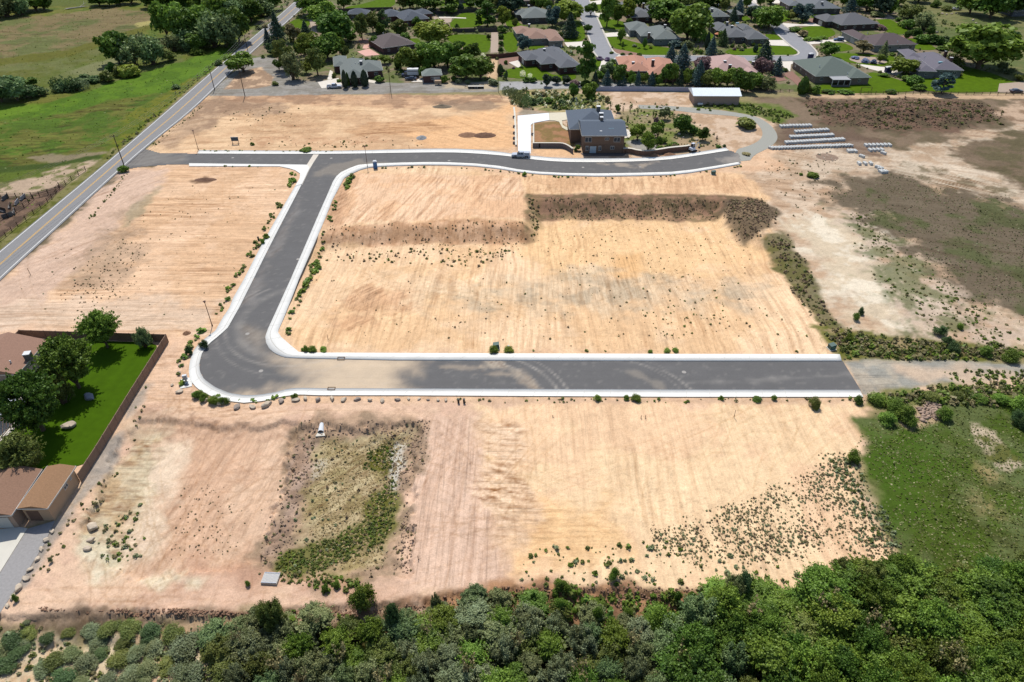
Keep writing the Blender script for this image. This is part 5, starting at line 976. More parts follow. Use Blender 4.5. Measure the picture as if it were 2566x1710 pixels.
house('grey green roofed house with a tall wall chimney on the corner lawn', [((1640,114),(1700,113),22),((1579,92),(1626,90),14),((1606,106),(1640,106),18)], (136,140,134), GR, extras=[('chimney',1627,82,5.2),('cooler',1667,62,6.5),('vent',1668,72,5.5),('vent',1669,93,4)])
house('dark grey roofed house with brick walls behind the round garden trees', [((1583,58),(1634,57),18),((1630,42),(1652,42),12),((1554,33),(1590,34),12)], (92,70,64), (100,102,104), extras=[('chimney',1613,8,6.5),('vent',1632,18,5),('vent',1620,22,5)])
house('salmon shingled house behind the row of conifers', [((1570,196),(1628,196),21),((1627,205),(1699,205),22),((1553,183),(1590,183),13)], (126,92,80), (176,128,106), extras=[('chimney',1637,150,6.4),('cooler',1587,155,5),('vent',1620,145,6),('vent',1609,155,5.4),('vent',1668,165,5)])
house('grey roofed house with two white roof boxes left of the bending street', [((1777,57),(1824,56),18),((1732,38),(1780,38),10),((1838,52),(1858,51),10)], (92,84,80), (104,108,106), extras=[('cooler',1776,17,6.2),('cooler',1785,22,5.6),('vent',1800,32,4.4),('vent',1801,9,5)])
house('wide dark grey house behind the corner lawn and flower beds', [((1822,109),(1874,108),20),((1872,114),(1920,113),14),((1796,92),(1830,91),14),((1860,90),(1884,90),10)], (108,98,92), (96,98,100), extras=[('cooler',1823,55,6.2),('cooler',1835,64,5.8),('skylight',1848,58,5.2),('vent',1869,64,4.8)])
house('pink tiled house behind dark trees and a purple leaved plum', [((1784,197),(1892,197),20),((1862,203),(1892,203),12,'gv')], (128,96,86), (176,146,138), extras=[('chimney',1830,162,6.2),('cooler',1817,152,5.6),('cooler',1888,154,5.2),('vent',1805,146,5)])
house('long green roofed house with covered porch beside the rail fence', [((2040,209),(2165,206),22),((2128,214),(2172,211),14)], (132,116,104), (96,106,98), extras=[('cooler',2074,160,5.4),('vent',2055,163,5.5),('vent',2240-115,181,4)])
house('grey roofed house with a silver stovepipe at the top beside the spruce', [((2030,36),(2103,35),22),((1972,26),(2010,30),14)], (96,90,86), (106,110,112), extras=[('cooler',2061,5,5.5)])
house('grey roofed brick house with three roof pipes beside the hedge', [((2105,78),(2196,74),17),((2062,67),(2110,69),12)], (88,70,64), (98,98,100), extras=[('vent',2134,33,6),('vent',2148,38,5.4),('vent',2156,38,5.4),('skylight',2132,36,5.8)], garage=[(1,'s',0.4,3.5)])
house('brown roofed pale walled house beside the blue van', [((2188,130),(2290,127),15),((2142,112),(2188,118),16)], (160,160,152), (92,80,80), extras=[('vent',2250,103,4.8),('vent',2175,80,6)], garage=[(1,'s',0.35,3.5)])
house('purple grey roofed house with skylight at the right end of the lawns', [((2337,192),(2404,194),24),((2298,196),(2337,197),20),((2268,160),(2305,164),12)], (116,118,116), (104,100,108), extras=[('chimney',2372,128,5.4),('chimney',2385,144,5.0),('skylight',2357,156,4.6),('vent',2319,140,6)])
house('grey metal roofed farm building in the far right corner', [((2535,42),(2640,38),18,'gu')], (110,112,116), (140,146,152), 'barn', 'barn')
house('dark roofed house among the trees at the top edge beyond the pond', [((410,15),(480,12),12)], (90,86,84), (84,88,94))
house('pale roofed house partly hidden behind the top trees left of the swimming pool', [((1150,8),(1185,7),10)], (150,142,132), (120,112,106))
# white metal barn
t = house('long tan barn with white ribbed metal roof and a pale blue door', [((1737,263),(1850,263.5),8.5,'gu')], (186,160,142), (232,238,240), 'barn', 'barn', h=3.2, pitch=0.32, win=False)
M_BDOOR = mat('pale_blue_door', C(176,206,214), 0.6, 0.03); a = Gz(1808,263); b_ = Gz(1829,263.2)
MB().slab([(a.x, a.y - 0.08), (b_.x, b_.y - 0.08), (b_.x, b_.y + 0.1), (a.x, a.y + 0.1)], 0, 2.9).build('sliding_door', M_BDOOR, t)
a = Gz(1788,263); window(t, Vector((a.x, Gz(1737,263).y - 0.0, 0)), Vector((1, 0, 0)), 1.4, 0.7, 1.9, Vector((0, -1, 0)))
a = Gz(1737,263); bb = MB(); L = (Gz(1850,263.5) - a).length
for k in range(26): 
    x = a.x - 0.4 + k * (L + 0.8) / 25; r = 9.6 / 2
    bb.add([(x, a.y - 0.55, 3.37), (x + 0.07, a.y - 0.55, 3.37), (x + 0.07, a.y - 0.55 + r, 3.37 + r * 0.32), (x, a.y - 0.55 + r, 3.37 + r * 0.32), (x, a.y - 0.55, 3.43), (x + 0.07, a.y - 0.55, 3.43), (x + 0.07, a.y - 0.55 + r, 3.43 + r * 0.32), (x, a.y - 0.55 + r, 3.43 + r * 0.32)], [(3,2,1,0),(4,5,6,7),(0,1,5,4),(1,2,6,5),(2,3,7,6),(3,0,4,7)])
bb.build('roof_rib', MATS['shingles_232_238_240'], t)
# bottom left buildings
def gabled(label, name, nr, nl, far, wall, roof, h=2.7, pitch=0.33, group=None, cat='house'):
    """near right corner, near left corner, far right corner (photo px): gable ridge runs away from the near wall"""
    a, b_, c = Gz(*nl), Gz(*nr), Gz(*far); v0 = (c - b_).normalized(); u0 = Vector((v0.y, -v0.x, 0)); L = abs((b_ - a).dot(u0)); Dp = (c - b_).length; o = b_ - u0 * L
    t = thing(name, label, cat, (o.x, o.y, 0), group, world=True); wb, rb, fb = MB(), MB(), MB()
    wb.slab([(p.x, p.y) for p in rect(o, u0, v0, L, Dp)], -0.2, h); zr = roof_wing(rb, fb, o, u0, v0, L, Dp, h, 'gv', pitch, oh=0.35)
    for q in (0, Dp - 0.12):                                # gable triangles
        p0 = o + v0 * q; p1 = p0 + u0 * L; pm = p0 + u0 * L / 2; e = v0 * 0.12; zt = h + pitch * L / 2 + 0.1
        wb.add([(p0.x, p0.y, h), (p1.x, p1.y, h), (pm.x, pm.y, zt), ((p0 + e).x, (p0 + e).y, h), ((p1 + e).x, (p1 + e).y, h), ((pm + e).x, (pm + e).y, zt)], [(0, 1, 2), (5, 4, 3), (0, 3, 4, 1), (1, 4, 5, 2), (2, 5, 3, 0)])
    wb.build('wall', mat('wall_%d_%d_%d' % wall, C(*wall), 0.9, 0.06, 1.0), t); r_ = rb.build('roof', roofmat('shingles_%d_%d_%d' % roof, C(*roof)), t); fb.build('fascia', M_FASC, t)
    return t, o, u0, v0, L, Dp, r_
t, o, u0, v0, L, Dp, r_ = gabled('tan walled garden shed with low brown gable roof against the fence', 'shed', (137,1304), (73,1304), (201,1206), (196,164,132), (156,120,88), 2.9, 0.22, cat='shed')
window(t, o + u0 * L + v0 * (Dp * 0.62), v0, 1.0, 0.7, 1.7, u0); window(t, o + u0 * L + v0 * (Dp * 0.82), v0, 0.5, 0.4, 1.9, u0)
b = MB(); c = o + u0 * (L * 0.34) - v0 * 0.05; b.slab([(p.x, p.y) for p in (c - u0 * 0.9, c + u0 * 0.9, c + u0 * 0.9 + v0 * 0.1, c - u0 * 0.9 + v0 * 0.1)], 0, 2.1); b.build('door', mat('brown_wooden_door', C(120,92,76), 0.8, 0.1), t)
t, o, u0, v0, L, Dp, r_ = gabled('large garage with brown shingle gable roof and white door beside the shed', 'garage', (49,1321), (-70,1321), (118,1214), (186,158,136), (150,116,94), 2.9, 0.33, cat='garage')
c = o + u0 * (L * 0.55); b = MB(); b.slab([(p.x, p.y) for p in (c - u0 * 2.4, c + u0 * 2.4, c + u0 * 2.4 - v0 * 0.08, c - u0 * 2.4 - v0 * 0.08)], 0, 2.3); b.build('garage_door', M_DOOR, t)
t, o, u0, v0, L, Dp, r_ = gabled('single storey house with brown gable roof beside the leafy back garden', 'house', (60,968), (-110,968), (128,886), (160,150,138), (160,124,104), 2.9, 0.30)
for fr in (0.35, 0.8): window(t, o + u0 * L + v0 * (Dp * fr), v0, 1.7, 1.2, 1.0, u0)
p = Gz(66, 884, 4.6); MB().box((p.x, p.y, 3.1), (1.1, 1.1, 1.3), 0.2).build('cooler_box', M_CHIM, r_); MB().box((p.x, p.y, 4.4), (1.2, 1.2, 0.15), 0.2).build('cooler_lid', M_CAP, r_)
p = Gz(25, 905, 4.2); MB().tube((p.x, p.y, 3.3), (p.x, p.y, 4.3), 0.12).build('vent_pipe', M_CAP, r_)
# patio cover and pergola
P4 = [Gz(-60, 990, 2.6), Gz(30, 974, 2.6), Gz(53, 991, 2.6), Gz(-60, 1100, 2.6)]
t = thing('patio_cover', 'flat white corrugated patio roof beside the leafy trees at left edge', 'patio cover', (P4[0].x, P4[0].y, 0), world=True)
MB().slab([(p.x, p.y) for p in P4], 2.5, 2.62).build('roof_sheet', mat('white_corrugated_sheet', C(232,238,246), 0.5, 0.03), t)
for p in P4: MB().box((p.x, p.y, 0), (0.14, 0.14, 2.5)).build('post', M_FRAME, t)
a, b_ = Gz(53, 1002, 2.4), Gz(-70, 1125, 2.4); c, d_ = Gz(50, 1040, 2.4), Gz(-70, 1180, 2.4)
t = thing('pergola', 'brown slatted pergola over the patio at the left edge', 'pergola', (a.x, a.y, 0), world=True); M_WOOD = mat('brown_wood', C(116,92,76), 0.9, 0.15, 3)
bb = MB()
for k in range(14):
    s = k / 13; p = a.lerp(b_, s); q = c.lerp(d_, s); bb.tube((p.x, p.y, 2.45), (q.x, q.y, 2.45), 0.05, 0.05, 4)
bb.build('slats', M_WOOD, t); MB().tube((a.x, a.y, 2.36), (b_.x, b_.y, 2.36), 0.07, 0.07, 4).build('beam', M_WOOD, t); MB().tube((c.x, c.y, 2.36), (d_.x, d_.y, 2.36), 0.07, 0.07, 4).build('beam', M_WOOD, t)
for p in (a, b_, c, d_): MB().box((p.x, p.y, 0), (0.13, 0.13, 2.36)).build('post', M_WOOD, t)
sheet('patio', [(95,925),(140,870),(118,842),(128,880),(138,905),(120,930),(60,1010),(55,1060),(-80,1180),(-80,1010),(30,985)], 0.035, M_PATIO, 0.06)

# the two-storey house in the middle
RF = roofmat('blue_grey_shingles', C(94,104,116)); WB = mat('brown_brick_wall', C(124,100,84), 0.9, 0.14, 3, 0.2); WU = mat('brown_upper_wall', C(134,108,90), 0.9, 0.08, 2)
a = Gz(1460,384); b_ = Gz(1561,384); u0 = Vector((1, 0, 0)); v0 = Vector((0, 1, 0)); L = b_.x - a.x
t = thing('two_storey_house', 'two storey brown house with blue grey roof above the upper street', 'house', (a.x, a.y, 0), world=True)
MB().slab([(p.x, p.y) for p in rect(a, u0, v0, L, 9)], -0.1, 2.9).build('ground_floor_wall', WB, t)
MB().slab([(p.x, p.y) for p in rect(a + Vector((0, -0.15, 0)), u0, v0, L, 9)], 2.9, 5.7).build('upper_wall', WU, t)
ra = Vector((a.x - 3.2, a.y + 9, 0)); MB().slab([(p.x, p.y) for p in rect(ra, u0, v0, L + 1.5, 17)], -0.1, 4.4).build('rear_wall', WU, t)
rb, fb = MB(), MB(); roof_wing(rb, fb, a + Vector((0, -0.15, 0)), u0, v0, L, 13.5, 5.7, 'gu', 0.26, oh=0.7)
roof_wing(rb, fb, ra, u0, v0, L + 1.5, 17, 4.4, 'h', 0.42, oh=0.7, dz=0.01); r_ = rb.build('roof', RF, t); fb.build('fascia', M_FASC, t)
MB().slab([(p.x, p.y) for p in rect(a + Vector((0.06, 9, 0)), u0, v0, L - 0.12, 4.3)], -0.1, 5.7).build('middle_wall', WU, t)
yf = a.y - 0.15
for px, wd, hh, z in ((1472,2.1,1.5,3.6),(1518,1.3,0.8,4.2),(1543,2.0,1.5,3.6)): window(t, Vector((Gz(px,384).x * (yf / a.y), yf, 0)), u0, wd, hh, z, -v0)
for px, wd, hh, z in ((1470,1.0,1.5,0.8),(1502,0.9,1.5,0.8),(1533,1.2,1.1,1.2)): window(t, Vector((Gz(px,384).x, a.y, 0)), u0, wd, hh, z, -v0)
x = Gz(1485,384).x; MB().slab([(x - 1, a.y - 0.08), (x + 1, a.y - 0.08), (x + 1, a.y + 0.02), (x - 1, a.y + 0.02)], 0, 2.2).build('patio_door', mat('pale_glass_door', C(180,196,206), 0.2, 0.03, spec=0.6), t)
for px, py, z, w_, d_ in ((1500,266,8.6,1.2,1.2),(1507,283,8.6,1.3,1.0)):
    p = Gz(px, py, z); MB().box((p.x, p.y, z - 2.8), (w_, d_, 2.65)).build('cooler_box', M_CHIM, r_); MB().box((p.x, p.y, z - 0.15), (w_ + 0.1, d_ + 0.1, 0.15)).build('cooler_lid', M_CAP, r_)
p = Gz(1508, 293, 8.9); MB().box((p.x, p.y, 5.2), (0.9, 1.1, 3.55)).build('chimney', M_CHIM, r_); MB().box((p.x, p.y, 8.75), (1.0, 1.2, 0.15)).build('chimney_cap', M_CAP, r_)
for px, py in ((1470,321),(1531,322)): p = Gz(px, py, 6.75); MB().box((p.x, p.y, 6.35), (1.7, 0.7, 0.5)).build('skylight', M_SKYL, r_)
p = Gz(1506,328,6.6); MB().box((p.x, p.y, 6.0), (0.7, 0.5, 0.55)).build('vent_pipe', M_CAP, r_)
sheet('patio', [(1455,384.5),(1570,384.5),(1562,391),(1462,391)], 0.05, mat('dark_patio', C(104,96,92), 0.9, 0.1), 0.1)
M_BLK = mat('brown_block_wall', C(128,98,82), 0.95, 0.14, 4, 0.3); M_GBL = mat('grey_block_wall', C(120,112,110), 0.95, 0.14, 4, 0.3)
def wallrun(name, label, pts, z0, z1, th, m, cat='retaining wall', group=None, cap=None, px=True):
    P = [Vector((*q, 0)) for q in (smooth_pl(PW(pts), 1) if px else pts)]; t = thing(name, label, cat, (P[0].x, P[0].y, 0), group, world=True); b, c = MB(), MB()
    for i in range(len(P) - 1):
        d = (P[i + 1] - P[i]); 
        if d.length < 0.05: continue
        d.normalize(); n = Vector((-d.y, d.x, 0)) * th / 2; e = d * th * 0.35
        q = [P[i] - e - n, P[i + 1] + e - n, P[i + 1] + e + n, P[i] - e + n]; b.slab([(k.x, k.y) for k in q], z0, z1 + 0.002 * (i % 3)); n2 = n * 1.25
        q = [P[i] - e - n2, P[i + 1] + e - n2, P[i + 1] + e + n2, P[i] - e + n2]; c.slab([(k.x, k.y) for k in q], z1 + 0.006, z1 + 0.09 + 0.002 * (i % 3))
    b.build('wall', m, t); c.build('coping', cap or M_CONC2, t); return t
wallrun('retaining_wall', 'grey block retaining wall curving below the brown front yard', [(1336,370),(1400,370),(1412,371),(1425,377),(1434,384)], -0.1, 1.5, 0.5, M_GBL)
wallrun('retaining_wall', 'low pale wall along the right side of the white driveway', [(1337,312),(1337,368)], -0.1, 0.4, 0.35, M_CONC2)
wallrun('retaining_wall', 'brown block wall below the garden right of the two storey house', [(1562,384),(1577,383),(1600,389),(1625,390),(1650,386),(1680,381),(1715,378),(1725,376)], -0.1, 1.5, 0.7, M_BLK)
wallrun('retaining_wall', 'low concrete wall beside the left edge of the white driveway', [(1288,272),(1290,290),(1292,330),(1293,366)], -0.1, 0.35, 0.5, mat('white_stone_wall', C(214,208,198), 0.9, 0.1))
for k, (px, py) in enumerate([(1290,296),(1291,320),(1291,336),(1291,349),(1291,361),(1337,339)]):
    p = Gz(px, py); 
    for q in range(1): tag(MB().box((p.x - 0.4, p.y, 0), (0.7, 0.7, 0.75), 0.2, 0.8).build('rock_block', M_GBL), ['topmost', 'second', 'third', 'fourth', 'lowest', 'single'][k] + ' dark rock block on the low wall beside the white driveway', 'rock', 'rocks on the walls beside the white driveway')

# ------------------------------------------------------------------ fences
def fence(label, pts, h, m, style='board', step=2.4, name='fence', group=None):
    P = [Vector((*q, 0)) for q in PW(pts)]; t = thing(name, label, 'fence', (P[0].x, P[0].y, gz(P[0].x, P[0].y)), group, world=True); b = MB(); posts = []
    for i in range(len(P) - 1):
        d = P[i + 1] - P[i]; n = max(1, round(d.length / step)); dn = d.normalized(); nn = Vector((-dn.y, dn.x, 0)) * 0.025
        for k in range(n):
            p, q = P[i] + d * k / n, P[i] + d * (k + 1) / n; z = gz(p.x, p.y); posts.append((p, z))
            if style == 'board':
                c = [p - nn, q - nn, q + nn, p + nn]; b.slab([(v.x, v.y) for v in c], z, z + h)
                c = [p - nn * 2, q - nn * 2, q + nn * 2, p + nn * 2]; b.slab([(v.x, v.y) for v in c], z + h + 0.004, z + h + 0.05)
            else:
                z2 = gz(q.x, q.y)
                for f in (0.35, 0.68, 0.97): b.tube((p.x, p.y, z + h * f), (q.x, q.y, z2 + h * f), 0.045, 0.045, 5)
    posts.append((P[-1], gz(P[-1].x, P[-1].y))); b.build('fence_panel' if style == 'board' else 'rail', m, t)
    for p, z in posts[:100]: MB().box((p.x, p.y, z - 0.1), (0.14, 0.14, h + 0.22)).build('post', m, t)
    return t
M_FB = mat('weathered_brown_fence', C(150,122,102), 0.9, 0.12, 2.5); M_FD = mat('dark_grey_fence', C(92,84,80), 0.9, 0.12, 2.5); M_FW = mat('blue_grey_vinyl', C(176,184,206), 0.6, 0.05); M_FR = mat('brown_rail_wood', C(112,84,66), 0.9, 0.15, 3)
fence('tall brown board fence around the leafy back garden', [(30,872),(57,846),(422,857),(338,992),(250,1138),(205,1208)], 1.85, M_FB)
fence('long blue grey vinyl fence left of the white roofed barn', [(1462,228),(1600,228.5),(1733,230)], 1.6, M_FW)
fence('brown split rail fence along the lower edge of the right lawns', [(1932,230),(2000,233),(2100,236),(2250,237),(2400,238),(2600,239)], 1.2, M_FR, 'rail', 3.0)
fence('dark grey board fence behind the rectangular lawn', [(1120,82),(1180,81),(1249,80)], 1.8, M_FD)
fence('dark fence at the top left behind the slate roofed houses', [(850,31),(930,28),(985,27)], 1.8, M_FD)
fence('dark fence under the pines behind the curved lawn', [(1086,36),(1140,34),(1192,30),(1192,22)], 1.8, M_FD)
fence('short brown fence between the rectangular lawn and the dirt track', [(1218,146),(1249,146),(1300,140)], 1.7, mat('red_brown_fence', C(112,80,66), 0.9, 0.1))
fence('row of wooden corral posts and rails beside the main road', [(-60,665),(0,606),(45,568),(85,537),(120,508),(150,476),(180,452),(215,428)], 1.3, M_FR, 'rail', 3.0)
fence('dark rail fence behind the corral at the left edge', [(-60,492),(0,490),(60,494),(100,493),(142,482),(150,470)], 1.5, mat('dark_corral_wood', C(74,60,50), 0.9, 0.15), 'rail', 2.5)
fence('inner corral rail fence at the left edge', [(-40,560),(20,545),(60,520),(85,500)], 1.3, MATS['dark_corral_wood'], 'rail', 2.5)
# green wire-fence posts in the meadow
M_PST = mat('grey_post_wood', C(96,84,72), 0.9, 0.12)
for px, py, tp in ((441,236,206),(105,458,425),(1735,100,90)):
    pass
# ------------------------------------------------------------------ poles, wires, lamps
M_POLE = mat('weathered_pole', C(92,78,66), 0.9, 0.15, 2); M_LAMP = mat('dark_bronze_lamp', C(96,60,52), 0.6, 0.05); M_WIRE = mat('grey_wire', C(150,148,140), 0.6, 0.02); M_INS = mat('insulator_grey', C(170,170,168), 0.5, 0.03)
POLES = []
def pole(px, py, top, arm, label, r=0.16, ang=0.0):
    p = G(px, py); h = topz(p, top) - p.z; t = thing('utility_pole', label, 'utility pole', (p.x, p.y, p.z), 'wooden utility poles', world=True)
    MB().tube((p.x, p.y, p.z - 0.3), (p.x, p.y, p.z + h), r, r * 0.7, 8).build('post', M_POLE, t)
    if arm:
        c, s = math.cos(ang), math.sin(ang); z = p.z + h - 0.5
        cb = MB().tube((p.x - c * 1.2, p.y - s * 1.2, z), (p.x + c * 1.2, p.y + s * 1.2, z), 0.06, 0.06, 5).build('crossarm', M_POLE, t)
        b = MB()
        for k in (-1.1, 0, 1.1): b.tube((p.x + c * k, p.y + s * k, z + 0.04), (p.x + c * k, p.y + s * k, z + 0.28), 0.05, 0.04, 5)
        b.build('insulators', M_INS, cb)
    return (p, h)
PA = [(-150,760,560,'wooden pole beyond the left frame edge'),(312,418,338,'wooden utility pole at the corner where the new street meets the main road'),(538,226,166,'wooden utility pole beside the road at the head of the gravel drive'),(623,138,88,'wooden utility pole beside the road behind the small round tree'),(681,92,46,'wooden utility pole beside the road left of the tall dark spruce'),(752,28,-22,'wooden utility pole by the road at the top edge')]
PL = [pole(a, b, c, True, lb, ang=0.2) for a, b, c, lb in PA]
pole(614, 242, 160, False, 'tall bare pole at the front of the gravel drive')
pole(980, 237, 172, False, 'thin pole with a leaning guy wire at the edge of the gravel drive', 0.12)
pole(1249, 232, 138, False, 'thin tall pole between the gravel drive and the oval lawn', 0.09)
pole(441, 236, 205, False, 'short leaning pole in the green meadow left of the road', 0.12)
p = G(980, 237); q = G(976, 249); tag(MB().tube((p.x, p.y, 7.5), (q.x, q.y, 0), 0.03, 0.03, 4).build('guy_wire', M_POLE), 'taut guy wire running down from the thin pole to the dirt', 'wire')
for off, nm in ((-1.1, 'left'), (0, 'middle'), (1.1, 'right')):
    b = MB()
    for i in range(len(PL) - 1):
        (p0, h0), (p1, h1) = PL[i], PL[i + 1]; c, s = math.cos(0.2) * off, math.sin(0.2) * off; a = Vector((p0.x + c, p0.y + s, p0.z + h0 - 0.2)); e = Vector((p1.x + c, p1.y + s, p1.z + h1 - 0.2)); pr = a
        for k in range(1, 13):
            f = k / 12; q = a.lerp(e, f); q.z -= 1.2 * 4 * f * (1 - f); b.tube(pr, q, 0.035, 0.035, 3); pr = q
    tag(b.build('power_line', M_WIRE), nm + ' wire of the power line sagging along the main road', 'power line', 'wires of the roadside power line')
for px, py, tp, lb in ((497,376,326,'slim brown street lamp at the left end of the upper street'),(921,420,366,'slim brown street lamp beside the blue portable toilet'),(532,817,754,'slim brown street lamp on the outside of the lower street bend')):
    p = G(px, py); h = topz(p, tp) - p.z; t = thing('street_lamp', lb, 'street lamp', (p.x, p.y, p.z), 'street lamps of the new streets', world=True)
    MB().tube((p.x, p.y, p.z), (p.x, p.y, p.z + h - 0.5), 0.085, 0.06, 8).build('post', M_LAMP, t); MB().tube((p.x, p.y, p.z), (p.x, p.y, p.z + 0.4), 0.16, 0.12, 8).build('base', M_LAMP, t)
    MB().tube((p.x, p.y, p.z + h - 0.5), (p.x, p.y, p.z + h - 0.12), 0.12, 0.26, 8).tube((p.x, p.y, p.z + h - 0.12), (p.x, p.y, p.z + h), 0.30, 0.08, 8).build('lantern', M_LAMP, t)

# ------------------------------------------------------------------ vehicles
M_TYRE = mat('black_tyre', C(40,40,42), 0.85, 0.05); M_RIM = mat('grey_rim', C(170,172,176), 0.4, 0.03, metal=0.5); M_VGL = mat('vehicle_glass', C(40,48,60), 0.08, 0.03, spec=0.8); M_LIGHT = mat('lamp_glass', C(225,225,215), 0.2, 0.02); M_TAIL = mat('red_lamp', C(170,40,36), 0.3, 0.02)
def paint_m(n, c): return mat(n, C(*c), 0.28, 0.03, 1.0, spec=0.6)
def wheels(t, xs, w, r):
    for x in xs:
        for s in (-1, 1):
            y = s * (w / 2 - 0.1); ty = MB().tube((x, y - s * 0.12, r), (x, y + s * 0.10, r), r, r, 16).build('wheel', M_TYRE, t); MB().tube((x, y + s * 0.09, r), (x, y + s * 0.125, r), r * 0.6, r * 0.55, 12).build('rim', M_RIM, ty)
def frustum(prof, w0, w1, z0, z1):                        # cabin: prof [(x_bottom, x_top)...] pair front/back
    (a, a2), (b, b2) = prof; m = MB()
    v = [(a, -w0, z0), (b, -w0, z0), (b, w0, z0), (a, w0, z0), (a2, -w1, z1), (b2, -w1, z1), (b2, w1, z1), (a2, w1, z1)]
    return m.add(v, [(3, 2, 1, 0), (4, 5, 6, 7), (0, 1, 5, 4), (1, 2, 6, 5), (2, 3, 7, 6), (3, 0, 4, 7)])
def vehicle(kind, p, ang, col, label, cat, name):
    """front towards +x"""
    t = thing(name, label, cat, (p.x, p.y, p.z), 'parked vehicles', ang); M = paint_m('car_paint_%d_%d_%d' % col, col); W = 1.95
    if kind in ('pickup', 'shellpickup'):
        prof = [(-2.85, 0.55), (-2.85, 1.12), (0.95, 1.12), (2.5, 1.02), (2.85, 0.85), (2.85, 0.45), (2.35, 0.42), (2.2, 0.75), (1.75, 0.8), (1.35, 0.75), (1.2, 0.42), (-1.25, 0.42), (-1.4, 0.75), (-1.8, 0.8), (-2.2, 0.75), (-2.35, 0.45)]
        MB().prism(prof, -W / 2, W / 2).build('body', M, t, bevel=0.06); wheels(t, (-1.8, 1.75), W, 0.40)
        x0 = -0.95
        frustum(((x0, x0 + 0.12), (1.15, 0.45)), W / 2 - 0.08, W / 2 - 0.28, 1.10, 1.72).build('window_band', M_VGL, t); frustum(((x0 + 0.1, x0 + 0.16), (0.52, 0.40)), W / 2 - 0.26, W / 2 - 0.3, 1.70, 1.78).build('cab_roof', M, t)
        for x in (x0 + 0.15, 0.05, 0.75):
            for s in (-1, 1): MB().box((x, s * (W / 2 - 0.155), 1.1), (0.09, 0.06, 0.6), 0, 1.0).build('pillar', M, t)
        if kind == 'pickup': MB().box((-1.9, 0, 1.123), (1.7, W - 0.35, 0.02)).build('cargo_bed', mat('bed_liner', C(70,72,76), 0.8, 0.05), t); MB().box((-2.0, 0.1, 1.14), (1.0, 0.7, 0.35)).build('cargo_box', M_CAP, t)
        else:
            frustum(((-2.8, -2.7), (x0 - 0.04, x0 - 0.04)), W / 2 - 0.07, W / 2 - 0.2, 1.12, 1.70).build('camper_shell', M, t); frustum(((-2.6, -2.55), (-1.2, -1.2)), W / 2 - 0.095, W / 2 - 0.175, 1.24, 1.58).build('shell_window', M_VGL, t)
        L = 2.85
    elif kind in ('suv', 'sedan'):
        hh = 1.78 if kind == 'suv' else 1.42; L = 2.4; W = 1.85
        prof = [(-2.3, 0.5), (-2.4, 0.9), (-2.3, 1.0), (1.1, 1.0), (2.1, 0.88), (2.4, 0.7), (2.35, 0.4), (1.95, 0.38), (1.8, 0.68), (1.4, 0.74), (1.0, 0.68), (0.85, 0.36), (-0.95, 0.36), (-1.1, 0.68), (-1.45, 0.74), (-1.85, 0.68), (-1.95, 0.4)]
        MB().prism(prof, -W / 2, W / 2).build('body', M, t, bevel=0.06); wheels(t, (-1.45, 1.4), W, 0.36)
        xb = -2.25 if kind == 'suv' else -1.6; frustum(((xb, xb + 0.35), (1.15, 0.35)), W / 2 - 0.06, W / 2 - 0.25, 0.98, hh - 0.07).build('window_band', M_VGL, t); frustum(((xb + 0.33, xb + 0.42), (0.4, 0.28)), W / 2 - 0.22, W / 2 - 0.28, hh - 0.08, hh).build('roof_panel', M_CAP if col[2] > 120 and kind == 'suv' else M, t)
        for x in (xb + 0.75, -0.45, 0.4):
            for s in (-1, 1): MB().box((x, s * (W / 2 - 0.14), 0.98), (0.08, 0.06, hh - 1.1)).build('pillar', M, t)
    for s in (-1, 1):
        MB().box((L - 0.03, s * (W / 2 - 0.28), 0.66), (0.09, 0.35, 0.16)).build('headlight', M_LIGHT, t); MB().box((-L + 0.02, s * (W / 2 - 0.16), 0.72), (0.08, 0.2, 0.28)).build('tail_light', M_TAIL, t)
    return t
vehicle('pickup', G(838,221), R(-176) + R(185), (205,210,222), 'silver pickup with crew cab parked on the gravel by the cream concrete apron', 'pickup truck', 'pickup_truck')
vehicle('shellpickup', Vector((Gz(1305,394).x, Gz(1305,394).y, 0.02)), R(176), (196,202,210), 'silver pickup with camper shell parked at the foot of the white driveway', 'pickup truck', 'pickup_truck')
vehicle('suv', G(2101,103), R(172), (44,84,132), 'dark blue van with pale roof on the driveway beside the brown roofed house', 'van', 'parked_van')
vehicle('sedan', G(1030,201), R(176), (60,74,96), 'dark blue car parked in front of the white box truck', 'car', 'parked_car')
vehicle('pickup', G(2396,26), R(10), (226,228,230), 'white pickup parked under the trees near the top right corner', 'pickup truck', 'pickup_truck')
vehicle('sedan', G(1436,4), R(80), (36,38,44), 'black car parked by the long street at the top edge', 'car', 'parked_car')
vehicle('sedan', G(2545,232), R(4), (80,86,98), 'dark car parked at the curved gravel yard on the right edge', 'car', 'parked_car')
# box truck
p = G(1030, 196); t = thing('box_truck', 'white box truck with a dark blue cab beside the brick garage', 'truck', (p.x - 0.5, p.y + 1.8, 0), 'parked vehicles', R(182))
MB().box((-1.2, 0, 0.9), (4.6, 2.3, 2.3)).build('cargo_box', M_CAP, t, bevel=0.05); MB().box((-1.2, -1.16, 2.3), (4.2, 0.03, 0.25)).build('box_stripe', M_VGL, t); MB().box((-1.2, 1.16, 2.3), (4.2, 0.03, 0.25)).build('box_stripe', M_VGL, t)
NB = paint_m('navy_truck_paint', (52,60,96)); MB().prism([(1.2, 0.5), (1.2, 1.25), (3.4, 1.2), (3.5, 0.5)], -1.0, 1.0).build('hood', NB, t, bevel=0.05); frustum(((1.15, 1.2), (2.5, 2.1)), 0.98, 0.85, 1.2, 2.05).build('window_band', M_VGL, t); frustum(((1.15, 1.18), (2.14, 2.0)), 0.87, 0.83, 2.04, 2.14).build('cab_roof', NB, t); wheels(t, (-2.2, 2.4), 2.1, 0.45)
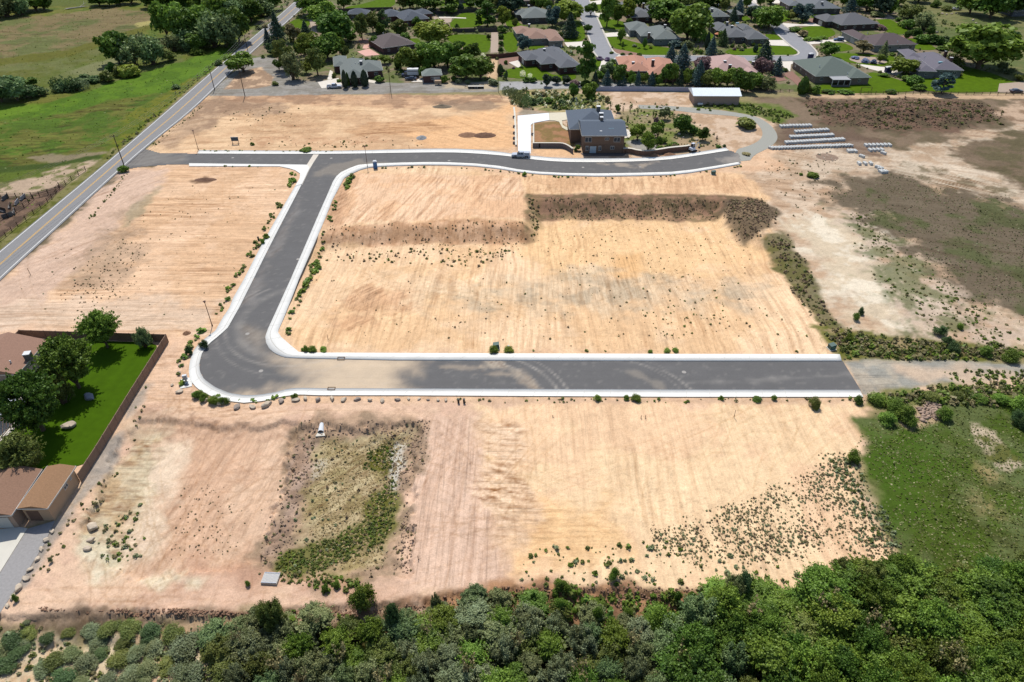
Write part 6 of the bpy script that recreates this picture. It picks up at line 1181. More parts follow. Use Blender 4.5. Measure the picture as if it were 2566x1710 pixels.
for s in (-1, 1): MB().box((3.5, s * 0.7, 0.75), (0.08, 0.3, 0.2)).build('headlight', M_LIGHT, t)
# flatbed trailer
p = G(1190, 221); t = thing('flatbed_trailer', 'long black twin axle flatbed trailer with pale deck', 'trailer', (p.x, p.y, 0), None, R(1))
MB().box((0.4, 0, 0.55), (6.2, 2.2, 0.12)).build('deck', mat('pale_deck_boards', C(205,198,184), 0.8, 0.08, 3), t); MB().box((0.4, -1.12, 0.40), (6.3, 0.06, 0.42)).build('side_rail', M_TYRE, t); MB().box((0.4, 1.12, 0.40), (6.3, 0.06, 0.42)).build('side_rail', M_TYRE, t)
MB().tube((-2.6, 0.6, 0.5), (-4.0, 0, 0.5), 0.06).tube((-2.6, -0.6, 0.5), (-4.0, 0, 0.5), 0.06).tube((-3.9, 0, 0), (-3.9, 0, 0.7), 0.05).build('tongue', M_TYRE, t); wheels(t, (0.1, 0.95), 2.5, 0.36)
# tan box trailer
p = G(1098, 213); t = thing('cargo_trailer', 'small tan two wheeled trailer in front of the brick garage', 'trailer', (p.x, p.y, 0), None, R(3))
MB().box((0, 0, 0.55), (2.6, 1.5, 1.1)).build('box', mat('tan_plywood', C(190,160,130), 0.9, 0.08, 2), t, bevel=0.03); MB().tube((1.3, 0, 0.5), (2.2, 0, 0.45), 0.05).build('tongue', M_TYRE, t); wheels(t, (0.2,), 1.7, 0.34)
# mini excavator
p = G(1735, 381); t = thing('mini_excavator', 'white mini excavator parked on the sidewalk beside the brown block wall', 'excavator', (p.x, p.y, 0.13), None, R(35))
MT = mat('rubber_track', C(46,44,46), 0.9, 0.05); ME_ = paint_m('excavator_white', (222,224,230))
for s in (-1, 1): MB().prism([(-1.1, 0.12), (-0.95, 0.0), (0.95, 0.0), (1.1, 0.12), (1.1, 0.4), (0.95, 0.52), (-0.95, 0.52), (-1.1, 0.4)], s * 0.75 - 0.18, s * 0.75 + 0.18).build('track', MT, t)
MB().box((0, 0, 0.3), (0.9, 1.2, 0.3)).build('undercarriage', MT, t); MB().box((-0.35, 0, 0.6), (1.6, 1.5, 0.75), 0, 0.95).build('engine_housing', ME_, t, bevel=0.08)
cb = MB().box((0.15, 0.3, 1.3), (1.1, 0.85, 1.15), 0, 0.9).build('cab', M_VGL, t); MB().box((0.15, 0.3, 2.44), (1.15, 0.9, 0.08)).build('cab_roof', ME_, cb)
MB().tube((0.5, -0.3, 1.1), (1.6, -0.3, 2.6), 0.14, 0.11, 6).tube((1.6, -0.3, 2.6), (2.3, -0.3, 2.2), 0.11, 0.1, 6).build('boom', ME_, t); MB().tube((2.3, -0.3, 2.25), (2.6, -0.3, 1.0), 0.10, 0.08, 6).build('stick', ME_, t)
MB().prism([(2.4, 1.0), (2.8, 1.05), (2.85, 0.6), (2.5, 0.45), (2.2, 0.7)], -0.6, 0.0).build('bucket', MT, t); MB().box((1.3, 0, 0.05), (0.1, 1.7, 0.35)).build('dozer_blade', ME_, t)

# ------------------------------------------------------------------ site objects
p = G(941, 422); t = thing('portable_toilet', 'blue portable toilet with white roof beside the street lamp', 'portable toilet', (p.x, p.y, p.z), None, R(8)); MBL = mat('blue_plastic', C(50,104,168), 0.45, 0.04)
MB().box((0, 0, 0.12), (1.15, 1.15, 2.0), 0, 0.97).build('cabin', MBL, t, bevel=0.03); MB().box((0, 0, 0), (1.25, 1.25, 0.12)).build('base', M_CHIM, t); MB().box((0, 0, 2.12), (1.24, 1.24, 0.28), 0, 0.6).build('roof', M_CAP, t, bevel=0.04)
MB().tube((0.4, 0.4, 2.2), (0.4, 0.4, 2.75), 0.06).build('vent_pipe', M_CAP, t); MB().box((0, -0.585, 0.25), (0.75, 0.05, 1.75)).build('door', mat('light_blue_plastic', C(72,128,186), 0.45, 0.04), t)
p = G(591, 361); t = thing('sign_board', 'blue grey sign board on two posts on the north west lot', 'sign', (p.x, p.y, p.z), None, R(4)); MS = mat('blue_grey_sign_panel', C(74,92,104), 0.6, 0.08, 4)
for s in (-1, 1): MB().box((s * 0.95, 0, -0.1), (0.12, 0.12, 2.0)).build('post', M_PST, t); MB().box((s * 0.95, -0.1, 0), (0.3, 0.5, 0.12)).build('foot', M_PST, t)
pn = MB().box((0, -0.08, 1.0), (2.3, 0.06, 1.25)).build('panel', MS, t); MB().box((0, -0.09, 2.25), (2.4, 0.14, 0.08)).build('top_rail', M_CAP, pn)
MU = mat('green_utility_enclosure', C(58,92,84), 0.5, 0.06)
for px, py, rz, lb in ((1243,872,0.05,'green utility cabinet between two bushes north of the lower street'),(2083,874,0.25,'green utility cabinet at the right end of the lower street'),(1787,437,-0.1,'dark green utility cabinet below the right end of the upper street')):
    p = G(px, py); t = thing('utility_cabinet', lb, 'utility cabinet', (p.x, p.y, p.z), 'green utility cabinets', rz)
    MB().box((0, 0, -0.05), (1.5, 1.4, 0.15)).build('pad', M_CONC2, t); MB().prism([(-0.6, 0.1), (-0.6, 0.95), (0.6, 1.15), (0.6, 0.1)], -0.55, 0.55).build('cabinet', MU, t, bevel=0.03); MB().box((0, -0.56, 0.2), (0.9, 0.03, 0.65)).build('door', mat('pale_green_door', C(84,122,110), 0.5, 0.04), t)
MK = mat('black_pedestal', C(50,50,48), 0.6, 0.05)
for px, py, lb in ((1274,876,'pale topped pedestal between the yellow green bushes'),(1149,1010,'left one of two dark pedestals below the lower street'),(1163,1010,'right one of two dark pedestals below the lower street'),(648,602,'dark pedestal beside the green weeds on the west lot edge')):
    p = G(px, py); t = thing('utility_pedestal', lb, 'pedestal', (p.x, p.y, p.z), 'small utility pedestals'); MB().box((0, 0, -0.05), (0.34, 0.3, 0.85)).build('housing', MK, t, bevel=0.02); MB().box((0, 0, 0.8), (0.38, 0.34, 0.12)).build('lid', M_CAP if px == 1274 else MK, t)
ML = mat('stake_wood', C(110,84,64), 0.9, 0.1)
SK = [(1385,1046,6),(1606,1049,8),(1617,1049,9),(1839,1046,20),(1048,1402,12),(77,690,16),(1669,847,12),(1686,847,12),(822,851,12),(1316,1500,12),(742,366,6),(1025,372,6)]
for i, (px, py, hp) in enumerate(SK):
    p = G(px, py); h = hp * mpp(p.x, p.y) / 0.8; q = (p.x + h * 0.12 * (-1) ** i, p.y, p.z + h); pos = ['below the lower street', 'left of a pair below the lower street', 'right of a pair below the lower street', 'leaning and tallest below the lower street', 'short and thick beside the basin', 'at the left edge of the west lot', 'left of a pair in the centre lot', 'right of a pair in the centre lot', 'behind the inner bend', 'thin and pale at the thicket edge', 'by the lamp on the upper street', 'by the grey gravel pile']
    t = thing('survey_stake', 'survey stake ' + pos[i], 'stake', (p.x, p.y, p.z), 'survey stakes', world=True); MB().box((p.x, p.y, p.z - 0.1), (0.09, 0.05, h + 0.1), 0.3 * i).build('stake', ML, t); MB().tube(tuple(p), (q[0] + 0.25, q[1] - 0.1, p.z + h * 0.3), 0.03, 0.02, 4).build('brace', ML, t)
for px, py, w_ in ((855,900,1.3),(831,976,1.3)):
    p = Gz(px, py); t = thing('gutter_frame', 'brown wooden frame over the gutter on the %s side of the lower street' % ('north' if py < 950 else 'south'), 'wooden frame', (p.x, p.y, 0.14), 'wooden gutter frames')
    for y in (-0.35, 0.35): MB().box((0, y, 0), (w_, 0.09, 0.1)).build('board', ML, t)
    for x in (-w_ / 2, w_ / 2): MB().box((x, 0, 0), (0.09, 0.7, 0.14)).build('end_board', ML, t)
M_IRON = mat('dusty_iron', C(164,158,150), 0.7, 0.08, 6)
for px, py, nm in ((654,930,'in the wide bend'),(620,837,'where the street widens'),(747,650,'left of two small ones up the side street'),(1461,420,'below the two storey house'),(1604,419,'near the right end of the upper street'),(583,396,'near the left end of the upper street'),(830,397,'near the junction'),(1714,933,'at the middle of the lower street'),(1125,403,'on the upper street below the dirt pile')):
    p = Gz(px, py); t = MB().tube((p.x, p.y, -0.01), (p.x, p.y, 0.02), 0.42, 0.42, 20).build('manhole_cover', M_IRON); tag(t, 'pale dusty manhole cover ' + nm, 'manhole cover', 'manhole covers in the new streets')
# drain inlet with grate, culvert end, mailbox
p = G(679, 1453); t = thing('drain_inlet', 'square concrete drain inlet with slanted light grey grate', 'drain', (p.x, p.y, p.z), None, R(-3)); MB().prism([(-1.1, -0.3), (-1.1, 0.35), (1.1, 0.35), (1.1, -0.3)], -0.8, 0.9).build('concrete_box', M_CONC2, t)
b = MB()
for k in range(13): b.box((-1.0 + k * 2.0 / 12, 0.05, 0.36), (0.06, 1.55, 0.05))
b.box((0, -0.72, 0.36), (2.1, 0.08, 0.07)); b.box((0, 0.82, 0.36), (2.1, 0.08, 0.07)); b.build('grate', mat('galvanised_grate', C(186,192,202), 0.5, 0.05), t)
p = G(804, 1078); t = thing('culvert_outlet', 'white flared culvert end in the bank above the basin', 'culvert', (p.x, p.y, p.z), None, R(6)); t.scale = (0.62, 0.62, 0.62)
b = MB(); n = 10
for k in range(n):
    a0, a1 = math.pi * k / n, math.pi * (k + 1) / n; r0, r1 = 0.45, 0.62
    b.add([(math.cos(a0) * 0.75, -0.6, math.sin(a0) * 0.85), (math.cos(a1) * 0.75, -0.6, math.sin(a1) * 0.85), (math.cos(a1) * r0, 2.4, 0.5 + math.sin(a1) * r0), (math.cos(a0) * r0, 2.4, 0.5 + math.sin(a0) * r0)], [(0, 1, 2, 3)])
o = b.build('flared_end', M_WHT, t); sm_ = o.modifiers.new('thick', 'SOLIDIFY'); sm_.thickness = 0.1
MB().slab([(-1.3, -2.0), (1.3, -2.0), (0.9, -0.5), (-0.9, -0.5)], -0.15, 0.08).build('apron', M_CONC2, t); MB().tube((0, 0.6, 0.5), (0, 2.6, 0.5), 0.4, 0.4, 12).build('pipe', MK, t)
p = G(467, 962); t = thing('mailbox_unit', 'white cluster mailbox on a small concrete pad beside the bend', 'mailbox', (p.x, p.y, p.z), None, R(20)); MB().box((0, 0.2, -0.05), (2.0, 2.8, 0.16)).build('pad', M_CONC, t)
MB().box((0, 0.6, 0.1), (0.25, 0.25, 0.5)).build('pedestal', M_CHIM, t); MB().box((0, 0.6, 0.6), (0.78, 0.5, 1.0)).build('cabinet', mat('mailbox_white', C(224,226,228), 0.5, 0.03), t, bevel=0.03); MB().box((0, 0.34, 0.7), (0.66, 0.03, 0.8)).build('door', M_INS, t); MB().tube((0.1, -0.55, 0.1), (0.1, -0.55, 0.14), 0.42, 0.42, 12).build('meter_lid', mat('dark_blue_lid', C(44,58,86), 0.5, 0.05), t)
# small road fixtures near the two-storey house
p = G(1754, 266); t = thing('propane_tank', 'small white tank in front of the white roofed barn', 'tank', (p.x, p.y, p.z)); MB().tube((-0.9, 0, 0.7), (0.9, 0, 0.7), 0.42, 0.42, 12).build('tank', M_CAP, t, bevel=0.05)
for x in (-0.6, 0.6): MB().box((x, 0, 0), (0.15, 0.7, 0.35)).build('leg', M_CHIM, t)
# swing frame, white playhouse items on the right lawn
p = G(2168, 236); t = thing('swing_frame', 'wooden garden swing frame at the rail fence', 'swing', (p.x, p.y, p.z), None, 0)
for x in (-2, 2): 
    MB().tube((x, -0.7, 0), (x, 0, 2.5), 0.06, 0.06, 5).tube((x, 0.7, 0), (x, 0, 2.5), 0.06, 0.06, 5).build('leg', M_FR, t)
MB().tube((-2.2, 0, 2.5), (2.2, 0, 2.5), 0.07, 0.07, 5).build('beam', M_FR, t); MB().box((0, 0, 0.6), (1.4, 0.4, 0.08)).build('seat', M_FR, t)
p = G(1796, 96); t = thing('parasol', 'orange garden parasol beside the dark grey house', 'parasol', (p.x, p.y, 0)); MB().tube((0, 0, 0), (0, 0, 2.3), 0.04).build('pole', M_PST, t); MB().tube((0, 0, 1.9), (0, 0, 2.6), 1.4, 0.08, 10).build('canopy', mat('orange_canvas', C(222,140,96), 0.9, 0.05), t)
# swimming pool slide patch and portable shed by the bend of the suburb street
p = G(2030, 148); t = thing('garden_shed_box', 'dark blue box shed with white roof by the street bend', 'shed', (p.x, p.y, 0), None, R(8)); MB().box((0, 0, 0), (1.9, 1.6, 2.1)).build('wall', mat('navy_shed_wall', C(50,54,92), 0.7, 0.05), t); MB().box((0, 0, 2.1), (2.0, 1.7, 0.3), 0, 0.7).build('roof', M_CAP, t)
p = G(2224, 182); t = thing('garden_shed_box', 'dark box shed with white roof on the cream driveway', 'shed', (p.x, p.y, 0), None, R(4)); MB().box((0, 0, 0), (2.4, 1.6, 2.0)).build('wall', MATS['navy_shed_wall'], t); MB().box((0, 0, 2.0), (2.5, 1.7, 0.3), 0, 0.8).build('roof', M_CAP, t)
p = G(2230, 88); t = thing('sports_goal', 'pale green tennis practice panel behind the brown roofed house', 'garden panel', (p.x, p.y, 0), None, R(-18)); MB().box((0, 0, 0.05), (4.5, 1.2, 0.25)).build('panel', mat('pale_green_panel', C(150,196,150), 0.7, 0.05), t); MB().box((-2.6, 0.0, 0.0), (0.5, 1.8, 0.4)).build('edge', M_CAP, t)
# swimming pool at the top
sheet('pool_deck', [(1172,0),(1196,-14),(1204,4),(1192,14),(1174,12)], 0.03, M_WHT, 0.08); sheet('pool_water', [(1184,4),(1195,-4),(1200,2),(1192,9)], 0.05, mat('turquoise_pool_water', C(60,190,200), 0.05, 0.03, spec=0.6), 0.04)
# porch roof of the long green house
a = Gz(2083,218); t = thing('porch_cover', 'pale flat porch roof in front of the long green roofed house', 'porch', (a.x, a.y, 0), world=True); b2 = Gz(2128,218)
MB().slab([(a.x, a.y), (b2.x, a.y), (b2.x, a.y + 5), (a.x, a.y + 5)], 2.55, 2.7).build('roof_sheet', M_INS, t)
for k in range(4): MB().box((a.x + (b2.x - a.x) * k / 3, a.y + 0.1, 0), (0.16, 0.16, 2.55)).build('post', M_FRAME, t)
MB().slab([(a.x, a.y - 0.3), (b2.x, a.y - 0.3), (b2.x, a.y), (a.x, a.y)], 0, 0.7).build('low_wall', M_GBL, t)

# ------------------------------------------------------------------ rows of concrete blocks
M_BLOCK = mat('concrete_block', C(218,218,212), 0.9, 0.08, 2.5, 0.2)
b = MB(); b.prism([(-0.42, 0), (-0.42, 0.62), (-0.34, 0.72), (0.34, 0.72), (0.42, 0.62), (0.42, 0)], -0.85, 0.85); me_blk = b.mesh('block'); me_blk.materials.append(M_BLOCK)
b = MB(); b.box((0, -0.4, 0.72), (0.3, 0.3, 0.09), 0, 0.8).box((0, 0.4, 0.72), (0.3, 0.3, 0.09), 0, 0.8); me_lug = b.mesh('lug'); me_lug.materials.append(M_BLOCK)
proto = None
def block(x, y, rz, label):
    global proto
    if proto is None:
        proto = bpy.data.objects.new('concrete_block', None); COL.objects.link(proto); proto.empty_display_size = 0.2; link('block', me_blk, None, proto); link('lug', me_lug, None, proto); o = proto
    else: o = copy_tree(proto)
    o.location = (x, y, gz(x, y)); o.rotation_euler = (0, 0, rz); return tag(o, label, 'block', 'concrete blocks stacked out in rows on the bare ground')
rb_ = random.Random(8)
for (x0, y0, x1, y1, lb) in [(1957,319,2029,317,'in the topmost row'),(1994,333,2072,328,'in the second row from the top'),(1982,346,2085,341,'in the third row from the top'),(1970,360,2112,352,'in the fourth row, the one above the longest'),(1932,374,2130,367,'in the longest row'),(2170,367,2228,366,'in the upper of the two short rows at right'),(2180,379,2209,378,'in the lower of the two short rows at right'),(2126,381,2142,381,'in the row of four near the rubble pile'),(2152,412,2181,412,'in the dark row of blocks above the last ones')]:
    A, B = G(x0, y0), G(x1, y1); n = max(3, int((B - A).length / 0.95)); ang = math.atan2(B.y - A.y, B.x - A.x)
    for k in range(n):
        q = A.lerp(B, k / (n - 1)); block(q.x, q.y + rb_.uniform(-.12, .12), ang + rb_.uniform(-0.08, 0.08) + (0.5 if y0 == 374 else 0), 'pale concrete block ' + lb)
for px, py, rz, lb in ((2159,394,0.6,'single concrete block below the row of four'),(2213,386,0.5,'single concrete block at the end of the lower short row'),(2199,421,0.9,'upper block of the scattered group at the bottom right'),(2205,425,1.6,'block touching the upper one of the scattered group'),(2207,433,0.2,'left block of the lowest scattered three'),(2213,431,1.0,'middle block of the lowest scattered three'),(2217,434,1.8,'right block of the lowest scattered three')):
    p = G(px, py); block(p.x, p.y, rz, lb)

# ------------------------------------------------------------------ boulders
def boulder_mesh(seed):
    import bmesh
    bm = bmesh.new(); bmesh.ops.create_icosphere(bm, subdivisions=3, radius=0.5); r = np.random.default_rng(seed); pl = [(sph(1, r)[0], r.uniform(0.26, 0.42)) for _ in range(9)]
    for v in bm.verts:
        c = np.array(v.co)
        for n, d in pl:
            k = c @ n
            if k > d: c = c - n * (k - d) * 0.92
        v.co = Vector(c) * (1 + 0.05 * r.normal() * 0.4)
    me = bpy.data.meshes.new('boulder'); bm.to_mesh(me); bm.free(); return me
M_ROCK = mat('tan_sandstone', C(206,184,160), 0.95, 0.2, 2.2, 0.5); M_ROCKG = mat('grey_sandstone', C(168,152,138), 0.95, 0.22, 2.2, 0.5)
BM = [boulder_mesh(i) for i in range(6)]; BMM = {}
def boulder(px, py, s, label, group, m=M_ROCK, flat=0.6, p=None, z=None):
    p = p or G(px, py); k = (rb_.randrange(6), m.name)
    if k not in BMM: me = BM[k[0]].copy(); me.materials.append(m); BMM[k] = me
    o = link('boulder', BMM[k], None, None, (p.x, p.y, p.z + s * flat * 0.25)); o.rotation_euler = (0, 0, rb_.uniform(0, 6.28)); s *= 0.82; o.scale = (s * rb_.uniform(1.0, 1.5), s * rb_.uniform(0.7, 0.95), s * flat * rb_.uniform(0.9, 1.3)); return tag(o, label, 'boulder', group)
BL = [(469,883,1.2),(462,898,1.0),(453,917,1.1),(450,936,0.95),(432,966,0.9),(449,984,1.5),(489,991,1.6),(516,1004,1.7),(555,1014,1.9),(596,1021,1.6),(632,1021,1.5),(669,1016,2.0),(705,1008,1.6),(740,1005,1.5),(765,1001,1.2),(797,1003,1.5),(832,1002,1.4),(862,1003,1.4),(895,1003,1.2),(927,1005,1.1),(959,1005,1.2),(995,1003,1.1),(1024,1002,0.9),(1050,1002,0.9),(1072,1003,0.8),(1098,1004,0.9),(1118,1004,0.9)]
ordn = ['first','second','third','fourth','fifth','sixth','seventh','eighth','ninth','tenth','eleventh','twelfth','thirteenth','fourteenth','fifteenth','sixteenth','seventeenth','eighteenth','nineteenth','twentieth','twenty first','twenty second','twenty third','twenty fourth','twenty fifth','twenty sixth','twenty seventh']
for i, (x, y, s) in enumerate(BL): boulder(x, y, s, '%s boulder of the line around the street bend, counted from its upper left end' % ordn[i], 'boulders lining the street bend', M_ROCK if i % 3 else M_ROCKG)
for i, (x, y, s) in enumerate([(131,1334,1.0),(118,1356,1.2),(105,1378,1.0),(93,1404,1.1),(76,1429,1.0),(65,1451,1.3),(46,1477,1.4),(32,1499,1.1),(20,1520,0.9)]): boulder(x, y, s, '%s boulder from the top along the gravel strip at lower left' % ordn[i], 'boulders along the gravel strip', M_ROCK)
boulder(233, 1325, 2.4, 'largest pale boulder on the bare ground at lower left', 'loose pale boulders at lower left', M_ROCK, 0.5); boulder(227, 1357, 1.6, 'pale boulder just below the largest one at lower left', 'loose pale boulders at lower left'); boulder(222, 1376, 1.3, 'lowest of the three loose pale boulders at lower left', 'loose pale boulders at lower left')
boulder(172, 1072, 2.3, 'big tan boulder on the lawn of the back garden', 'garden boulders', M_ROCK, 0.8); boulder(224, 998, 2.6, 'flat grey slab rock in the tree shade on the back lawn', 'garden boulders', mat('blue_grey_rock', C(150,152,160), 0.9, 0.1), 0.3)
for i, (x, y) in enumerate([(1608,290),(1622,291),(1655,270),(1745,262),(1744,256),(1570,320),(1690,345),(1712,346),(1702,338),(1755,360),(1745,352),(1640,340)]): boulder(x, y, 0.9 + 0.4 * (i % 3), '%s pale garden rock around the shrubs right of the two storey house, left to right' % ordn[i], 'garden rocks by the two storey house', M_ROCK)
for i, (x, y, s) in enumerate([(2053,388,1.1),(2062,396,0.8),(2073,391,0.8),(2080,381,0.9),(2066,398,0.7),(2083,399,0.9),(2086,404,0.8),(2078,395,0.7),(2093,402,0.7),(2072,384,0.7),(2068,403,0.6),(2057,392,0.6)]): boulder(x, y, s, '%s pale stone of the rubble heap near the concrete blocks' % ordn[i], 'stones of the rubble heap', M_ROCK)
for i, (x, y, s) in enumerate([(2360,36,2.2),(2372,38,1.8),(2385,36,1.6),(2395,34,1.5),(2438,52,1.8),(2445,60,1.6),(2340,75,1.6),(2348,82,1.8),(2385,108,1.8),(2392,112,1.5)]): boulder(x, y, s, '%s pale rock on the dry slope at upper right' % ordn[i], 'rocks on the dry slope', M_ROCK)
# rip-rap rubble of the terrace edge and basin bank: countless stones
def rubble(name, label, polys, n, smin, smax, m):
    r = np.random.default_rng(77 + n); V, F = [], []; base = np.array([v.co[:] for v in BM[1].vertices])[:0]
    import bmesh
    bm = bmesh.new(); bmesh.ops.create_icosphere(bm, subdivisions=1, radius=0.5); bv = np.array([v.co[:] for v in bm.verts]); bf = np.array([[v.index for v in f.verts] for f in bm.faces]); bm.free()
    pts = scatter(polys, n, r, 0.7); s = r.uniform(smin, smax, len(pts)) ** 1.0; z = hgt(pts[:, 0], pts[:, 1])
    for i, (x, y) in enumerate(pts):
        v = bv * (1 + r.normal(size=(len(bv), 1)) * 0.18) * s[i] * r.uniform(0.6, 1.3, 3) * np.array([1, 1, 0.7]); V.append(v + np.array([x, y, z[i] + s[i] * 0.12])); F.append(bf + i * len(bv))
    me = mesh_np(name, np.concatenate(V), np.concatenate(F)); return tag(link(name, me, m), label, name.replace('_', ' '), kind='stuff')
def scatter(polys, n, r, clump=0.0):
    out = []
    A = [PW(D(p)) for p in polys]; ar = [(P[:, 0].max() - P[:, 0].min()) * (P[:, 1].max() - P[:, 1].min()) for P in A]
    for P, a in zip(A, ar):
        k = int(n * a / sum(ar)) + 1; m = k * 6; x = r.uniform(P[:, 0].min(), P[:, 0].max(), m); y = r.uniform(P[:, 1].min(), P[:, 1].max(), m)
        sdp = psdf(P, x, y); soft = min(9.0, 0.22 * min(P[:, 0].max() - P[:, 0].min(), P[:, 1].max() - P[:, 1].min()))
        ok = sdp + fbm(x / 7, y / 7, 777, 4, 0.6) * soft > r.random(m) ** 1.5 * soft - 0.2 * soft
        if clump: ok &= (fbm(x / 6, y / 6, 321, 4, 0.6) * 0.5 + 0.5) ** 2 * 2.2 * clump + (1 - clump) > r.random(m)
        q = np.stack([x[ok], y[ok]], -1)[:k]; out.append(q)
    return np.concatenate(out)
rubble('rubble_stones', 'broken stones and clods along the lower terrace edge', [[(90,1396),(330,1400),(600,1404),(780,1398),(1000,1384),(1000,1392),(780,1408),(600,1416),(300,1412),(90,1404)], [(1000,1370),(1150,1348),(1600,1352),(1600,1385),(1300,1395),(1000,1392)]], 1500, 0.10, 0.42, mat('brown_clods', C(150,116,92), 0.95, 0.25, 2, 0.3))
rubble('basin_clods', 'clods and stones on the rough banks of the drainage basin', [[(600,1250),(655,1100),(665,1010),(700,985),(720,1000),(705,1110),(680,1220),(600,1300)], [(700,965),(980,970),(950,1100),(960,1180),(940,1310),(905,1310),(915,1150),(930,1010),(720,990)]], 1500, 0.08, 0.4, mat('grey_brown_clods', C(160,134,112), 0.95, 0.25, 2, 0.3))
rubble('bank_clods', 'clods on the rough earth of the north east spoil heap', [[(1840,235),(2050,226),(2250,232),(2305,262),(2230,292),(2050,298),(1900,285)]], 1600, 0.2, 0.7, mat('dark_clods', C(112,88,70), 0.95, 0.25, 2, 0.3))
rubble('south_east_rubble', 'heap of broken stones beside the gravel extension', [[(2095,930),(2150,915),(2175,950),(2120,970)]], 160, 0.3, 0.9, mat('pinkish_rubble', C(178,152,132), 0.95, 0.25, 2, 0.3))
rubble('mound_clods', 'clods on the dark earth mound above the centre lot', [[(1660,462),(1735,458),(1780,482),(1768,518),(1712,542),(1666,502)]], 500, 0.15, 0.55, MATS['dark_clods'])
# earth and gravel piles
def pile(px, py, w_, dpth, h, m, label, seed, cat='earth pile', name='earth_pile'):
    p = G(px, py); n = 28; u = np.linspace(-1, 1, n); X_, Y_ = np.meshgrid(u, u); r_ = np.sqrt(X_ ** 2 + Y_ ** 2); hh = np.clip(1 - r_, 0, 1) ** 0.8 * (1 + 0.5 * fbm(X_ * 2.2, Y_ * 2.2, seed, 4)) * h - 0.06
    hh += np.where(r_ < 0.9, fbm(X_ * 7, Y_ * 7, seed + 3, 3) * 0.12 * h, 0)
    V = np.stack([X_.ravel() * w_ / 2, Y_.ravel() * dpth / 2, hh.ravel()], -1); idx = np.arange(n * n).reshape(n, n); F = np.stack([idx[:-1, :-1], idx[:-1, 1:], idx[1:, 1:], idx[1:, :-1]], -1).reshape(-1, 4)
    return tag(link(name, mesh_np(name, V, F), m, None, (p.x, p.y, p.z)), label, cat)
M_DIRTP = mat('brown_earth', C(150,112,84), 0.95, 0.25, 1.5, 0.4); M_GP = mat('grey_gravel_pile', C(150,150,150), 0.95, 0.12, 3, 0.3)
pile(1056, 346, 3.6, 4.2, 0.9, M_GP, 'small grey gravel pile on the north west lot', 5, 'gravel pile', 'gravel_pile'); pile(1172, 339, 6.5, 5.0, 0.9, M_DIRTP, 'lighter left part of the brown earth pile beside the white driveway', 6); pile(1214, 340, 8.0, 5.0, 1.0, mat('dark_brown_earth', C(118,86,66), 0.95, 0.25, 1.5, 0.4), 'darker right part of the brown earth pile beside the white driveway', 7)
pile(1108, 268, 7.5, 4.0, 0.9, mat('brushwood_brown', C(126,112,92), 0.95, 0.3, 4, 0.6), 'low heap of brushwood at the top of the north west lot', 8, 'brush pile', 'brush_pile')
pile(515, 451, 7.0, 3.0, 0.5, mat('dark_brown_earth', C(0,0,0)), 'low dark earth heap at the top of the west lot', 9); pile(2072, 394, 7.5, 6.5, 0.35, mat('rubble_brown', C(150,126,106), 0.95, 0.25, 2, 0.4), 'brown rubble heap strewn with pale stones below the longest block row', 10, 'rubble pile', 'rubble_pile')
pile(468, 836, 1.8, 1.6, 0.6, M_DIRTP, 'small brown brush clump at the corner of the board fence', 12, 'brush pile', 'brush_pile')
pile(1640, 391, 3.5, 2.5, 0.9, M_DIRTP, 'left small earth heap in front of the brown block wall', 13); pile(1676, 388, 4.5, 2.5, 0.7, M_DIRTP, 'right small earth heap in front of the brown block wall', 14)
for i, (x, y) in enumerate([(15,500),(28,520),(45,512),(20,545),(8,530),(60,500),(38,535)]):
    p = G(x, y); t = thing('cattle_panel', '%s weathered panel lying in the corral at the left edge' % ordn[i], 'panel', (p.x, p.y, p.z), 'old panels in the corral', rb_.uniform(0, 3)); MB().box((0, 0, 0.3), (2.6, 0.12, 0.9)).build('board', [M_CHIM, MATS['dark_corral_wood'], M_INS][i % 3], t); MB().box((0, 0.3, 0), (2.2, 0.6, 0.4)).build('trough', M_CHIM, t)
# fallen white log in the meadow
p = G(190, 22); t = thing('fallen_log', 'bleached fallen tree with forked branches in the far meadow', 'fallen tree', (p.x, p.y, p.z), None, 0.5); MBO = mat('bleached_wood', C(196,188,174), 0.9, 0.12, 2)
MB().tube((-5, 0, 0.3), (5, 0.5, 0.7), 0.35, 0.22, 7).build('trunk', MBO, t); MB().tube((2, 0.2, 0.6), (6, 4, 2.0), 0.2, 0.08, 6).tube((3, 0.3, 0.6), (8, -2, 1.2), 0.18, 0.06, 6).tube((-3, 0, 0.4), (-6, -3, 0.8), 0.2, 0.06, 6).tube((4.5, 2.5, 1.5), (5, 5, 2.8), 0.1, 0.03, 5).build('branch', MBO, t)

# ------------------------------------------------------------------ weeds: the largest as individuals, the rest as one cover per leaf kind
WE = []
rw = np.random.default_rng(4)
def weeds(polys, n, smin, smax, leaf, clump=0.6, where='', hf=0.6, pw=1.6):
    if 'lot' in where or 'soil' in where or 'sand' in where: n = int(n * (0.5 if 'lot' in where or 'soil' in where else 0.72)); smin *= 0.7; smax *= 0.72; pw = 2.2
    q = scatter(polys, n, rw, clump); s = smin + (smax - smin) * rw.random(len(q)) ** pw
    for (x, y), k in zip(q, s): WE.append((x, y, k, k * hf * rw.uniform(0.7, 1.3), leaf[rw.integers(len(leaf))], where))
SE = [(1500,1215),(1620,1190),(1760,1130),(1850,1085),(1925,1040),(1960,1050),(2000,1120),(2060,1260),(2080,1320),(1960,1290),(1800,1300),(1680,1290),(1500,1250)]
weeds([SE], 5600, 0.15, 0.72, ['sage', 'weed', 'sage', 'weed', 'weed_dark'], 0.9, 'scrubby sage weed on the sandy slope at lower right')
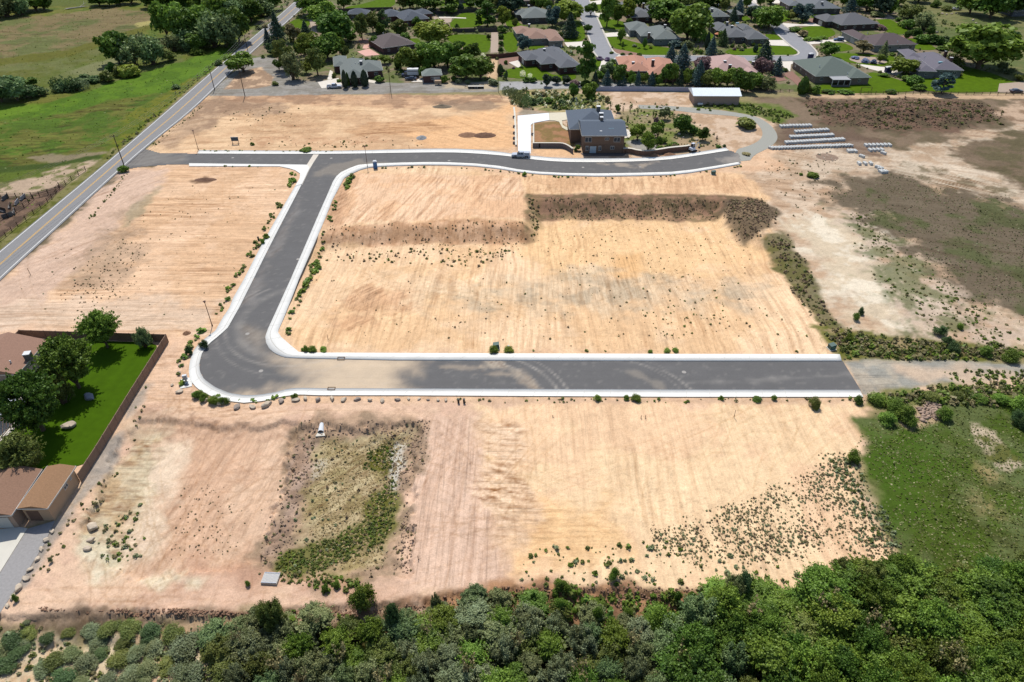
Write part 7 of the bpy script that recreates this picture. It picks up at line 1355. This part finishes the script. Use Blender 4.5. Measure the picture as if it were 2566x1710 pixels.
weeds([[(1880,1060),(1960,1045),(2000,1110),(2060,1240),(2090,1330),(2050,1330),(1990,1220),(1930,1120)]], 420, 0.35, 1.3, ['sage', 'olive', 'sage'], 0.5, 'scrubby sage weed on the sandy slope at lower right')
weeds([[(1180,1250),(1500,1240),(1900,1310),(1880,1350),(1500,1345),(1200,1340)], [(1250,1320),(1640,1325),(1640,1350),(1250,1350)]], 230, 0.35, 1.5, ['green', 'sage', 'olive'], 0.4, 'green weed on the pale sand above the thicket')
weeds([[(1150,1355),(1600,1360),(1560,1400),(1200,1395)]], 120, 0.5, 1.6, ['green', 'olive', 'bright_green'], 0.3, 'green weed on the brown terrace edge')
weeds([[(140,690),(200,600),(300,520),(330,560),(320,640),(300,690),(200,720)]], 420, 0.3, 0.8, ['weed_dark', 'weed', 'weed'], 0.7, 'small dry weed on the west lot')
weeds([[(60,650),(300,480),(560,480),(600,540),(520,690),(400,740),(150,740)], [(350,430),(640,420),(620,520),(350,520)]], 330, 0.25, 0.75, ['weed_dark', 'weed', 'sage'], 0.7, 'small dry weed on the west lot')
weeds([[(720,556),(1200,548),(1200,600),(700,600)], [(1000,560),(1180,555),(1180,580),(1000,580)]], 200, 0.25, 1.0, ['olive', 'green', 'weed_dark'], 0.8, 'low weed at the foot of the cut bank')
weeds([[(740,520),(1210,505),(1225,545),(735,553)]], 200, 0.25, 0.7, ['weed_dark', 'weed'], 0.4, 'dry weed on the cut bank')
weeds([[(1250,455),(1650,455),(1655,488),(1260,487)]], 560, 0.2, 0.65, ['weed_dark', 'weed_dark', 'weed'], 0.35, 'dry weed on the upper cut bank', 0.8)
weeds([[(1215,455),(1240,452),(1240,540),(1218,540)]], 60, 0.3, 1.1, ['olive', 'weed', 'weed_dark'], 0.2, 'bushy weed in the corner of the cut bank')
weeds([[(1240,495),(1660,495),(1760,570),(1700,620),(1240,620)]], 420, 0.25, 0.75, ['weed_dark', 'weed', 'olive'], 0.75, 'small weed on the orange soil')
weeds([[(1100,625),(1500,615),(1780,640),(1880,760),(1920,800),(1500,800),(1000,790)]], 420, 0.25, 0.95, ['weed_dark', 'weed', 'olive', 'green'], 0.7, 'small weed in the centre lot')
weeds([[(1500,735),(1600,735),(1590,780),(1510,780)], [(1480,690),(1700,690),(1700,740),(1480,740)]], 90, 0.4, 1.0, ['green', 'olive'], 0.4, 'green weed patch in the centre lot')
weeds([[(700,620),(1000,600),(1000,790),(680,800)]], 110, 0.25, 0.7, ['weed_dark', 'weed'], 0.7, 'small weed in the centre lot')
weeds([[(1760,545),(1810,535),(1860,620),(1905,720),(1960,790),(1930,812),(1860,720),(1790,610)]], 320, 0.25, 1.1, ['olive', 'weed', 'weed_dark', 'weed_dark'], 0.85, 'bushy weed on the east bank', 0.6)
weeds([[(1880,755),(1960,770),(2100,780),(2353,805),(2500,805),(2500,828),(2100,826),(1940,820)]], 700, 0.4, 1.6, ['olive', 'green', 'weed', 'weed'], 0.4, 'bushy weed of the ditch at the street end')
weeds([[(1960,520),(2060,560),(2160,640),(2353,745),(2353,805),(2150,785),(2000,640)], [(1950,480),(2010,500),(2060,570),(1990,560)]], 650, 0.4, 1.5, ['olive', 'weed', 'green'], 0.8, 'weed on the pale sand at right', 0.4)
weeds([[(1990,905),(2353,880),(2450,900),(2353,925),(2050,935)]], 420, 0.5, 1.8, ['olive', 'green', 'weed'], 0.6, 'weed along the gravel extension')
weeds([[(2160,850),(2353,850),(2420,880),(2200,880)]], 80, 0.3, 1.2, ['olive', 'green'], 0.6, 'weed along the gravel extension')
weeds([[(400,1110),(560,1100),(560,1280),(380,1280)]], 130, 0.15, 0.36, ['weed_dark', 'weed'], 0.7, 'tiny weed on the pink parcel')
weeds([[(210,1210),(330,1150),(330,1290),(220,1330)]], 70, 0.3, 1.0, ['sage', 'weed', 'green'], 0.6, 'weed beside the loose pale boulders')
weeds([[(640,985),(980,970),(950,1100),(950,1320),(620,1330),(600,1250)]], 380, 0.2, 0.7, ['weed', 'weed_dark', 'sage', 'weed'], 0.6, 'dry weed in the drainage basin')
weeds([[(838,1016),(902,1006),(896,1060),(836,1066)], [(845,1135),(900,1080),(908,1180),(882,1240),(826,1264)], [(635,1262),(760,1205),(850,1168),(885,1200),(800,1262),(680,1312),(640,1300)], [(645,1312),(740,1305),(820,1330),(790,1350),(650,1340)]], 1050, 0.25, 0.65, ['olive', 'olive', 'olive', 'green'], 0.6, 'green weed in the drainage basin')
weeds([[(700,1325),(840,1320),(840,1365),(700,1362)]], 20, 0.6, 1.4, ['green', 'olive'], 0.2, 'green weed below the drainage basin')
weeds([[(520,305),(1000,320),(1000,338),(520,338)], [(480,240),(700,250),(700,290),(500,300)]], 220, 0.4, 1.2, ['weed_dark', 'olive', 'weed'], 0.7, 'small weed on the north west lot', 0.5)
weeds([[(640,325),(860,325),(860,340),(640,340)]], 40, 0.7, 1.6, ['olive', 'green'], 0.4, 'green weed at the lower edge of the north west lot')
weeds([[(1750,365),(1900,350),(1960,420),(1940,480),(1850,500),(1780,440)]], 190, 0.4, 1.1, ['weed', 'weed_dark', 'olive'], 0.6, 'small weed on the sandy ground right of the upper street')
weeds([[(1840,232),(2050,224),(2300,245),(2300,285),(2050,300),(1880,280)]], 350, 0.6, 1.8, ['weed_dark', 'weed', 'olive'], 0.6, 'dry weed on the spoil heap')
weeds([[(1395,235),(1550,245),(1640,300),(1640,340),(1450,330),(1400,300)]], 260, 0.4, 1.5, ['olive', 'sage', 'green', 'weed'], 0.4, 'low plant in the garden of the two storey house')
weeds([[(1155,206),(1300,212),(1400,222),(1395,262),(1290,262),(1230,248),(1180,240)]], 330, 0.6, 2.0, ['olive', 'sage', 'green', 'pale'], 0.4, 'wild grass clump behind the two storey house', 0.9)
weeds([[(1590,224),(1740,240),(1830,268),(1790,282),(1690,256),(1600,250)]], 220, 0.6, 1.8, ['green', 'olive'], 0.4, 'green weed in front of the barn')
weeds([[(40,600),(262,345),(275,352),(120,482),(50,545)], [(250,352),(460,172),(576,75),(580,79),(462,183),(242,372)]], 300, 0.4, 1.3, ['olive', 'green', 'weed'], 0.6, 'weed on the road verge')
weeds([[(352,342),(395,305),(468,248),(474,240),(455,236),(400,285),(345,330)], [(190,510),(245,455),(290,395),(300,385),(290,410),(215,500)]], 130, 0.3, 0.9, ['green', 'olive'], 0.5, 'weed on the road verge')
weeds([[(330,880),(290,975),(250,1080),(140,1210),(66,1350),(100,1330),(200,1200),(330,1000)]], 60, 0.3, 0.8, ['weed', 'olive'], 0.7, 'small weed beside the gravel strip')
weeds([[(-20,1420),(500,1420),(520,1600),(-20,1600)]], 260, 0.3, 1.1, ['sage', 'weed', 'olive'], 0.5, 'low sage tuft between the bushes at lower left')
weeds([[(520,1440),(2400,1345),(2500,1700),(520,1700)]], 700, 0.8, 2.2, ['green', 'olive', 'grey_green', 'dark_green'], 0.2, 'undergrowth of the creek thicket', 0.9)
weeds([[(1000,916),(1990,914),(1990,925),(1000,926)]], 60, 0.3, 0.9, ['olive', 'weed', 'green'], 0.4, 'weed below the lower street')
weeds([[(1655,458),(1740,455),(1788,480),(1772,522),(1712,547),(1662,502)]], 220, 0.25, 0.9, ['weed_dark', 'weed'], 0.5, 'dry weed on the dark mound')
n_before = len(WE); weeds([[(610,0),(2080,0),(2230,60),(2330,130),(2300,200),(1700,200),(1060,190),(640,160)]], 3800, 0.7, 2.3, ['olive', 'green', 'dark_green', 'olive', 'grey_green'], 0.55, 'low garden bush', 0.8, 1.2)
gd = np.array([(e[0], e[1]) for e in WE[n_before:]]); bad = np.zeros(len(gd), bool)
for P in EXCL: bad |= psdf(P, gd[:, 0], gd[:, 1]) > -0.8
WE[n_before:] = [e for e, q in zip(WE[n_before:], bad) if not q]
ga = np.array([(e[0], e[1]) for e in WE]); bad = (psdf(EXS[0], ga[:, 0], ga[:, 1]) > -0.25) | (psdf(EXS[1], ga[:, 0], ga[:, 1]) > -1.3)
WE[:] = [e for e, q in zip(WE, bad) if not q]
px_ = lambda e: e[2] / mpp(e[0], e[1])
inside = [e for e in WE if e[5] != 'low garden bush' and abs((e[0] / mpp(e[0], e[1]))) < 1283]
inside.sort(key=px_, reverse=True); chosen = set(id(e) for e in inside[:max(60, 296 - sum(1 for q in TREES if q[4] == 'tuft'))])
GW = 'weeds scattered over the building site'
bulk = {}
for e in WE:
    x, y, s, h, leaf, where = e
    if id(e) in chosen:
        o = plant_at('tuft', x, y, h, s, leaf, GW, desc=where)
    else: bulk.setdefault(leaf, []).append(e)
for leaf, L_ in bulk.items():
    rg = np.random.default_rng(len(L_)); Vs, Fs = [], []; n0 = 0; A = np.array([(e[0], e[1], e[2], e[3]) for e in L_]); z = hgt(A[:, 0], A[:, 1]); per = 26
    c = np.repeat(np.stack([A[:, 0], A[:, 1], z], -1), per, 0); s = np.repeat(A[:, 2], per); hh = np.repeat(A[:, 3], per)
    d = sph(len(c), rg) * rg.uniform(0.35, 1, (len(c), 1)); d[:, 2] = np.abs(d[:, 2]); P = c + np.stack([d[:, 0] * s * 0.45, d[:, 1] * s * 0.45, d[:, 2] * hh], -1)
    Nn = d + rg.normal(size=d.shape) * 0.5 + np.array([0, 0, 0.4]); Nn /= np.linalg.norm(Nn, axis=1)[:, None]
    V, F = quads(P, Nn, (s * 0.13)[:, None], rg); o = link('ground_cover', mesh_np('ground_cover', V, F), LM[leaf]); tag(o, 'scattered small %s plants covering the open ground' % leaf.replace('_', ' '), 'ground cover', kind='stuff')
# meadow grass as stuff
def grass(name, label, polys, n, size, c1, c2, clump=0.3, px=False):
    rg = np.random.default_rng(n); q = scatter(polys, n, rg, clump); z = hgt(q[:, 0], q[:, 1]); P = np.stack([q[:, 0], q[:, 1], z + size * 0.3], -1)
    Nn = rg.normal(size=P.shape) * 0.5 + np.array([0, -0.1, 0.9]); Nn /= np.linalg.norm(Nn, axis=1)[:, None]
    V, F = quads(P, Nn, size * rg.uniform(0.4, 1.2, (len(P), 1)), rg); m = leafmat(name + '_blades', C(*c1, 1.5), C(*c2, 1.5), hv=0.0, trans=0.15); tag(link(name, mesh_np(name, V, F), m), label, 'grass', kind='stuff')
ME1 = [(1985,1000),(2040,955),(2150,940),(2353,925),(2600,930),(2900,1300),(2353,1500),(2120,1350),(2070,1262),(2000,1090)]
grass('meadow_grass', 'rough olive grass of the meadow at lower right', [ME1], 12000, 0.14, (66,84,30), (104,112,62)); grass('dry_meadow_grass', 'dry pale stems in the meadow at lower right', [ME1], 2600, 0.11, (120,116,76), (150,142,100), 0.9)
LF1 = [(-60,640),(-60,20),(370,20),(640,20),(575,75),(470,165),(250,355),(0,560)]
grass('west_meadow_grass', 'grass of the meadow left of the main road', [LF1], 3500, 0.22, (70,102,30), (98,118,50), 0.9)
grass('brown_field_grass', 'brown green grass of the field at right', [[(1920,430),(2060,400),(2353,475),(2500,480),(2500,740),(2353,740),(2150,640),(1960,500)]], 4500, 0.16, (86,92,52), (112,102,74), 0.9)
grass('basin_straw', 'straw coloured grass on the floor of the drainage basin', [[(735,1000),(930,985),(905,1150),(885,1290),(700,1300),(700,1230),(712,1110)]], 4200, 0.12, (168,146,104), (142,124,84), 0.6)
# ------------------------------------------------------------------ labels for plants: look, neighbour, side
LMK = [('the slate roofed pool house', 895, 45), ('the large slate blue roofed house', 1030, 50), ('the brown hip roofed brick house', 1000, 110), ('the green grey roofed brick house', 895, 190), ('the small brick garage', 1085, 195), ('the rectangular back lawn', 1170, 110), ('the curved top lawn', 1180, 50),
 ('the tan brown shingled house', 1345, 95), ('the big dark grey L shaped house', 1390, 160), ('the oval lawn', 1330, 185), ('the grey hip roofed house', 1345, 40), ('the long suburb street', 1480, 70), ('the house with the tall wall chimney', 1650, 90), ('the brick house under the round trees', 1605, 45), ('the salmon shingled house', 1630, 185),
 ('the house with two white roof boxes', 1795, 40), ('the wide dark grey house', 1860, 90), ('the pink tiled house', 1835, 185), ('the bend of the suburb street', 2000, 130), ('the long green roofed house', 2090, 195), ('the house with the silver stovepipe', 2060, 25), ('the house with three roof pipes', 2130, 65), ('the brown roofed pale walled house', 2215, 110), ('the purple grey roofed house', 2350, 175),
 ('the right end lawn', 2460, 200), ('the white roofed barn', 1790, 245), ('the two storey house', 1505, 330), ('the white driveway', 1310, 330), ('the gravel loop', 1940, 340), ('the main road at the junction', 320, 400), ('the main road near the top', 640, 100), ('the north west lot', 780, 290), ('the rows of concrete blocks', 2060, 350), ('the west lot', 330, 600),
 ('the board fenced back garden', 300, 900), ('the garden sheds at lower left', 120, 1230), ('the inner corner of the lower street', 730, 860), ('the outer bend of the street', 500, 950), ('the drainage basin', 880, 1230), ('the drain inlet', 680, 1450), ('the centre lot', 1350, 760), ('the right end of the lower street', 2120, 930), ('the pale sand slope', 1750, 1300), ('the lower right meadow', 2350, 1200),
 ('the far meadow', 200, 100), ('the bright meadow strip', 420, 190), ('the corral', 60, 540), ('the lower left corner', 100, 1650), ('the bottom centre edge', 1250, 1680), ('the lower right corner', 2450, 1650), ('the dark strip above the sage bank', 300, 1560), ('the brown terrace edge', 1400, 1510), ('the side street', 680, 600)]
LADJ = {'dark_green': 'dark green', 'green': 'mid green', 'bright_green': 'bright green', 'yellow_green': 'yellow green', 'olive': 'olive green', 'grey_green': 'grey green', 'blue_green': 'blue green', 'blue_spruce': 'silvery blue', 'dark_spruce': 'very dark', 'purple': 'purple leaved', 'purple_grey': 'dusky purple', 'brownish': 'brownish', 'pale': 'pale plumed', 'teal': 'cool green', 'sage': 'sage grey', 'weed': 'dry', 'weed_dark': 'brown', 'lavender': 'lavender', 'orange': 'orange'}
NOUN = {'round': 'round crowned tree', 'oak': 'spreading tree', 'loose': 'open crowned tree', 'spruce': 'conical spruce', 'pine': 'irregular pine', 'column': 'columnar cypress', 'willow': 'feathery tree', 'shrub': 'bush', 'tuft': 'weed', 'reed': 'tall grass clump', 'bare': 'sparse sapling'}
def proj(x, y, z=0.0):
    dz = z - HC; f = y * _cs - dz * _sn; up = y * _sn + dz * _cs; return CX + FPX * x / f, CY - FPX * up / f
groups = {}
for (root, x, y, h, k0, leaf, grp, desc) in TREES:
    px, py = proj(x, y, 0.5 * h)
    if desc: root['label'] = desc; continue
    if k0 == 'tuft':
        L = min(LMK, key=lambda q: (q[1] - px) ** 2 + ((q[2] - py) * 1.5) ** 2); root['label'] = 'small %s weed tuft at the sidewalk edge near %s' % (LADJ[leaf], L[0]); continue
    L = min(LMK, key=lambda q: (q[1] - px) ** 2 + ((q[2] - py) * 1.5) ** 2); dx, dy = px - L[1], py - L[2]
    if abs(dx) > abs(dy) * 1.3: rel = 'right of' if dx > 0 else 'left of'
    else: rel = 'in front of' if dy > 0 else 'behind'
    size = ('tall' if h > 9 else 'medium' if h > 5 else 'small') if k0 not in ('shrub', 'tuft', 'reed', 'bare') else ('large' if h > 2.2 else 'low')
    groups.setdefault((size, LADJ[leaf], NOUN[k0], rel, L[0]), []).append((px, py, root))
for (size, adj, noun, rel, lmk), it in groups.items():
    it.sort(key=lambda q: q[0]); n = len(it)
    for i, (px, py, root) in enumerate(it):
        base = '%s %s %s %s %s' % (size, adj, noun, rel, lmk)
        if n == 1: root['label'] = base
        elif n == 2: root['label'] = ['left', 'right'][i] + ' one of two: ' + base
        else:
            w_ = 'leftmost' if i == 0 else 'rightmost' if i == n - 1 else ordn[i] + ' from left'
            root['label'] = '%s: %s' % (w_, base)
for (root, *_r) in TREES:
    w_ = root['label'].split()
    while len(w_) > 16 and 'the' in w_: w_.remove('the')
    while len(w_) > 16 and 'with' in w_: w_.remove('with')
    root['label'] = ' '.join(w_[:16])
S.render.engine = 'CYCLES'
